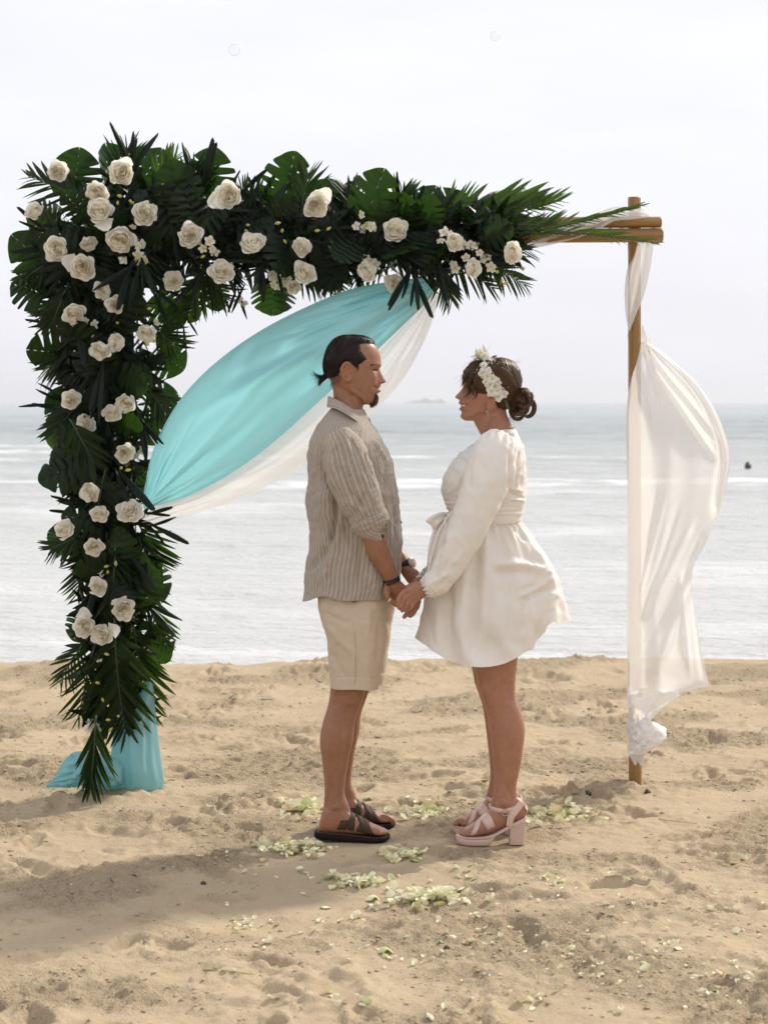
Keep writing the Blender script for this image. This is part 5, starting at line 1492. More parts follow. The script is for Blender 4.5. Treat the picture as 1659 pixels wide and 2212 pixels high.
SHORT = plain('beige_linen', (0.56, 0.45, 0.335), 0.9, 0.10, 60, 0.35, 500, 0.0015, sheen=0.1)
def short_leg(rows, y0, name, par):
    W = man.zloft([(p, a, b, y0, r) for p, a, b, r in rows], 96, 110, 2.3)
    PXq, PYq = man.pix(W)
    f = crease(PXq, PYq, [(690, 1320, 760, 1350, 6, -.008), (700, 1345, 770, 1420, 7, .008), (712, 1400, 745, 1470, 6, -.006), (800, 1310, 790, 1400, 6, .007), (825, 1330, 812, 1440, 6, -.008), (760, 1370, 772, 1470, 6, .006), (735, 1310, 728, 1400, 5, .006), (790, 1420, 800, 1484, 5, .006)])
    f = f + 0.004 * fbm(PXq / 30, PYq / 60 + y0 * 9, 3, 541)
    hemgroove = -0.0016 * np.exp(-((PYq - (A_hem(y0) - 19)) / 1.2) ** 2) + 0.0012 * (PYq > A_hem(y0) - 19)
    W = push(man, W, f + hemgroove)
    hemshift = -3.0 * np.exp(-((PXq - 762) / 30) ** 2) * sstep(1440, 1485, PYq) + 2.5 * sstep(780, 815, PXq) * sstep(1440, 1485, PYq)
    W[..., 2] -= man.m(1) * hemshift
    return W
def A_hem(y0): return 1484 if y0 < 0 else 1473
r1 = [(1262, 690, 836, .072), (1300, 686, 835, .092), (1340, 694, 835, .106), (1378, 705, 833, .106), (1400, 708, 831, .104), (1440, 712, 826, .10), (1465, 714, 821, .099), (1484, 715.5, 817, .099)]
r2 = [(1262, 704, 850, .072), (1300, 702, 853, .092), (1340, 705, 848, .106), (1400, 710, 840, .104), (1440, 714, 834, .10), (1473, 719, 827, .099)]
Wn = short_leg(r1, -.098, '', None); Wf = short_leg(r2, .105, '', None)
mbx = MB(); mbx.add(Wn.reshape(-1, 3), tube_faces(Wn.shape[0], 96, False, False)); mbx.add(Wf.reshape(-1, 3), tube_faces(Wf.shape[0], 96, False, False))
Wp = man.zloft([(1200, 684, 846, 0, .165), (1260, 684, 846, 0, .172), (1300, 688, 842, 0, .172), (1330, 700, 838, 0, .15), (1350, 720, 820, 0, .08)], 64, 40)
mbx.add(Wp.reshape(-1, 3), tube_faces(40, 64, False, True))
shorts = mbx.build('shorts', SHORT, MAN)
STITCH = plain('shorts_stitch', (0.44, 0.345, 0.25), 0.9)
# side seam on the near leg
nrmW = Wn[:, 72]
seam(man, [Wn[k, 72] + np.array([0.0, -0.0005, 0]) for k in range(30, 110, 9)], STITCH, shorts, 0.0009, 'side_seam')

# ------------------------------------------------------------------ sandals, watch, bracelets, ring
SOLE = plain('sandal_sole', (0.012, 0.009, 0.008), 0.7, 0.2, 60, spec=0.15)
LEATH = plain('sandal_leather', (0.060, 0.040, 0.024), 0.62, 0.3, 50, 0.3, 300, 0.0012, spec=0.2)
ff = foot_fn(foot_rows)
def sandal(foff, sg):
    rows = [(679, 1797, 1804, .022), (684, 1793.5, 1809, .034), (700, 1794.5, 1811.5, .040), (730, 1797, 1813.5, .039), (760, 1799.5, 1815, .042), (800, 1803, 1816.5, .051), (822, 1804, 1816.5, .049), (835, 1803, 1813, .040), (842.5, 1803.5, 1808, .022)]
    W = xloft(man, rows, NY, 28, 70, 4.0, foff)
    sd = MB().add(W.reshape(-1, 3), tube_faces(70, 28)).build('sandal', SOLE, MAN)
    W2 = xloft(man, [(x, t - 0.6, t + 2.2, ry * 0.93) for x, t, b_, ry in rows[1:-1]], NY, 28, 50, 4.0, foff)
    MB().add(W2.reshape(-1, 3), tube_faces(50, 28)).build('footbed', LEATH, sd)
    for (xa, xb, w, of) in ((738, 782, 20, .0024), (758, 770, 13, .0032), (792, 762, 13, .0050), (803, 776, 11, .0044), (776, 806, 13, .0030)):
        m_ = strap_band(man, ff, NY, xa, xb, w, of, -0.5, 3.64, .0022, 20, sg, 1753)
        for V_ in m_.v: V_ += foff
        m_.build('strap', LEATH, sd)
sandal(np.zeros(3), 1)
sandal(FOFF + 0, 1)

BLK = plain('black_cord', (0.010, 0.010, 0.011), 0.6, 0.2, 90, 0.5, 400, 0.002)
SILV = plain('silver', (0.62, 0.60, 0.57), 0.25, 0.05, 50, metal=1.0)
for (x, y, R, r, ax) in ((845, 1251, .0295, .0033, (0.34, 0.1, -0.95)), (846.5, 1255.5, .0292, .003, (0.28, 0.2, -0.95)), (844, 1257, .0296, .0026, (0.42, 0.15, -0.9))):
    V, F = torus(man.P(x, y, -.163), R, r, ax); MB().add(V, F).build('bracelet', BLK, MAN)
V, F = torus(man.P(841.5, 1296.5, -.190), .0112, .0022, (0.75, -0.05, -0.55), 24, 8, (0.5, 1.6)); MB().add(V, F).build('ring', SILV, MAN)
wc = man.P(877, 1219.5, .085)
V, F = torus(wc, .0265, .0045, (0.58, -0.2, -0.75), 32, 8, (0.5, 2.3)); watch = MB().add(V, F).build('watch', BLK, MAN)
nrm_ = Vector((0.80, -0.52, 0.30)).normalized()
def disc(c, n_, R, h, N=32):
    u = n_.orthogonal().normalized(); v_ = n_.cross(u); c = Vector(c); W = []
    for (rr, hh) in ((R * .92, -h), (R, -h * .6), (R, h * .4), (R * .9, h)):
        W.append([c + n_ * hh + (u * math.cos(a_) + v_ * math.sin(a_)) * rr for a_ in np.linspace(0, 2 * np.pi, N, endpoint=False)])
    return np.array(W).reshape(-1, 3), tube_faces(4, N)
cc = np.array(wc) + np.array(nrm_) * 0.027
V, F = disc(cc, nrm_, .0205, .0055); MB().add(V, F).build('case', SILV, watch)
V, F = disc(cc + np.array(nrm_) * .0045, nrm_, .0168, .0022); MB().add(V, F).build('dial', plain('watch_dial_reflection', (0.55, 0.42, 0.36), 0.12, 0.05), watch)  # pinkish reflection on the watch face put into the dial colour
# ------------------------------------------------------------------ the woman
wom = Fig(7.02, at(1090, 1820, 7.02)[0])
WOM = empty('person', tuple(wom.base), 'woman in short cream dress and flower crown holding hands, facing left', 'person', 'couple holding hands')
NYw = -0.085; FOW = np.array([-0.006, 0.165, 0.0])
mb = MB()
lw = [(1330, 1005, 1135, .088), (1390, 1008, 1122, .082), (1430, 1021, 1117, .070), (1460, 1028, 1114, .061), (1487, 1033, 1113, .055), (1511, 1041, 1116, .052), (1536, 1049.5, 1125, .052), (1574, 1056, 1133.5, .054), (1615, 1061, 1130, .049), (1660, 1066, 1123, .040), (1692, 1067.5, 1116, .034), (1714, 1065, 1116, .033), (1730, 1061, 1121, .033), (1748, 1058, 1128, .033)]
Wl = wom.zloft([(a, b, c, NYw, r) for a, b, c, r in lw], 28, 90)
addg(Wl); addg(Wl + FOW)
wfoot = [(1136.5, 1744, 1760, .016), (1131, 1732, 1765, .025), (1120, 1722, 1771, .031), (1103, 1718, 1779, .033), (1085, 1724, 1788, .034), (1068, 1738, 1796, .036), (1050, 1757, 1801, .039), (1030, 1774, 1804, .042), (1013, 1784, 1805, .043), (1003, 1789, 1805, .040)]
fw = xloft(wom, wfoot, NYw); addg(fw); addg(fw + FOW)
WT = [(1008, 990, 1798, .030, .0105), (1008, 990, 1799, .012, .0075), (1010, 993, 1799, -.004, .0072), (1012, 997, 1799, -.018, .007), (1016, 1002, 1799, -.031, .0068)]
toes(wom, NYw, WT, np.zeros(3)); toes(wom, NYw, [(a, b, c, -d, e) for a, b, c, d, e in WT], FOW)
addg(wom.zloft([(1360, 1010, 1122, 0, .10), (1300, 1000, 1132, 0, .14), (1230, 1000, 1132, 0, .14), (1160, 992, 1118, 0, .118), (1110, 990, 1112, 0, .112), (1060, 972, 1120, 0, .135), (1020, 975, 1124, 0, .15), (985, 1000, 1124, 0, .15), (960, 1024, 1121, 0, .135), (945, 1043, 1117, 0, .10), (935, 1046, 1113, 0, .06)], 40, 90))
addg(np.array([W_ for W_ in wom.zloft([(958, 1050, 1116, 0, .058), (940, 1038.5, 1113, 0, .050), (925, 1030.5, 1108, 0, .048), (910, 1023, 1101, 0, .048), (893, 1022, 1094, 0, .050), (872, 1030, 1092, 0, .052)], 32, 40)]))
WLEV = [(779, 1060, 1060, 1074, .008), (782, 1042, 1042, 1090, .036), (790, 1021, 1021.5, 1104, .057), (802, 1008, 1011, 1113, .068), (814, 1001, 1006.5, 1117, .073), (824, 998, 1005, 1118, .074), (832, 1000.5, 1006, 1116, .074), (838, 998, 1007, 1114, .073), (847, 991.5, 1007.5, 1110, .071), (853, 985.5, 1007.5, 1107, .070), (857, 982.6, 1007.5, 1105, .069), (860.5, 984.5, 1007, 1102, .068), (864.5, 992.8, 1006.5, 1099, .066), (870.5, 989.6, 1005.5, 1095, .064), (874, 994.5, 1005, 1092, .062), (878, 996, 1005, 1088, .061), (883.5, 991.2, 1004, 1083, .058), (888.5, 996.0, 1003.5, 1077, .055), (892, 997, 1002.5, 1072, .052), (899, 994, 1000, 1060, .047), (905, 998, 1001.5, 1046, .038), (909, 1006, 1008, 1036, .022)]
WFE = {'sig': ([780, 815, 832, 840, 848, 860, 867, 884, 892, 910], [.05, .032, .0125, .0105, .0115, .0150, .022, .022, .020, .022]),
       'bumps': [(.030, 834, .015, 6.5, -5.5), (.033, 824, .018, 4.5, 1.6), (.040, 855, .016, 9, 3.6), (.026, 872, .010, 7, 1.4), (.031, 877, .007, 5, -2.2), (.012, 860, .006, 4, 1.2)]}
HW, HX, HY = head_surface(wom, WLEV, -1, WFE)
addg(HW)
ear(wom, 1059, 868, 19, 31, .066, -1)
def addw(L, **kw):
    V, F = wom.limb(L, **kw); mb.add(V.reshape(-1, 3), F)
for s in (1, -1):
    k = 1 if s == 1 else -1
    if s == 1:
        addw([(1075, 968, -.125, 34, .045), (1058, 1030, -.165, 32, .043), (1032, 1100, -.19, 28, .040), (1005, 1155, -.195, 25, .037), (970, 1212, -.19, 21, .033), (940, 1250, -.18, 17, .026), (924, 1266, -.176, 14.5, .021)])
    else:
        addw([(1075, 968, .125, 34, .045), (1058, 1030, .165, 32, .043), (1032, 1100, .185, 28, .040), (1000, 1155, .17, 25, .037), (965, 1205, .13, 21, .033), (935, 1243, .09, 17, .026), (922, 1258, .075, 14.5, .021)])
# near hand lying in his: back of the hand to the camera, four fingers over his palm
addw([(926, 1265, -.176, 14.5, .019), (915, 1270, -.176, 17, .018), (902, 1277, -.172, 20, .0165), (889, 1285, -.166, 20, .0155), (880, 1290, -.160, 16.5, .013)])
addw([(876, 1276, -.172, 5.8, .009), (866, 1286, -.182, 5.6, .0088), (860, 1299, -.184, 5.2, .0082), (862, 1314, -.178, 4.2, .0065)])
addw([(883, 1284, -.172, 6.0, .0092), (873, 1296, -.184, 5.8, .009), (867, 1309, -.184, 5.2, .0082), (869, 1320, -.177, 4.2, .0065)])
addw([(890, 1292, -.170, 6.0, .0092), (881, 1303, -.181, 5.6, .0088), (876, 1313, -.180, 5.0, .008), (878, 1320, -.172, 4.2, .0065)])
addw([(898, 1297, -.168, 5.4, .0085), (890, 1308, -.176, 5.0, .008), (886, 1315, -.175, 4.4, .007)])
addw([(908, 1262, -.165, 7, .011), (894, 1264, -.158, 6.4, .0105), (880, 1268, -.150, 5.4, .009)])
# far hand
addw([(922, 1258, .075, 14, .019), (908, 1262, .05, 16, .016), (896, 1266, .035, 15, .014)])
addw([(900, 1262, .03, 6, .009), (888, 1268, .02, 5.4, .0085), (882, 1276, .015, 4.8, .0075)])
WBODY = remeshed('body', mb, 0.0027, 2)
V = verts(WBODY)
V = sculpt(wom, WBODY, V, [(1058, 1520, 1066, 1600, 9, -.004), (1066, 1590, 1076, 1690, 8, -.0035), (1095, 1540, 1108, 1620, 12, .004), (1048, 1480, 1052, 1505, 9, .004), (1100, 1470, 1100, 1520, 8, -.006), (1088, 1690, 1106, 1730, 5, -.003), (1092, 1728, 1086, 1742, 7, .005), (1062, 892, 1040, 942, 5, .0035), (1068, 896, 1050, 945, 5, -.003), (1056, 890, 1012, 905, 5, -.004), (1052, 884, 1012, 900, 5, .0035), (1012, 862, 1008, 880, 2.6, -.0028), (1018, 860, 1016, 880, 5, .0025), (873, 1282, 862, 1312, 1.2, .0), (870, 1288, 865, 1312, 1.6, -.0035), (878, 1294, 872, 1316, 1.6, -.0035), (887, 1300, 881, 1318, 1.6, -.0035), (880, 1282, 900, 1274, 1.6, -.0014), (886, 1290, 906, 1281, 1.6, -.0014)], 1.0)
px, py = wom.pix(V)
colr = np.tile(np.array([0.38, 0.188, 0.112]), (len(V), 1))
head = (py < 912)
tint(head * np.exp(-((px - 997) / 7) ** 2 - ((py - 877.5) / 8) ** 2) * (np.abs(V[:, 1]) < .023) * (1 - np.exp(-((py - 876) / 1.8) ** 2) * 0.2), (0.30, 0.075, 0.07), 0.95)
tint(head * np.exp(-((px - 1025) / 16) ** 2 - ((py - 868) / 16) ** 2), (0.42, 0.165, 0.095), 0.6)
tint(head * np.exp(-((px - 1060) / 12) ** 2 - ((py - 868) / 16) ** 2) * (np.abs(V[:, 1]) > .062), (0.44, 0.155, 0.085), 0.6)
tint(((py > 1300) & (py < 1325) & (px < 880) & (py > 1312)).astype(float), (0.33, 0.13, 0.12), 0.5)
tint((py > 1780).astype(float), (0.39, 0.175, 0.11), 0.5)
colr = colr * (1 + 0.09 * fbm(px / 9, py / 9 + 50 * np.sign(V[:, 1]), 3, 171) + 0.06 * fbm(px / 30, py / 40, 2, 173))[:, None]
tint(head * np.exp(-((px - 1003) / 7) ** 2 - ((py - (876.5 - (px - 996) * 0.25)) / 1.2) ** 2) * (px < 1012) * (np.abs(V[:, 1]) > .012), (0.09, 0.025, 0.022), 0.8)
tint(head * np.exp(-((px - 1007) / 5) ** 4 - ((py - 836) / 1.3) ** 2) * (np.abs(V[:, 1]) > .012), (0.03, 0.015, 0.01), 0.9)
tint(head * np.exp(-((px - 1010) / 8) ** 4 - ((py - 824.5) / 1.6) ** 2) * (np.abs(V[:, 1]) > .010), (0.06, 0.03, 0.02), 0.7)
cattr(WBODY, 'col', colr)
obj('body', WBODY, SKIN, WOM)
TEETH = plain('teeth', (0.75, 0.72, 0.66), 0.3, 0.03)
V, F = path_tube(np.array([wom.P(1003.5, 875.6, -.021), wom.P(999.6, 876, -.011), wom.P(998.2, 876.3, 0), wom.P(999.6, 876, .011), wom.P(1003.5, 875.6, .021)]), [wom.m(1.5)] * 5, 10, 20, side=(0, 0, 1), rad2=[wom.m(2.2)] * 5)
MB().add(V.reshape(-1, 3), F).build('teeth', TEETH, WOM)

# hair swept back under the crown into a bun of curls
HAIR_W = hair_mat('hair_brown', (0.010, 0.005, 0.003), (0.125, 0.062, 0.028), 0.36)
WH, WHX, WHY = head_surface(wom, WLEV, -1, WFE, 200, 200)
low = [(990, 812), (1004, 818), (1014, 826), (1020, 842), (1032, 850), (1046, 852), (1054, 854), (1066, 862), (1070, 876), (1076, 890), (1086, 904), (1100, 908), (1130, 900)]
hp = low + [(1160, 900), (1160, 740), (980, 740)]
ins = in_poly(WHX, WHY, hp); dist = poly_dist(WHX, WHY, low, False)
hx = WH[..., 0]; bunc = wom.P(1120, 862)
ang = np.arctan2(WH[..., 2] - bunc[2], WH[..., 0] - bunc[0]) + WH[..., 1] * 1.2
thick = 0.0015 + 0.0105 * sstep(0, 14, dist) + 0.006 * sstep(1060, 1110, WHX) * sstep(0, 10, dist)
off = np.where(ins, -0.001 + thick, -0.002) + 0.0018 * noise2(ang * 26, WH[..., 1] * 12, 9) * ins + 0.0012 * noise2(ang * 60, WH[..., 1] * 12, 10) * ins
msk = ins | (dist < 1.2)
Vc, F = cap_from(WH, msk, off, 200)
me = mesh('hair', Vc, F); fattr(me, 'strand', (ang * 48)[msk]); whair = obj('hair', me, HAIR_W, WOM)
g = np.random.default_rng(91)
def lock(ptl, r, name='curl', par=None, N=12, n=44, flat=1.0):
    pts = np.array([wom.P(*q) for q in ptl]); r = np.asarray(r, float)
    V, F = path_tube(pts, r, N, n, side=(0.2, 1, 0.1), rad2=r * flat)
    th_ = np.arange(N) / N
    bmp = 1 + 0.16 * np.sin(th_ * 2 * np.pi * 4 + g.random() * 6)[None, :, None]
    c = V.mean(1, keepdims=True); V = c + (V - c) * bmp
    mb_ = MB().add(V.reshape(-1, 3), F, strand=np.tile(np.abs(th_ * 2 - 1) * 14 + g.random() * 40, V.shape[0]))
    return mb_.build(name, HAIR_W, par or whair)
# bun: overlapping rolled loops
BC = (1124, 866)
for k in range(24):
    a0 = g.random() * 6.28; tilt = g.normal() * 0.9; R = 9 + g.random() * 12
    cxk, cyk = BC[0] + g.normal() * 7, BC[1] + g.normal() * 9; y0 = g.normal() * .018
    ptl = []
    for q in np.linspace(0, 4.3, 8):
        ptl.append((cxk + R * 0.8 * math.cos(a0 + q), cyk + R * math.sin(a0 + q), y0 - .016 + .02 * math.sin(q * 1.2 + tilt) * math.cos(tilt)))
    lock(ptl, [0.003, 0.007, 0.009, 0.0095, 0.0095, 0.009, 0.007, 0.003])
V, F = path_tube(wom.pts([(1104, 858, 0), (1118, 864, 0), (1128, 870, 0)]), [wom.m(18), wom.m(21), wom.m(17)], 20, 20, rad2=[.04, .042, .035])
MB().add(V.reshape(-1, 3), F, strand=np.tile(np.arange(20) * 2.0, V.shape[0])).build('bun_core', HAIR_W, whair)
# combed-back swathes over the crown
for k in range(12):
    t = k / 11; x0, y0p = 1048 + 12 * t, 786 + 52 * t
    ys = -.040 - .036 * math.sin(t * 2.2)
    lock([(x0, y0p, ys), (1078 + 6 * t, 780 + 50 * t - 6 * math.sin(t * 3), ys - .006 - .012 * t), (1104 + 4 * t, 800 + 36 * t, ys * .95), (1116, 838 + 14 * t, ys * .5)], [0.004, 0.0085, 0.0085, 0.006], 'swathe', None, 10, 40, 0.6)
# loose curls blown over the brow and cheek
def wave(p0, p1, amp, turns, y0, y1, ph=0.0, n=12):
    out = []
    for q in np.linspace(0, 1, n):
        out.append((p0[0] + (p1[0] - p0[0]) * q + amp * math.sin(q * turns * 6.28 + ph) * (0.4 + 0.8 * q), p0[1] + (p1[1] - p0[1]) * q + amp * 0.5 * math.cos(q * turns * 6.28 + ph), y0 + (y1 - y0) * q + .006 * math.cos(q * turns * 6.28 + ph)))
    return out
for (p0, p1, am, tu, y0, y1, r, ph) in (((1030, 778), (1004, 832), 6, 0.8, -.05, -.03, .0075, .3), ((1030, 782), (1010, 806), 5, 0.6, -.035, -.015, .008, 2.0), ((1034, 788), (1012, 848), 8, 1.0, -.062, -.05, .0075, 1.0), ((1030, 800), (1000, 862), 6, 1.1, -.062, -.045, .005, 2.4), ((1036, 806), (1026, 852), 6, .9, -.068, -.066, .006, .2), ((1022, 785), (1000, 826), 5, .8, -.02, .0, .0075, 4.0), ((1024, 780), (1003, 818), 5, .7, .02, .02, .008, 1.0), ((1040, 812), (1018, 868), 5, 1.0, -.07, -.066, .0035, 3.0)):
    L = wave(p0, p1, am, tu, y0, y1, ph); lock(L, np.concatenate([[r * .6], np.full(6, r), np.linspace(r, r * .2, 5)]))
S = []
for k in range(150):
    z = k % 5
    if z == 0: p0, p1, am = (1030 + g.normal() * 5, 780 + g.normal() * 6), (1000 + g.normal() * 5, 845 + g.normal() * 14), 5
    elif z == 1: p0, p1, am = (1035 + g.normal() * 4, 808), (1012 + g.normal() * 8, 866 + g.normal() * 6), 4
    elif z == 2: p0, p1, am = (1080 + g.normal() * 20, 780 + g.normal() * 2), (1110 + g.normal() * 12, 776 + g.random() * 20), 2
    elif z == 3: p0, p1, am = (1100 + g.normal() * 8, 900 + g.normal() * 4), (1112 + g.normal() * 7, 912 + g.normal() * 6), 2
    else: p0, p1, am = (1130 + g.normal() * 10, 866 + g.normal() * 16), (1148 + g.normal() * 6, 866 + g.normal() * 24), 3
    yy = -.05 + g.normal() * .03 if z < 2 else g.normal() * .03
    S.append(cr(wom.pts(wave(p0, p1, am, .8, yy, yy, g.random() * 6, 7)), 12))
Vs, Fs = strands(S, 0.0003)
MB().add(Vs, Fs, strand=np.repeat(g.random(len(S)) * 60, 36)).build('flyaway_strands', HAIR_W, whair)['kind'] = 'stuff'

S = []
for k in range(150):                       # wispy waves filling the fringe between the bigger curls
    u = g.random()
    p0 = (1040 - 14 * u + g.normal() * 2, 772 + 36 * u + g.normal() * 3); p1 = (1006 + g.normal() * 7, 812 + 38 * u + g.normal() * 9)
    y0 = -.045 - .022 * u + (0.05 if k % 5 == 0 else 0); S.append(cr(wom.pts(wave(p0, p1, 3 + 3 * g.random(), .9, y0, y0 * .7 + g.normal() * .008, g.random() * 6, 8)), 14))
Vs, Fs = strands(S, 0.0009)
MB().add(Vs, Fs, strand=np.repeat(g.random(len(S)) * 60, 42)).build('fringe_strands', HAIR_W, whair)['kind'] = 'stuff'
# flower crown
crown = empty('flower_crown'); crown.parent = WOM
def petal5(seed, n=5):
    r_ = np.random.default_rng(seed); mbp = MB()
    for k in range(n):
        a = k * 2 * math.pi / n + r_.normal() * .12
        u = np.linspace(-1, 1, 6); v = np.linspace(0, 1, 7); U, Vv = np.meshgrid(u, v)
        w = 0.50 * np.sin(np.pi * (0.06 + 0.80 * Vv)) ** 0.6
        X = 0.06 + Vv * (1 - 0.12 * U ** 2); Y = U * w; Z = 0.25 * U ** 2 * Vv + 0.45 * Vv - 0.55 * Vv ** 2 * (.5 + r_.random()) + .06 * np.sin(U * 3 + r_.random() * 6)
        c, s = math.cos(a), math.sin(a)
        mbp.add(np.stack([X * c - Y * s, X * s + Y * c, Z], -1).reshape(-1, 3), grid_faces(7, 6), deep=((1 - Vv) ** 4).ravel())
    me = mbp.mesh('crown_flower'); me.materials.append(WHITE_P); return me
CF = [petal5(s + 40) for s in range(4)]
CFL = [(1037, 762, 9), (1030, 768, 7), (1046, 768, 10), (1052, 779, 11), (1063, 785, 11), (1044, 790, 9), (1044, 806, 11), (1055, 800, 8), (1053, 813, 10), (1063, 818, 11), (1073, 825, 10), (1058, 831, 11), (1070, 834, 11), (1061, 846, 11), (1073, 845, 10), (1083, 843, 9), (1077, 857, 11), (1087, 850, 10), (1041, 778, 7), (1050, 824, 8)]
def head_near_y(px_, py_):
    i = int(np.argmin(np.abs(WHY[:, 0] - py_)))
    row = np.where(WH[i, :, 1] <= 0)[0]; j = row[np.argmin(np.abs(WHX[i, row] - px_))]
    return WH[i, j, 1]
for k, (x, y, r) in enumerate(CFL):
    yn = head_near_y(x, max(y, 782)) * (1.0 if y > 786 else 0.8) - .016 - .004 * g.random()
    pos = wom.P(x, y, yn); s = wom.m(r) * 1.05
    up = Vector((g.normal() * .35 - .1, -1, g.normal() * .3 + .15)).normalized()
    o = obj('flower', CF[k % 4], None, crown); o.location = tuple(pos); o.rotation_mode = 'QUATERNION'
    o.rotation_quaternion = up.to_track_quat('Z', 'Y') @ Matrix.Rotation(g.random() * 6, 3, 'Z').to_quaternion(); o.scale = (s, s, s)
    if k % 2 == 0:                       # same wreath running down the far side
        o2 = obj('flower', CF[(k + 1) % 4], None, crown); o2.location = tuple(wom.P(x, y, -yn)); o2.rotation_mode = 'QUATERNION'
        o2.rotation_quaternion = Vector((up[0], 1, up[2])).to_track_quat('Z', 'Y'); o2.scale = (s, s, s)
for (x, y, t, rr_) in ((1028, 756, 0, 1), (1043, 748, 0, 1)):
    mbp = MB(); V, F = path_tube(wom.pts([(x + 6, y + 12, -.03), (x + 3, y + 5, -.035), (x, y - 4, -.038)]), [.003, .006, .0015], 8, 10, rad2=[.002] * 3); mbp.add(V.reshape(-1, 3), F, deep=np.zeros(V.shape[0] * V.shape[1])); mbp.build('petal', WHITE_P, crown)
LEAFC = plain('crown_leaf', (0.035, 0.065, 0.022), 0.5)
for (x0, y0, x1, y1) in ((1034, 800, 1019, 806), (1066, 795, 1078, 786), (1085, 832, 1094, 820), (1090, 866, 1100, 886), (1062, 772, 1074, 768), (1088, 862, 1096, 874), (1066, 806, 1074, 812), (1040, 795, 1030, 790)):
    yn = head_near_y(x0, max(y0, 784)) - .014
    p, q = wom.P(x0, y0, yn), wom.P(x1, y1, yn - .004)
    me = BLADES[0].copy(); me.materials.clear(); me.materials.append(LEAFC)
    o = bpy.data.objects.new('leaf', me); COL.objects.link(o); o.parent = crown; L_ = np.linalg.norm(q - p)
    o.matrix_basis = orient(p, q - p, (0.2, -1, 0.2), (L_ * 4.2, L_, L_))
YB = plain('yellow_filler_bud', (0.62, 0.48, 0.10), 0.6)
WB2 = plain('white_filler_bud', (0.75, 0.74, 0.66), 0.6)
for k in range(46):
    x, y, _ = CFL[int(g.integers(len(CFL)))]; x += g.normal() * 7; y += g.normal() * 7
    yn = head_near_y(x, max(y, 784)) - .014 - .006 * g.random()
    V, F = path_tube([wom.P(x, y, yn), wom.P(x + .6, y - 1.2, yn - .002)], [.0022, .0024], 6, 4); MB().add(V.reshape(-1, 3), F).build('filler_bud', YB if k % 3 == 0 else WB2, crown)
for a_, b_ in (((1047, 770), (1060, 742)), ((1030, 766), (1012, 772))):
    Vs, Fs = strands([cr(wom.pts([(a_[0], a_[1], -.05), ((a_[0] + b_[0]) / 2 - 1, (a_[1] + b_[1]) / 2, -.055), (b_[0], b_[1], -.05)]), 12)], .0007)
    MB().add(Vs, Fs, strand=np.zeros(len(Vs))).build('flyaway_strands', HAIR_W, whair)

# earring and necklace
V, F = torus(wom.P(1052.5, 889, -.072), .0042, .0007, (0.1, 1, 0)); MB().add(V, F).build('earring', SILV, WOM)
V, F = path_tube(wom.pts([(1053, 884, -.071), (1053, 896, -.071), (1055, 908, -.070)]), [.0005] * 3, 6, 8); MB().add(V.reshape(-1, 3), F).build('earring_chain', SILV, WOM)
nl = [(1113, 923, 0), (1100, 926, -.035), (1078, 934, -.052), (1058, 945, -.050), (1044, 955, -.03), (1040, 958, 0), (1044, 955, .03), (1058, 945, .05), (1078, 934, .052), (1100, 926, .035), (1113, 923, 0)]
V, F = path_tube(wom.pts(nl), [.0011] * len(nl), 6, 80, round_ends=False); MB().add(V.reshape(-1, 3), F).build('necklace', plain('necklace_dark', (0.10, 0.08, 0.09), 0.4, metal=0.5), WOM)
V, F = torus(wom.P(922, 1262, -.178), .0205, .0008, (0.85, .2, .45)); MB().add(V, F).build('bracelet', SILV, WOM)

# ------------------------------------------------------------------ her dress
CREAM = cloth('cream_satin', (0.88, 0.84, 0.765), 0.16, tcol=(0.88, 0.81, 0.70), rough=0.55, sheen=0.2, var=0.02, soft=0.10)
BR = [(927, 1080, 1114, .050), (938, 1056, 1119, .095), (950, 1036, 1124, .128), (964, 1013, 1130, .150), (980, 992, 1133.5, .160), (1011, 966, 1136.5, .165), (1047, 953, 1136.5, .163), (1068, 954, 1136, .156), (1090, 963, 1134, .146), (1106, 971, 1129, .139), (1128, 971, 1122, .137)]
W = wom.zloft([(p, a, b, 0, r) for p, a, b, r in BR], 160, 120, 2.3)
PXq, PYq = wom.pix(W)
f = crease(PXq, PYq, [(1012, 1004, 985, 985, 4, -.006), (1005, 1030, 975, 1090, 6, -.010), (990, 1060, 972, 1100, 4, .008), (1000, 1010, 985, 1060, 6, .006), (1120, 960, 1108, 1050, 4, -.006), (1130, 1000, 1122, 1060, 4, -.007), (1126, 990, 1114, 1060, 4, .006), (1092, 1060, 1132, 1078, 3, -.007), (1096, 1052, 1130, 1062, 3, .005), (1098, 1078, 1134, 1081, 3, .006), (975, 1095, 985, 1110, 3, -.006), (1100, 975, 1112, 1030, 4, .006)])
f = f + (0.0035 * fbm(PXq / 30, PYq / 40, 3, 601) + 0.0018 * fbm(PXq / 10 + PYq / 26, PYq / 12, 3, 603)) * sstep(930, 965, PYq)
W = push(wom, W, f)
dress = cloth_shell(wom, W, True, CREAM, 'dress', WOM)
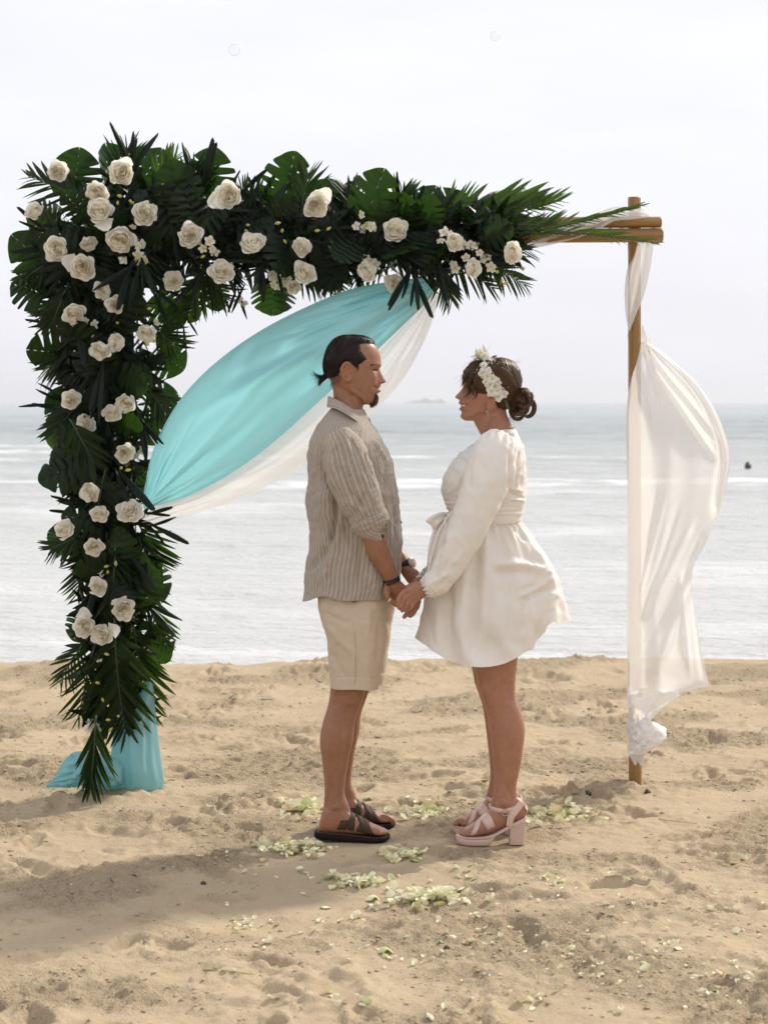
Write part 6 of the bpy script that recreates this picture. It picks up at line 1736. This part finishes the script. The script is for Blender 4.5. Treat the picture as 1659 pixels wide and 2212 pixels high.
# neckline edge: wrapped front lapel
# skirt
NT_ = 220
waist = np.array([(971 + 75 * (1 - math.cos(t)) , 1125, -.137 * math.sin(t)) for t in np.linspace(0, 2 * np.pi, NT_, endpoint=False)])
def ringc(ctrl):
    C = np.array(ctrl + [ctrl[0]], float)
    m_ = len(ctrl)
    Q = np.vstack([C[-2], C, C[1]]); t = np.linspace(0, m_, NT_, endpoint=False); k = t.astype(int); u = (t - k)[:, None]
    p0, p1, p2, p3 = Q[k], Q[k + 1], Q[k + 2], Q[k + 3]
    return 0.5 * (2 * p1 + (p2 - p0) * u + (2 * p0 - 5 * p1 + 4 * p2 - p3) * u ** 2 + (3 * p1 - p0 - 3 * p2 + p3) * u ** 3)
hem_c = [(909, 1379, 0), (918, 1387, -.09), (946, 1403, -.155), (985, 1418, -.185), (1030, 1425, -.202), (1080, 1418, -.198), (1112, 1405, -.175), (1128, 1396, -.145), (1145, 1384, -.13), (1164, 1362, -.13), (1182, 1338, -.12), (1206, 1340, -.085), (1230, 1336, -.03), (1228, 1318, .03), (1205, 1340, .07), (1170, 1358, .11), (1130, 1380, .15), (1090, 1390, .185), (1050, 1398, .205), (1015, 1400, .21), (980, 1398, .195), (950, 1393, .16), (925, 1386, .11), (912, 1381, .05)]
def ell(xf, xb, pf, pn, pb, ry, ryb=0.85):
    out = []
    for q in range(24):
        t = q / 24 * 2 * math.pi; c = math.cos(t)
        x = (xf + xb) / 2 - (xb - xf) / 2 * c
        py_ = pf * max(0, c) ** 1.5 + pb * max(0, -c) ** 1.5 + pn * (1 - abs(c) ** 1.5)
        out.append((x, py_, -math.sin(t) * ry * (1 if c > 0 else ryb)))
    return ringc(out)
rings = [waist, ell(944, 1147, 1150, 1165, 1155, .165), ell(930, 1172, 1195, 1215, 1190, .178), ell(925, 1196, 1250, 1275, 1232, .188), ell(920, 1214, 1318, 1348, 1278, .198), ringc(hem_c)]
G = np.stack(rings)                       # (6, NT, 3)
nS = 110
sk = np.stack([cr(G[:, k], nS) for k in range(NT_)], 1)
lam = np.linspace(0, 1, nS)[:, None]; thk = np.linspace(0, 2 * np.pi, NT_, endpoint=False)[None]
Wsk = np.stack([(sk[..., 0] - 829.5) / FPX * wom.Yc - wom.base[0], sk[..., 1 + 1], CAM_H - (sk[..., 1] - HOR) / FPX * wom.Yc], -1)
PXq, PYq = wom.pix(Wsk)
gath = 0.006 * np.sin(thk * 26 + 1.5 * np.sin(thk * 3)) * np.exp(-(lam / 0.16)) * sstep(0.0, 0.04, lam)
flo = (0.013 * np.sin(thk * 7 + 0.8) + 0.009 * np.sin(thk * 12 + 2.1)) * lam ** 1.4
segs = [(1032, 1180, 1022, 1300, 9, -.016), (1022, 1290, 1020, 1425, 9, -.016), (1010, 1200, 1000, 1420, 10, .012), (1048, 1200, 1040, 1420, 9, .010), (975, 1270, 965, 1400, 10, -.014), (950, 1290, 945, 1390, 8, .012),
        (1065, 1220, 1140, 1218, 9, .014), (1130, 1216, 1180, 1236, 8, .016), (1176, 1232, 1182, 1262, 8, .016), (1182, 1258, 1122, 1288, 8, .018), (1060, 1236, 1150, 1240, 10, -.012), (1165, 1262, 1120, 1280, 6, -.016), (1125, 1292, 1148, 1300, 6, -.010), (1130, 1295, 1128, 1370, 9, -.014), (1146, 1290, 1158, 1350, 8, .008), (1116, 1300, 1110, 1395, 9, .008),
        (1212, 1270, 1130, 1288, 8, -.008), (1200, 1288, 1204, 1325, 7, -.006), (1190, 1288, 1188, 1322, 7, .006), (1155, 1180, 1200, 1270, 6, .008), (1112, 1140, 1135, 1170, 4, -.008), (1098, 1138, 1110, 1170, 4, .006), (1085, 1138, 1090, 1160, 3, -.005), (1080, 1280, 1080, 1400, 14, .008)]
Wsk = push(wom, Wsk, gath + flo + crease(PXq, PYq, segs) * np.where(Wsk[..., 1] < 0.02, 1, 0.4) + 0.005 * fbm(PXq / 40, PYq / 50, 2, 611) * lam + 0.002 * fbm(PXq / 9, PYq / 34, 3, 613) * (0.4 + lam))
cloth_shell(wom, Wsk, True, CREAM, 'skirt', dress)
# hem binding
V, F = path_tube(np.vstack([Wsk[-1], Wsk[-1][:1]]), [.0009] * (NT_ + 1), 6, NT_ * 2, side=(0, 0, 1), round_ends=False); MB().add(V.reshape(-1, 3), F).build('hem', CREAM, dress)
# sash and waist tie
W = wom.zloft([(1080, 960, 1131, 0, .1455), (1084, 961, 1131, 0, .147), (1098, 966, 1130.5, 0, .145), (1106, 970, 1129, 0, .142), (1110, 970, 1125, 0, .1395)], 120, 24, 2.3)
PXq, PYq = wom.pix(W); W = push(wom, W, 0.002 * np.sin(PYq / 1.6 + PXq / 30) + .002)
cloth_shell(wom, W, True, CREAM, 'sash', dress)
W = wom.zloft([(1107, 966, 1127, 0, .141), (1112, 967, 1127.5, 0, .1425), (1122, 968, 1126, 0, .1415), (1127, 969, 1123, 0, .138)], 120, 20, 2.3)
cloth_shell(wom, W, True, CREAM, 'sash', dress)
def ribbon(L, wpx, name, tw=0.0):
    """L: (px, py, y), width across the picture plane"""
    pts = cr(wom.pts(L), 40); T = np.gradient(pts, axis=0); T /= np.linalg.norm(T, axis=1)[:, None]
    S = np.cross(T, [0, 1, 0.0]); S /= np.linalg.norm(S, axis=1)[:, None] + 1e-9
    a = np.linspace(0, tw, 40)[:, None]; S2 = S * np.cos(a) + np.array([0, 1.0, 0]) * np.sin(a)
    v = np.linspace(-1, 1, 9)[None, :, None]
    wv = wom.m(np.interp(np.linspace(0, 1, 40), np.linspace(0, 1, len(wpx)), wpx))[:, None, None] / 2
    Wr = pts[:, None] + S2[:, None] * v * wv + np.array([0, .004, 0]) * np.cos(v * 5)
    cloth_shell(wom, Wr, False, CREAM, name, dress)
ribbon([(972, 1114, -.06), (955, 1116, -.10), (938, 1126, -.12), (931, 1135, -.115)], [10, 20, 27, 29], 'bow_loop', 0.2)
ribbon([(931, 1134, -.10), (945, 1128, -.09), (960, 1122, -.07), (973, 1116, -.05)], [27, 24, 18, 10], 'bow_loop', -0.3)
ribbon([(972, 1112, -.07), (968, 1128, -.11), (972, 1142, -.12), (966, 1150, -.11)], [10, 22, 20, 14], 'bow_loop', 0.4)
ribbon([(970, 1120, -.10), (955, 1150, -.13), (944, 1185, -.15), (936, 1215, -.16), (930, 1236, -.165)], [12, 20, 22, 20, 18], 'sash_tail', 0.5)
ribbon([(968, 1120, -.08), (948, 1145, -.10), (938, 1180, -.12), (932, 1215, -.13)], [12, 22, 24, 20], 'sash_tail', -0.3)
V, F = path_tube(wom.pts([(976, 1108, -.08), (972, 1116, -.09), (974, 1124, -.08)]), [wom.m(6), wom.m(7.5), wom.m(6)], 12, 12); MB().add(V.reshape(-1, 3), F).build('knot', CREAM, dress)
# full sleeves, gathered at shoulder head and wrist
def wsleeve(sg):
    L = [(1083, 944, -.118, 14, .034), (1078, 955, -.132, 36, .056), (1068, 984, -.160, 48, .070), (1052, 1035, -.185, 50, .072), (1028, 1097, -.20, 43.5, .068), (997, 1167, -.205, 38.5, .062), (968, 1222, -.20, 32.5, .056), (950, 1250, -.195, 29.5, .052), (936, 1262, -.190, 29, .048), (927, 1266, -.184, 24, .038), (922, 1268, -.180, 17.5, .026)]
    if sg < 0: L = [(a, b, {-.20: -.19, -.205: -.17, -.195: -.11, -.190: -.10, -.184: -.09, -.180: -.08}.get(c, c) if b > 1160 else c, d, e) for a, b, c, d, e in L]
    if sg < 0: L = [(a - (6 if b > 1160 else 0), b - (9 if b > 1160 else 0), c, d, e) for a, b, c, d, e in L]
    pts = np.array([wom.P(a, b, c * sg) for a, b, c, d, e in L])
    N_ = 120
    V, F = path_tube(pts, [wom.m(q[3]) for q in L], N_, 130, rad2=[q[4] for q in L], p=2.15, round_ends=False)
    PXq, PYq = wom.pix(V)
    lm = np.linspace(0, 1, V.shape[0])[:, None]; tk = np.linspace(0, 2 * np.pi, N_, endpoint=False)[None]
    f = 0.006 * np.sin(tk * 17 + 1.2 * np.sin(tk * 2)) * np.exp(-((lm - .10) / 0.07) ** 2) + 0.007 * np.sin(tk * 15 + 1) * sstep(0.82, 0.97, lm)
    f = f + crease(PXq, PYq, [(1102, 985, 1098, 1060, 4, -.010), (1112, 1000, 1102, 1060, 4, .008), (1092, 975, 1090, 1040, 4, .006), (1020, 1000, 1008, 1060, 6, -.006), (1040, 970, 1015, 1020, 5, .005), (975, 1150, 950, 1230, 6, .010), (962, 1165, 940, 1235, 5, -.012), (1000, 1190, 950, 1265, 7, .008), (985, 1215, 945, 1275, 5, -.008), (1060, 1010, 1030, 1110, 9, .004), (975, 1235, 930, 1262, 4, .006)])
    f = f + 0.0035 * fbm(PXq / 34, PYq / 44, 2, 621) + 0.0016 * fbm(PXq / 12 - PYq / 20, PYq / 22, 3, 623)
    V = push(wom, V, f)
    o = cloth_shell(wom, V, True, CREAM, 'sleeve', dress)
    V2, F2 = path_tube(np.array([wom.P(q[0] + dx, q[1] + dy, q[2] * sg) for q, dx, dy in ((L[-1], 2, -1), (L[-1], 0, 0), (L[-1], -6, 3))]), [wom.m(17)] * 2 + [wom.m(19)], 96, 12, rad2=[.026, .026, .029], round_ends=False)
    V2 = push(wom, V2, 0.0035 * np.sin(np.linspace(0, 2 * np.pi, 96, endpoint=False) * 16)[None] * np.linspace(0.3, 1, V2.shape[0])[:, None])
    cloth_shell(wom, V2, True, CREAM, 'cuff', o)
wsleeve(1); wsleeve(-1)
# shoulder yoke piece from neck to sleeve head
# ------------------------------------------------------------------ her sandals
PINK = plain('pink_patent', (0.63, 0.455, 0.385), 0.30, 0.05, 30, spec=0.5)
PINKH = plain('pink_heel', (0.55, 0.385, 0.305), 0.42, 0.08, 60)
GOLD = plain('buckle_gold', (0.55, 0.46, 0.32), 0.25, 0.05, 40, metal=1.0)
wff = foot_fn(wfoot)
def heel_sandal(foff, sg):
    rows = [(985, 1804, 1812, .018), (988, 1802.5, 1818, .032), (1000, 1804, 1822.5, .042), (1020, 1805.5, 1824, .046), (1040, 1806, 1824.5, .044), (1054, 1805, 1823.5, .039), (1064, 1802, 1812, .036), (1068, 1800, 1806, .035)]
    W = xloft(wom, rows, NYw, 28, 60, 4.5, foff)
    sd = MB().add(W.reshape(-1, 3), tube_faces(60, 28)).build('sandal', PINKH, WOM)
    rows = [(988, 1800.5, 1804.5, .034), (1010, 1803, 1807, .045), (1040, 1803.5, 1808, .043), (1062, 1799, 1806, .037), (1080, 1790, 1797.5, .035), (1100, 1778.5, 1787, .034), (1120, 1768.5, 1778, .033), (1133, 1762, 1771, .027), (1137, 1761, 1766, .014)]
    W = xloft(wom, rows, NYw, 24, 70, 4.0, foff); MB().add(W.reshape(-1, 3), tube_faces(70, 24)).build('insole', PINK, sd)
    V = []
    for (py_, xa, xb, ry) in ((1766, 1098, 1134.5, .030), (1775, 1098, 1134, .0305), (1800, 1098.5, 1132.5, .031), (1821, 1099, 1132, .031)):
        cx_, cy_ = ring_xy(28, 7.0); a, b = wom.P(xa, py_, NYw), wom.P(xb, py_, NYw)
        zz = a[2] + (0.0 if py_ > 1770 else 0)
        V.append(np.stack([(a[0] + b[0]) / 2 + (b[0] - a[0]) / 2 * cx_, NYw + ry * cy_, np.full(28, zz) + ((cx_ * -0.0) if py_ > 1770 else (cx_ * 0.008 - 0.008))], -1))
    V = np.array(V) + foff; MB().add(V.reshape(-1, 3), tube_faces(4, 28)).build('heel', PINKH, sd, False)
    for (xa, xb, w, of) in ((1060, 1022, 17, .0035), (1020, 1052, 13, .0026)):
        m_ = strap_band(wom, wff, NYw, xa, xb, w, of, -0.5, 3.64, .002, 20, sg)
        for V_ in m_.v: V_ += foff
        m_.build('strap', PINK, sd)
    # ankle strap: loop round the ankle, dipping to the buckle
    lp = []
    for q in np.linspace(0, 2 * np.pi, 17):
        c, s = math.cos(q), math.sin(q)
        x = 1089 - 33 * c * (1.0 if c > 0 else 1.0); py_ = 1742 - 2 * c - 8 * max(0, -c) ** 1 + 5 * abs(s)
        lp.append(wom.P(x, py_, NYw) + np.array([0, -.0395 * s, 0]))
    V, F = path_tube(np.array(lp) + foff, [.0013] * 17, 8, 70, side=(0, 0, 1), rad2=[.0075] * 17, p=4, round_ends=False); MB().add(V.reshape(-1, 3), F).build('ankle_strap', PINK, sd)
    for sy in (-1, 1):
        V, F = path_tube(np.array([wom.P(1126, 1731, NYw) + [0, sy * .028, 0], wom.P(1112, 1746, NYw) + [0, sy * .037, 0], wom.P(1102, 1760, NYw) + [0, sy * .039, 0], wom.P(1098, 1780, NYw) + [0, sy * .036, 0]]) + foff, [wom.m(7), wom.m(8), wom.m(7.5), wom.m(6.5)], 12, 20, side=(0, 1, 0), rad2=[.0015] * 4, p=3); MB().add(V.reshape(-1, 3), F).build('strap', PINK, sd)
    V, F = path_tube(np.array([wom.P(1133, 1738, NYw) + [0, -.02, 0], wom.P(1139, 1748, NYw), wom.P(1133, 1738, NYw) + [0, .02, 0]]) + foff, [wom.m(7)] * 3, 10, 16, side=(1, 0, 0), rad2=[.0015] * 3); MB().add(V.reshape(-1, 3), F).build('heel_counter', PINK, sd)
    V, F = torus(wom.P(1089, 1750, NYw) + np.array([0, -.043 * sg, 0]) + foff, .0115, .002, (0, 1, 0), 28, 8); MB().add(V, F).build('buckle', GOLD, sd)
heel_sandal(np.zeros(3), 1)
heel_sandal(FOW, 1)
# ------------------------------------------------------------------ petals and litter on the sand
def scat_petal(seed):
    r_ = np.random.default_rng(seed)
    u = np.linspace(-1, 1, 5); v = np.linspace(0, 1, 6); U, V = np.meshgrid(u, v)
    w = 0.46 * np.sin(np.pi * (0.10 + 0.78 * V)) ** 0.6
    X = U * w; Y = V - 0.5 - 0.08 * U ** 2 * V
    Z = (0.30 + 0.3 * r_.random()) * (U ** 2) * w * 1.6 + (0.35 + .4 * r_.random()) * (V - 0.5) ** 2 + 0.04 * np.sin(U * 3 + r_.random() * 6)
    me = mesh('petal', np.stack([X, Y, Z], -1).reshape(-1, 3), grid_faces(6, 5)); fattr(me, 'deep', (1 - V).ravel() ** 1.5)
    return me
PW = petal_mat('fallen_petal_cream', (0.90, 0.88, 0.70), (0.72, 0.70, 0.34), 0.15)
PG = petal_mat('fallen_petal_green', (0.70, 0.72, 0.42), (0.50, 0.56, 0.20), 0.15)
PY_ = petal_mat('fallen_petal_straw', (0.74, 0.66, 0.42), (0.62, 0.48, 0.22), 0.2)
SP = []
for k, m_ in enumerate((PW, PW, PG, PW, PY_, PW)):
    me = scat_petal(700 + k); me.materials.append(m_); SP.append(me)
def ground(px_, py_):
    """sand point under a picture position"""
    Y = CAM_H * FPX / max(py_ - HOR, 1)
    x = (px_ - 829.5) / FPX * Y
    h = float(sand_h(x, Y))
    Y2 = (CAM_H - h) * FPX / max(py_ - HOR, 1)
    x2 = (px_ - 829.5) / FPX * Y2
    return np.array([x2, Y2, float(sand_h(x2, Y2))])
pr = np.random.default_rng(23)
PILES = [(655, 1752, 48, 15, 46, 'cream petal in the heap behind the man\'s sandals', 'petals heaped behind the man'),
         (912, 1760, 40, 12, 24, 'pale petal in the patch lying between the couple\'s feet', 'petals between the couple'),
         (1215, 1762, 62, 13, 46, 'cream petal in the heap right of the woman\'s heels', 'petals heaped right of the woman'),
         (640, 1838, 62, 11, 34, 'pale petal in the heap in front of the man\'s sandals', 'petals in front of the man'),
         (870, 1848, 42, 9, 14, 'pale petal lying in front of and between the couple', 'petals in front of the couple'),
         (760, 1912, 50, 8, 16, 'pale petal strewn on the shaded sand left of the fallen white bloom', 'petals on the shaded sand'),
         (925, 1945, 78, 12, 40, 'pale petal in the heap around the fallen white bloom', 'petals round the fallen bloom')]
npet = 0
for (cx, cy, sx, sy, n, lab, grp) in PILES:
    for k in range(n):
        ex, ey = pr.normal() * .62, pr.normal() * .62
        if pr.random() < .15: ex *= 1.8; ey *= 1.6
        p = ground(cx + ex * sx, cy + ey * sy)
        s = 0.028 + 0.018 * pr.random()
        dens = math.exp(-(ex * ex + ey * ey) * 1.2)
        o = bpy.data.objects.new('petal', SP[int(pr.integers(0, 6))]); COL.objects.link(o)
        o.location = (p[0], p[1], p[2] + 0.004 + 0.022 * dens * pr.random() ** 1.5 + s * .05)
        o.rotation_euler = (pr.normal() * .45, pr.normal() * .45 + (math.pi if pr.random() < .45 else 0), pr.random() * 6.28)
        o.scale = (s * (0.8 + .5 * pr.random()), s, s)
        tag(o, lab, 'petal', grp)
ZONES = [((380, 560), (1850, 1925), 8, 'small pale petal on the shaded sand left of the heap before the man', 'petals on the shaded sand at left'),
         ((560, 700), (1870, 1900), 6, 'small pale petal just below the heap before the man', 'petals below the heap before the man'),
         ((470, 620), (1985, 2012), 9, 'wilted petal in the little cluster on bright sand below the shadow', 'petal cluster below the shadow'),
         ((690, 800), (1965, 2000), 7, 'small pale petal left below the foreground petal heap', 'petals left below the foreground heap'),
         ((1000, 1130), (1860, 1910), 7, 'small pale petal on the sand in front of the woman', 'petals in front of the woman'),
         ((1150, 1240), (1895, 1920), 6, 'straw coloured petal in the small cluster right of the foreground heap', 'petal cluster right of the foreground heap'),
         ((1280, 1450), (1860, 1960), 7, 'straw coloured petal on the sunlit sand below the bamboo post', 'petals below the bamboo post'),
         ((1450, 1650), (1880, 2020), 7, 'straw coloured petal near the right edge of the sunlit sand', 'petals near the right edge'),
         ((940, 1090), (1990, 2050), 8, 'wilted petal on the sand just below the foreground petal heap', 'petals below the foreground heap'),
         ((480, 720), (2030, 2110), 7, 'wilted petal on the near sand left of centre', 'petals on the near sand left of centre'),
         ((480, 760), (2120, 2205), 7, 'wilted petal at the bottom edge of the sand left of centre', 'petals at the bottom left edge'),
         ((780, 1000), (2070, 2205), 9, 'wilted petal on the near sand at bottom centre', 'petals at bottom centre'),
         ((1110, 1240), (2035, 2080), 9, 'wilted petal in the cluster right of the green curled petal', 'petal cluster right of the curled petal'),
         ((1240, 1450), (2040, 2110), 9, 'wilted petal on the near sand towards bottom right', 'petals towards bottom right'),
         ((1450, 1650), (2040, 2120), 9, 'wilted petal on the near sand close to the right edge', 'petals close to the right edge'),
         ((1000, 1300), (2120, 2205), 9, 'wilted petal along the bottom edge right of centre', 'petals along the bottom edge'),
         ((1300, 1650), (2125, 2205), 10, 'wilted petal in the bottom right corner of the sand', 'petals in the bottom right corner')]
for ((x0, x1), (y0, y1), n, lab, grp) in ZONES:
    k = 0
    while k < n:
        gx, gy = x0 + (x1 - x0) * pr.random(), y0 + (y1 - y0) * pr.random()
        for q in range(int(pr.integers(1, 4))):
            p = ground(gx + pr.normal() * 10, gy + pr.normal() * 4); s = 0.016 + 0.017 * pr.random()
            o = bpy.data.objects.new('petal', SP[int(pr.integers(0, 6))]); COL.objects.link(o)
            o.location = (p[0], p[1], p[2] + s * .12); o.scale = (s * (.6 + .5 * pr.random()), s, s)
            o.rotation_euler = (pr.normal() * .4, pr.normal() * .4 + (math.pi if pr.random() < .5 else 0), pr.random() * 6.28)
            tag(o, lab, 'petal', grp); k += 1
# torn petal crumbs, past counting
mbp = MB(); PV = verts(SP[0]); PF = [tuple(f.vertices) for f in SP[0].polygons]
CR_ = [(c[0], c[1], c[2] * .8, c[3] * .9, 40) for c in PILES] + [(540, 2000, 36, 10, 14), (1190, 1906, 22, 6, 14), (830, 2062, 20, 5, 12), (1160, 2060, 36, 8, 18), (1250, 2100, 70, 30, 20), (1450, 2040, 40, 10, 20), (1560, 2120, 60, 40, 30), (900, 2000, 330, 120, 90), (1300, 2060, 250, 110, 70), (460, 1850, 40, 12, 18)]
for (cx, cy, sx, sy, n) in CR_:
    for k in range(n * 2 if n == 40 else n):
        p = ground(min(max(cx + pr.normal() * sx * .7, -60), 1720), min(max(cy + pr.normal() * sy * .7, 1720), 2300)); s = 0.006 + 0.011 * pr.random() + (0.012 * pr.random() if n == 40 else 0)
        M = np.array((Matrix.Rotation(pr.random() * 6.28, 3, 'Z') @ Matrix.Rotation(pr.normal() * .5, 3, 'X')))
        mbp.add((PV * np.array([s, s, s])) @ M.T + p + np.array([0, 0, s * .25 + (0.012 * pr.random() if n == 40 else 0)]), PF, deep=np.full(len(PV), pr.random() * .8))
o = mbp.build('petal_crumbs', PW); tag(o, 'tiny torn petal scraps strewn over the sand', 'petals', kind='stuff')

# whole fallen blooms
def bloom(px_, py_, r, n, lab, sx=1.0):
    p = ground(px_, py_); mb_ = MB()
    for k in range(n):
        a = k * 2.4; el = 0.15 + 1.2 * (k / n); L_ = r * (1.05 - .3 * k / n)
        bv = np.array([v_.co[:] for v_ in BLADES[1].vertices]) * np.array([2.6, 1, -1]); M = np.array(orient((0, 0, r * .25), (math.cos(a) * math.cos(el) * sx, math.sin(a) * math.cos(el), math.sin(el)), (-math.cos(a) * math.sin(el), -math.sin(a) * math.sin(el), math.cos(el)), L_))
        mb_.add(bv @ M[:3, :3].T + M[:3, 3], BF, deep=np.repeat(np.linspace(.9, 0, 8), 3))
    o = mb_.build('fallen_flower', PW); o.location = tuple(p + np.array([0, 0, -.004])); tag(o, lab, 'flower')
bloom(948, 1950, 0.05, 44, 'spiky white fallen flower head sitting in the foreground petals')
bloom(572, 1834, 0.042, 36, 'spiky white fallen flower head at left end of petals before the man')
# big single petals
def big_petal(px_, py_, s, mat_i, lab, rot=0.3):
    p = ground(px_, py_); o = bpy.data.objects.new('petal', SP[mat_i]); COL.objects.link(o); o.location = tuple(p + np.array([0, 0, s * .2])); o.scale = (s, s, s * 1.1); o.rotation_euler = (0.2, math.pi + .1, rot); tag(o, lab, 'petal')
big_petal(805, 1944, .052, 0, 'big cupped cream petal lying left of the fallen white bloom')
big_petal(833, 2058, .055, 2, 'big green curled petal on the near sand at centre')
big_petal(795, 1728, .045, 2, 'bright green petal on the sand just behind the man\'s far sandal')
big_petal(1275, 1728, .04, 2, 'pale green petal at the far right of the heap by the heels')
TWIG = plain('dry_twig', (0.10, 0.065, 0.04), 0.8)
def twig(pts_, r, lab, mat_=None, name='twig', cat='twig'):
    P3 = np.array([ground(a, b) + np.array([0, 0, r + c]) for a, b, c in pts_]); b0 = P3[0].copy()
    V, F = path_tube(P3 - b0, np.linspace(r, r * .5, len(P3)), 7, 20); o = MB().add(V.reshape(-1, 3), F).build(name, mat_ or TWIG); o.location = tuple(b0); tag(o, lab, cat)
twig([(345, 1697, .0), (372, 1690, .008), (398, 1702, .0)], .0022, 'thin dark twig on the sand right of the teal cloth')
twig([(735, 1728, 0), (760, 1722, .004), (782, 1735, 0)], .002, 'thin twig lying on sand left of the man\'s legs')
twig([(1385, 1765, 0), (1440, 1768, .004), (1505, 1778, 0)], .002, 'long dry straw on the sand right of the woman\'s shoes', plain('dry_straw', (0.42, 0.32, 0.15), 0.8))
twig([(235, 1895, 0), (243, 1903, .004), (258, 1912, 0)], .002, 'small curved twig in the shaded sand at lower left')
twig([(285, 2140, 0), (300, 2128, .004), (318, 2118, 0)], .002, 'short twig on the near sand at bottom left')
twig([(440, 2085, 0), (490, 2098, .003), (545, 2102, 0)], .0022, 'green grass stalk lying on the near sand at left', plain('stalk_green', (0.30, 0.30, 0.10), 0.7), 'grass_stalk', 'stalk')
def ground_leaf(px_, py_, L_, rot, col, lab):
    p = ground(px_, py_); me = BLADES[2].copy(); me.materials.clear(); me.materials.append(plain('fallen_leaf', col, 0.6)); o = bpy.data.objects.new('fallen_leaf', me); COL.objects.link(o); o.location = tuple(p + np.array([0, 0, .012])); o.scale = (L_ * 2.2, L_, L_ * .4); o.rotation_euler = (0, 0, rot); tag(o, lab, 'leaf')
ground_leaf(1015, 1692, .12, -1.2, (0.50, 0.44, 0.06), 'yellow leaf on the sand behind the woman\'s legs')
ground_leaf(1590, 1498, .16, -1.5, (0.20, 0.10, 0.06), 'brown dry leaf on the far sand at right')
ground_leaf(880, 1660 - 120, .12, -1.4, (0.16, 0.10, 0.06), 'dark dry leaf on the sand between the couple and the water')
ground_leaf(560, 1508, .12, -1.7, (0.12, 0.08, 0.05), 'dark dry leaf on the far sand left of the man')
ROCK = plain('pebble', (0.09, 0.065, 0.05), 0.8, .3, 60, .6, 90, .004)
def pebble(px_, py_, r, lab):
    p = ground(px_, py_); V, F = path_tube([[-r * .5, 0, 0], [0, 0, r * .2], [r * .6, 0, 0]], [r * .6, r * .8, r * .5], 10, 10); V = V * (1 + .15 * noise2(V[..., 0] * 90, V[..., 2] * 90, int(px_)))[..., None]
    o = MB().add(V.reshape(-1, 3), F).build('pebble', ROCK); o.location = tuple(p + np.array([0, 0, r * .3])); tag(o, lab, 'pebble')
pebble(1268, 1722, .016, 'dark brown lump at the far end of petals by the heels')
pebble(1398, 1708, .013, 'dark pebble on the sand just right of bamboo post foot')
pebble(290, 1893, .009, 'small dark pebble on the shaded sand at lower left')
pebble(440, 1914, .009, 'small dark pebble on the shaded sand below the man at left')
pebble(1795 - 830, 2060, .009, 'small dark pebble on the near sand at centre')

# ------------------------------------------------------------------ swimmer, soap bubbles, air
sw = at(1614, 1026, 47.6)
mbs = MB(); c0 = np.zeros(3)
V, F = path_tube([[0, 0, -.25], [0, 0, -.05], [0, 0, .03], [0, 0, .055]], [.16, .19, .12, .06], 20, 24, rad2=[.10, .11, .08, .06]); mbs.add(V.reshape(-1, 3), F)
V, F = path_tube([[0, 0, .04], [0, 0, .09], [0.005, 0, .15], [0.005, 0, .21], [0, 0, .25]], [.05, .06, .078, .08, .05], 20, 24, rad2=[.055, .065, .09, .092, .06]); mbs.add(V.reshape(-1, 3), F)
sme = remeshed('person', mbs, .012, 2)
so = obj('person', sme, plain('wet_dark', (0.06, 0.055, 0.05), .5)); so.location = (float(sw[0]), 47.6, SEA_Z - .06)
tag(so, 'dark head and shoulders of a swimmer far out in the sea at right', 'person')
def bubble_mat():
    t = NT('soap_film'); lw_ = t.n('ShaderNodeLayerWeight', {'Blend': 0.12}).outputs['Fresnel']
    gl = t.n('ShaderNodeBsdfGlossy', {'Color': (0.75, 0.68, 0.78, 1), 'Roughness': 0.02}).outputs[0]
    tr = t.n('ShaderNodeBsdfTransparent', {'Color': (0.985, 0.98, 0.99, 1)}).outputs[0]
    return t.done(t.mixsh(t.math('MULTIPLY', lw_, 0.4), tr, gl))
BUBM = bubble_mat()
for (x, y, r, lab) in ((507, 108, 13, 'soap bubble floating high in the sky at left'), (1069, 78, 11, 'soap bubble floating near the top of the sky at right')):
    c = at(x, y, 7.6); R = r / FPX * 7.6
    th_ = np.linspace(0, np.pi, 24); ph_ = np.linspace(0, 2 * np.pi, 32, endpoint=False)
    V = np.stack([np.sin(th_)[:, None] * np.cos(ph_), np.sin(th_)[:, None] * np.sin(ph_), np.repeat(np.cos(th_)[:, None], 32, 1)], -1) * R
    V[0] += np.array([1e-5, 0, 0])
    o = MB().add(V.reshape(-1, 3), grid_faces(24, 32, True)).build('soap_bubble', BUBM); o.location = tuple(c); tag(o, lab, 'bubble')

HZ = 1.5e-4
bx0, bx1, by0, by1, bz0, bz1 = -7200, 7200, -160, 9400, -8.0, 60.0
hv = [(x, y, z) for z in (bz0, bz1) for y in (by0, by1) for x in (bx0, bx1)]
hm = mesh('haze', hv, [(0, 2, 3, 1), (4, 5, 7, 6), (0, 1, 5, 4), (2, 6, 7, 3), (0, 4, 6, 2), (1, 3, 7, 5)], False)
t = NT('sea_air')
pv = t.n('ShaderNodeVolumePrincipled', {'Color': (0.96, 0.97, 1.0, 1), 'Density': HZ, 'Anisotropy': 0.2})
t.t.links.new(pv.outputs[0], t.out.inputs['Volume'])
tag(obj('haze', hm, t.m), 'thin pale sea haze over the whole bay', None, kind='stuff')
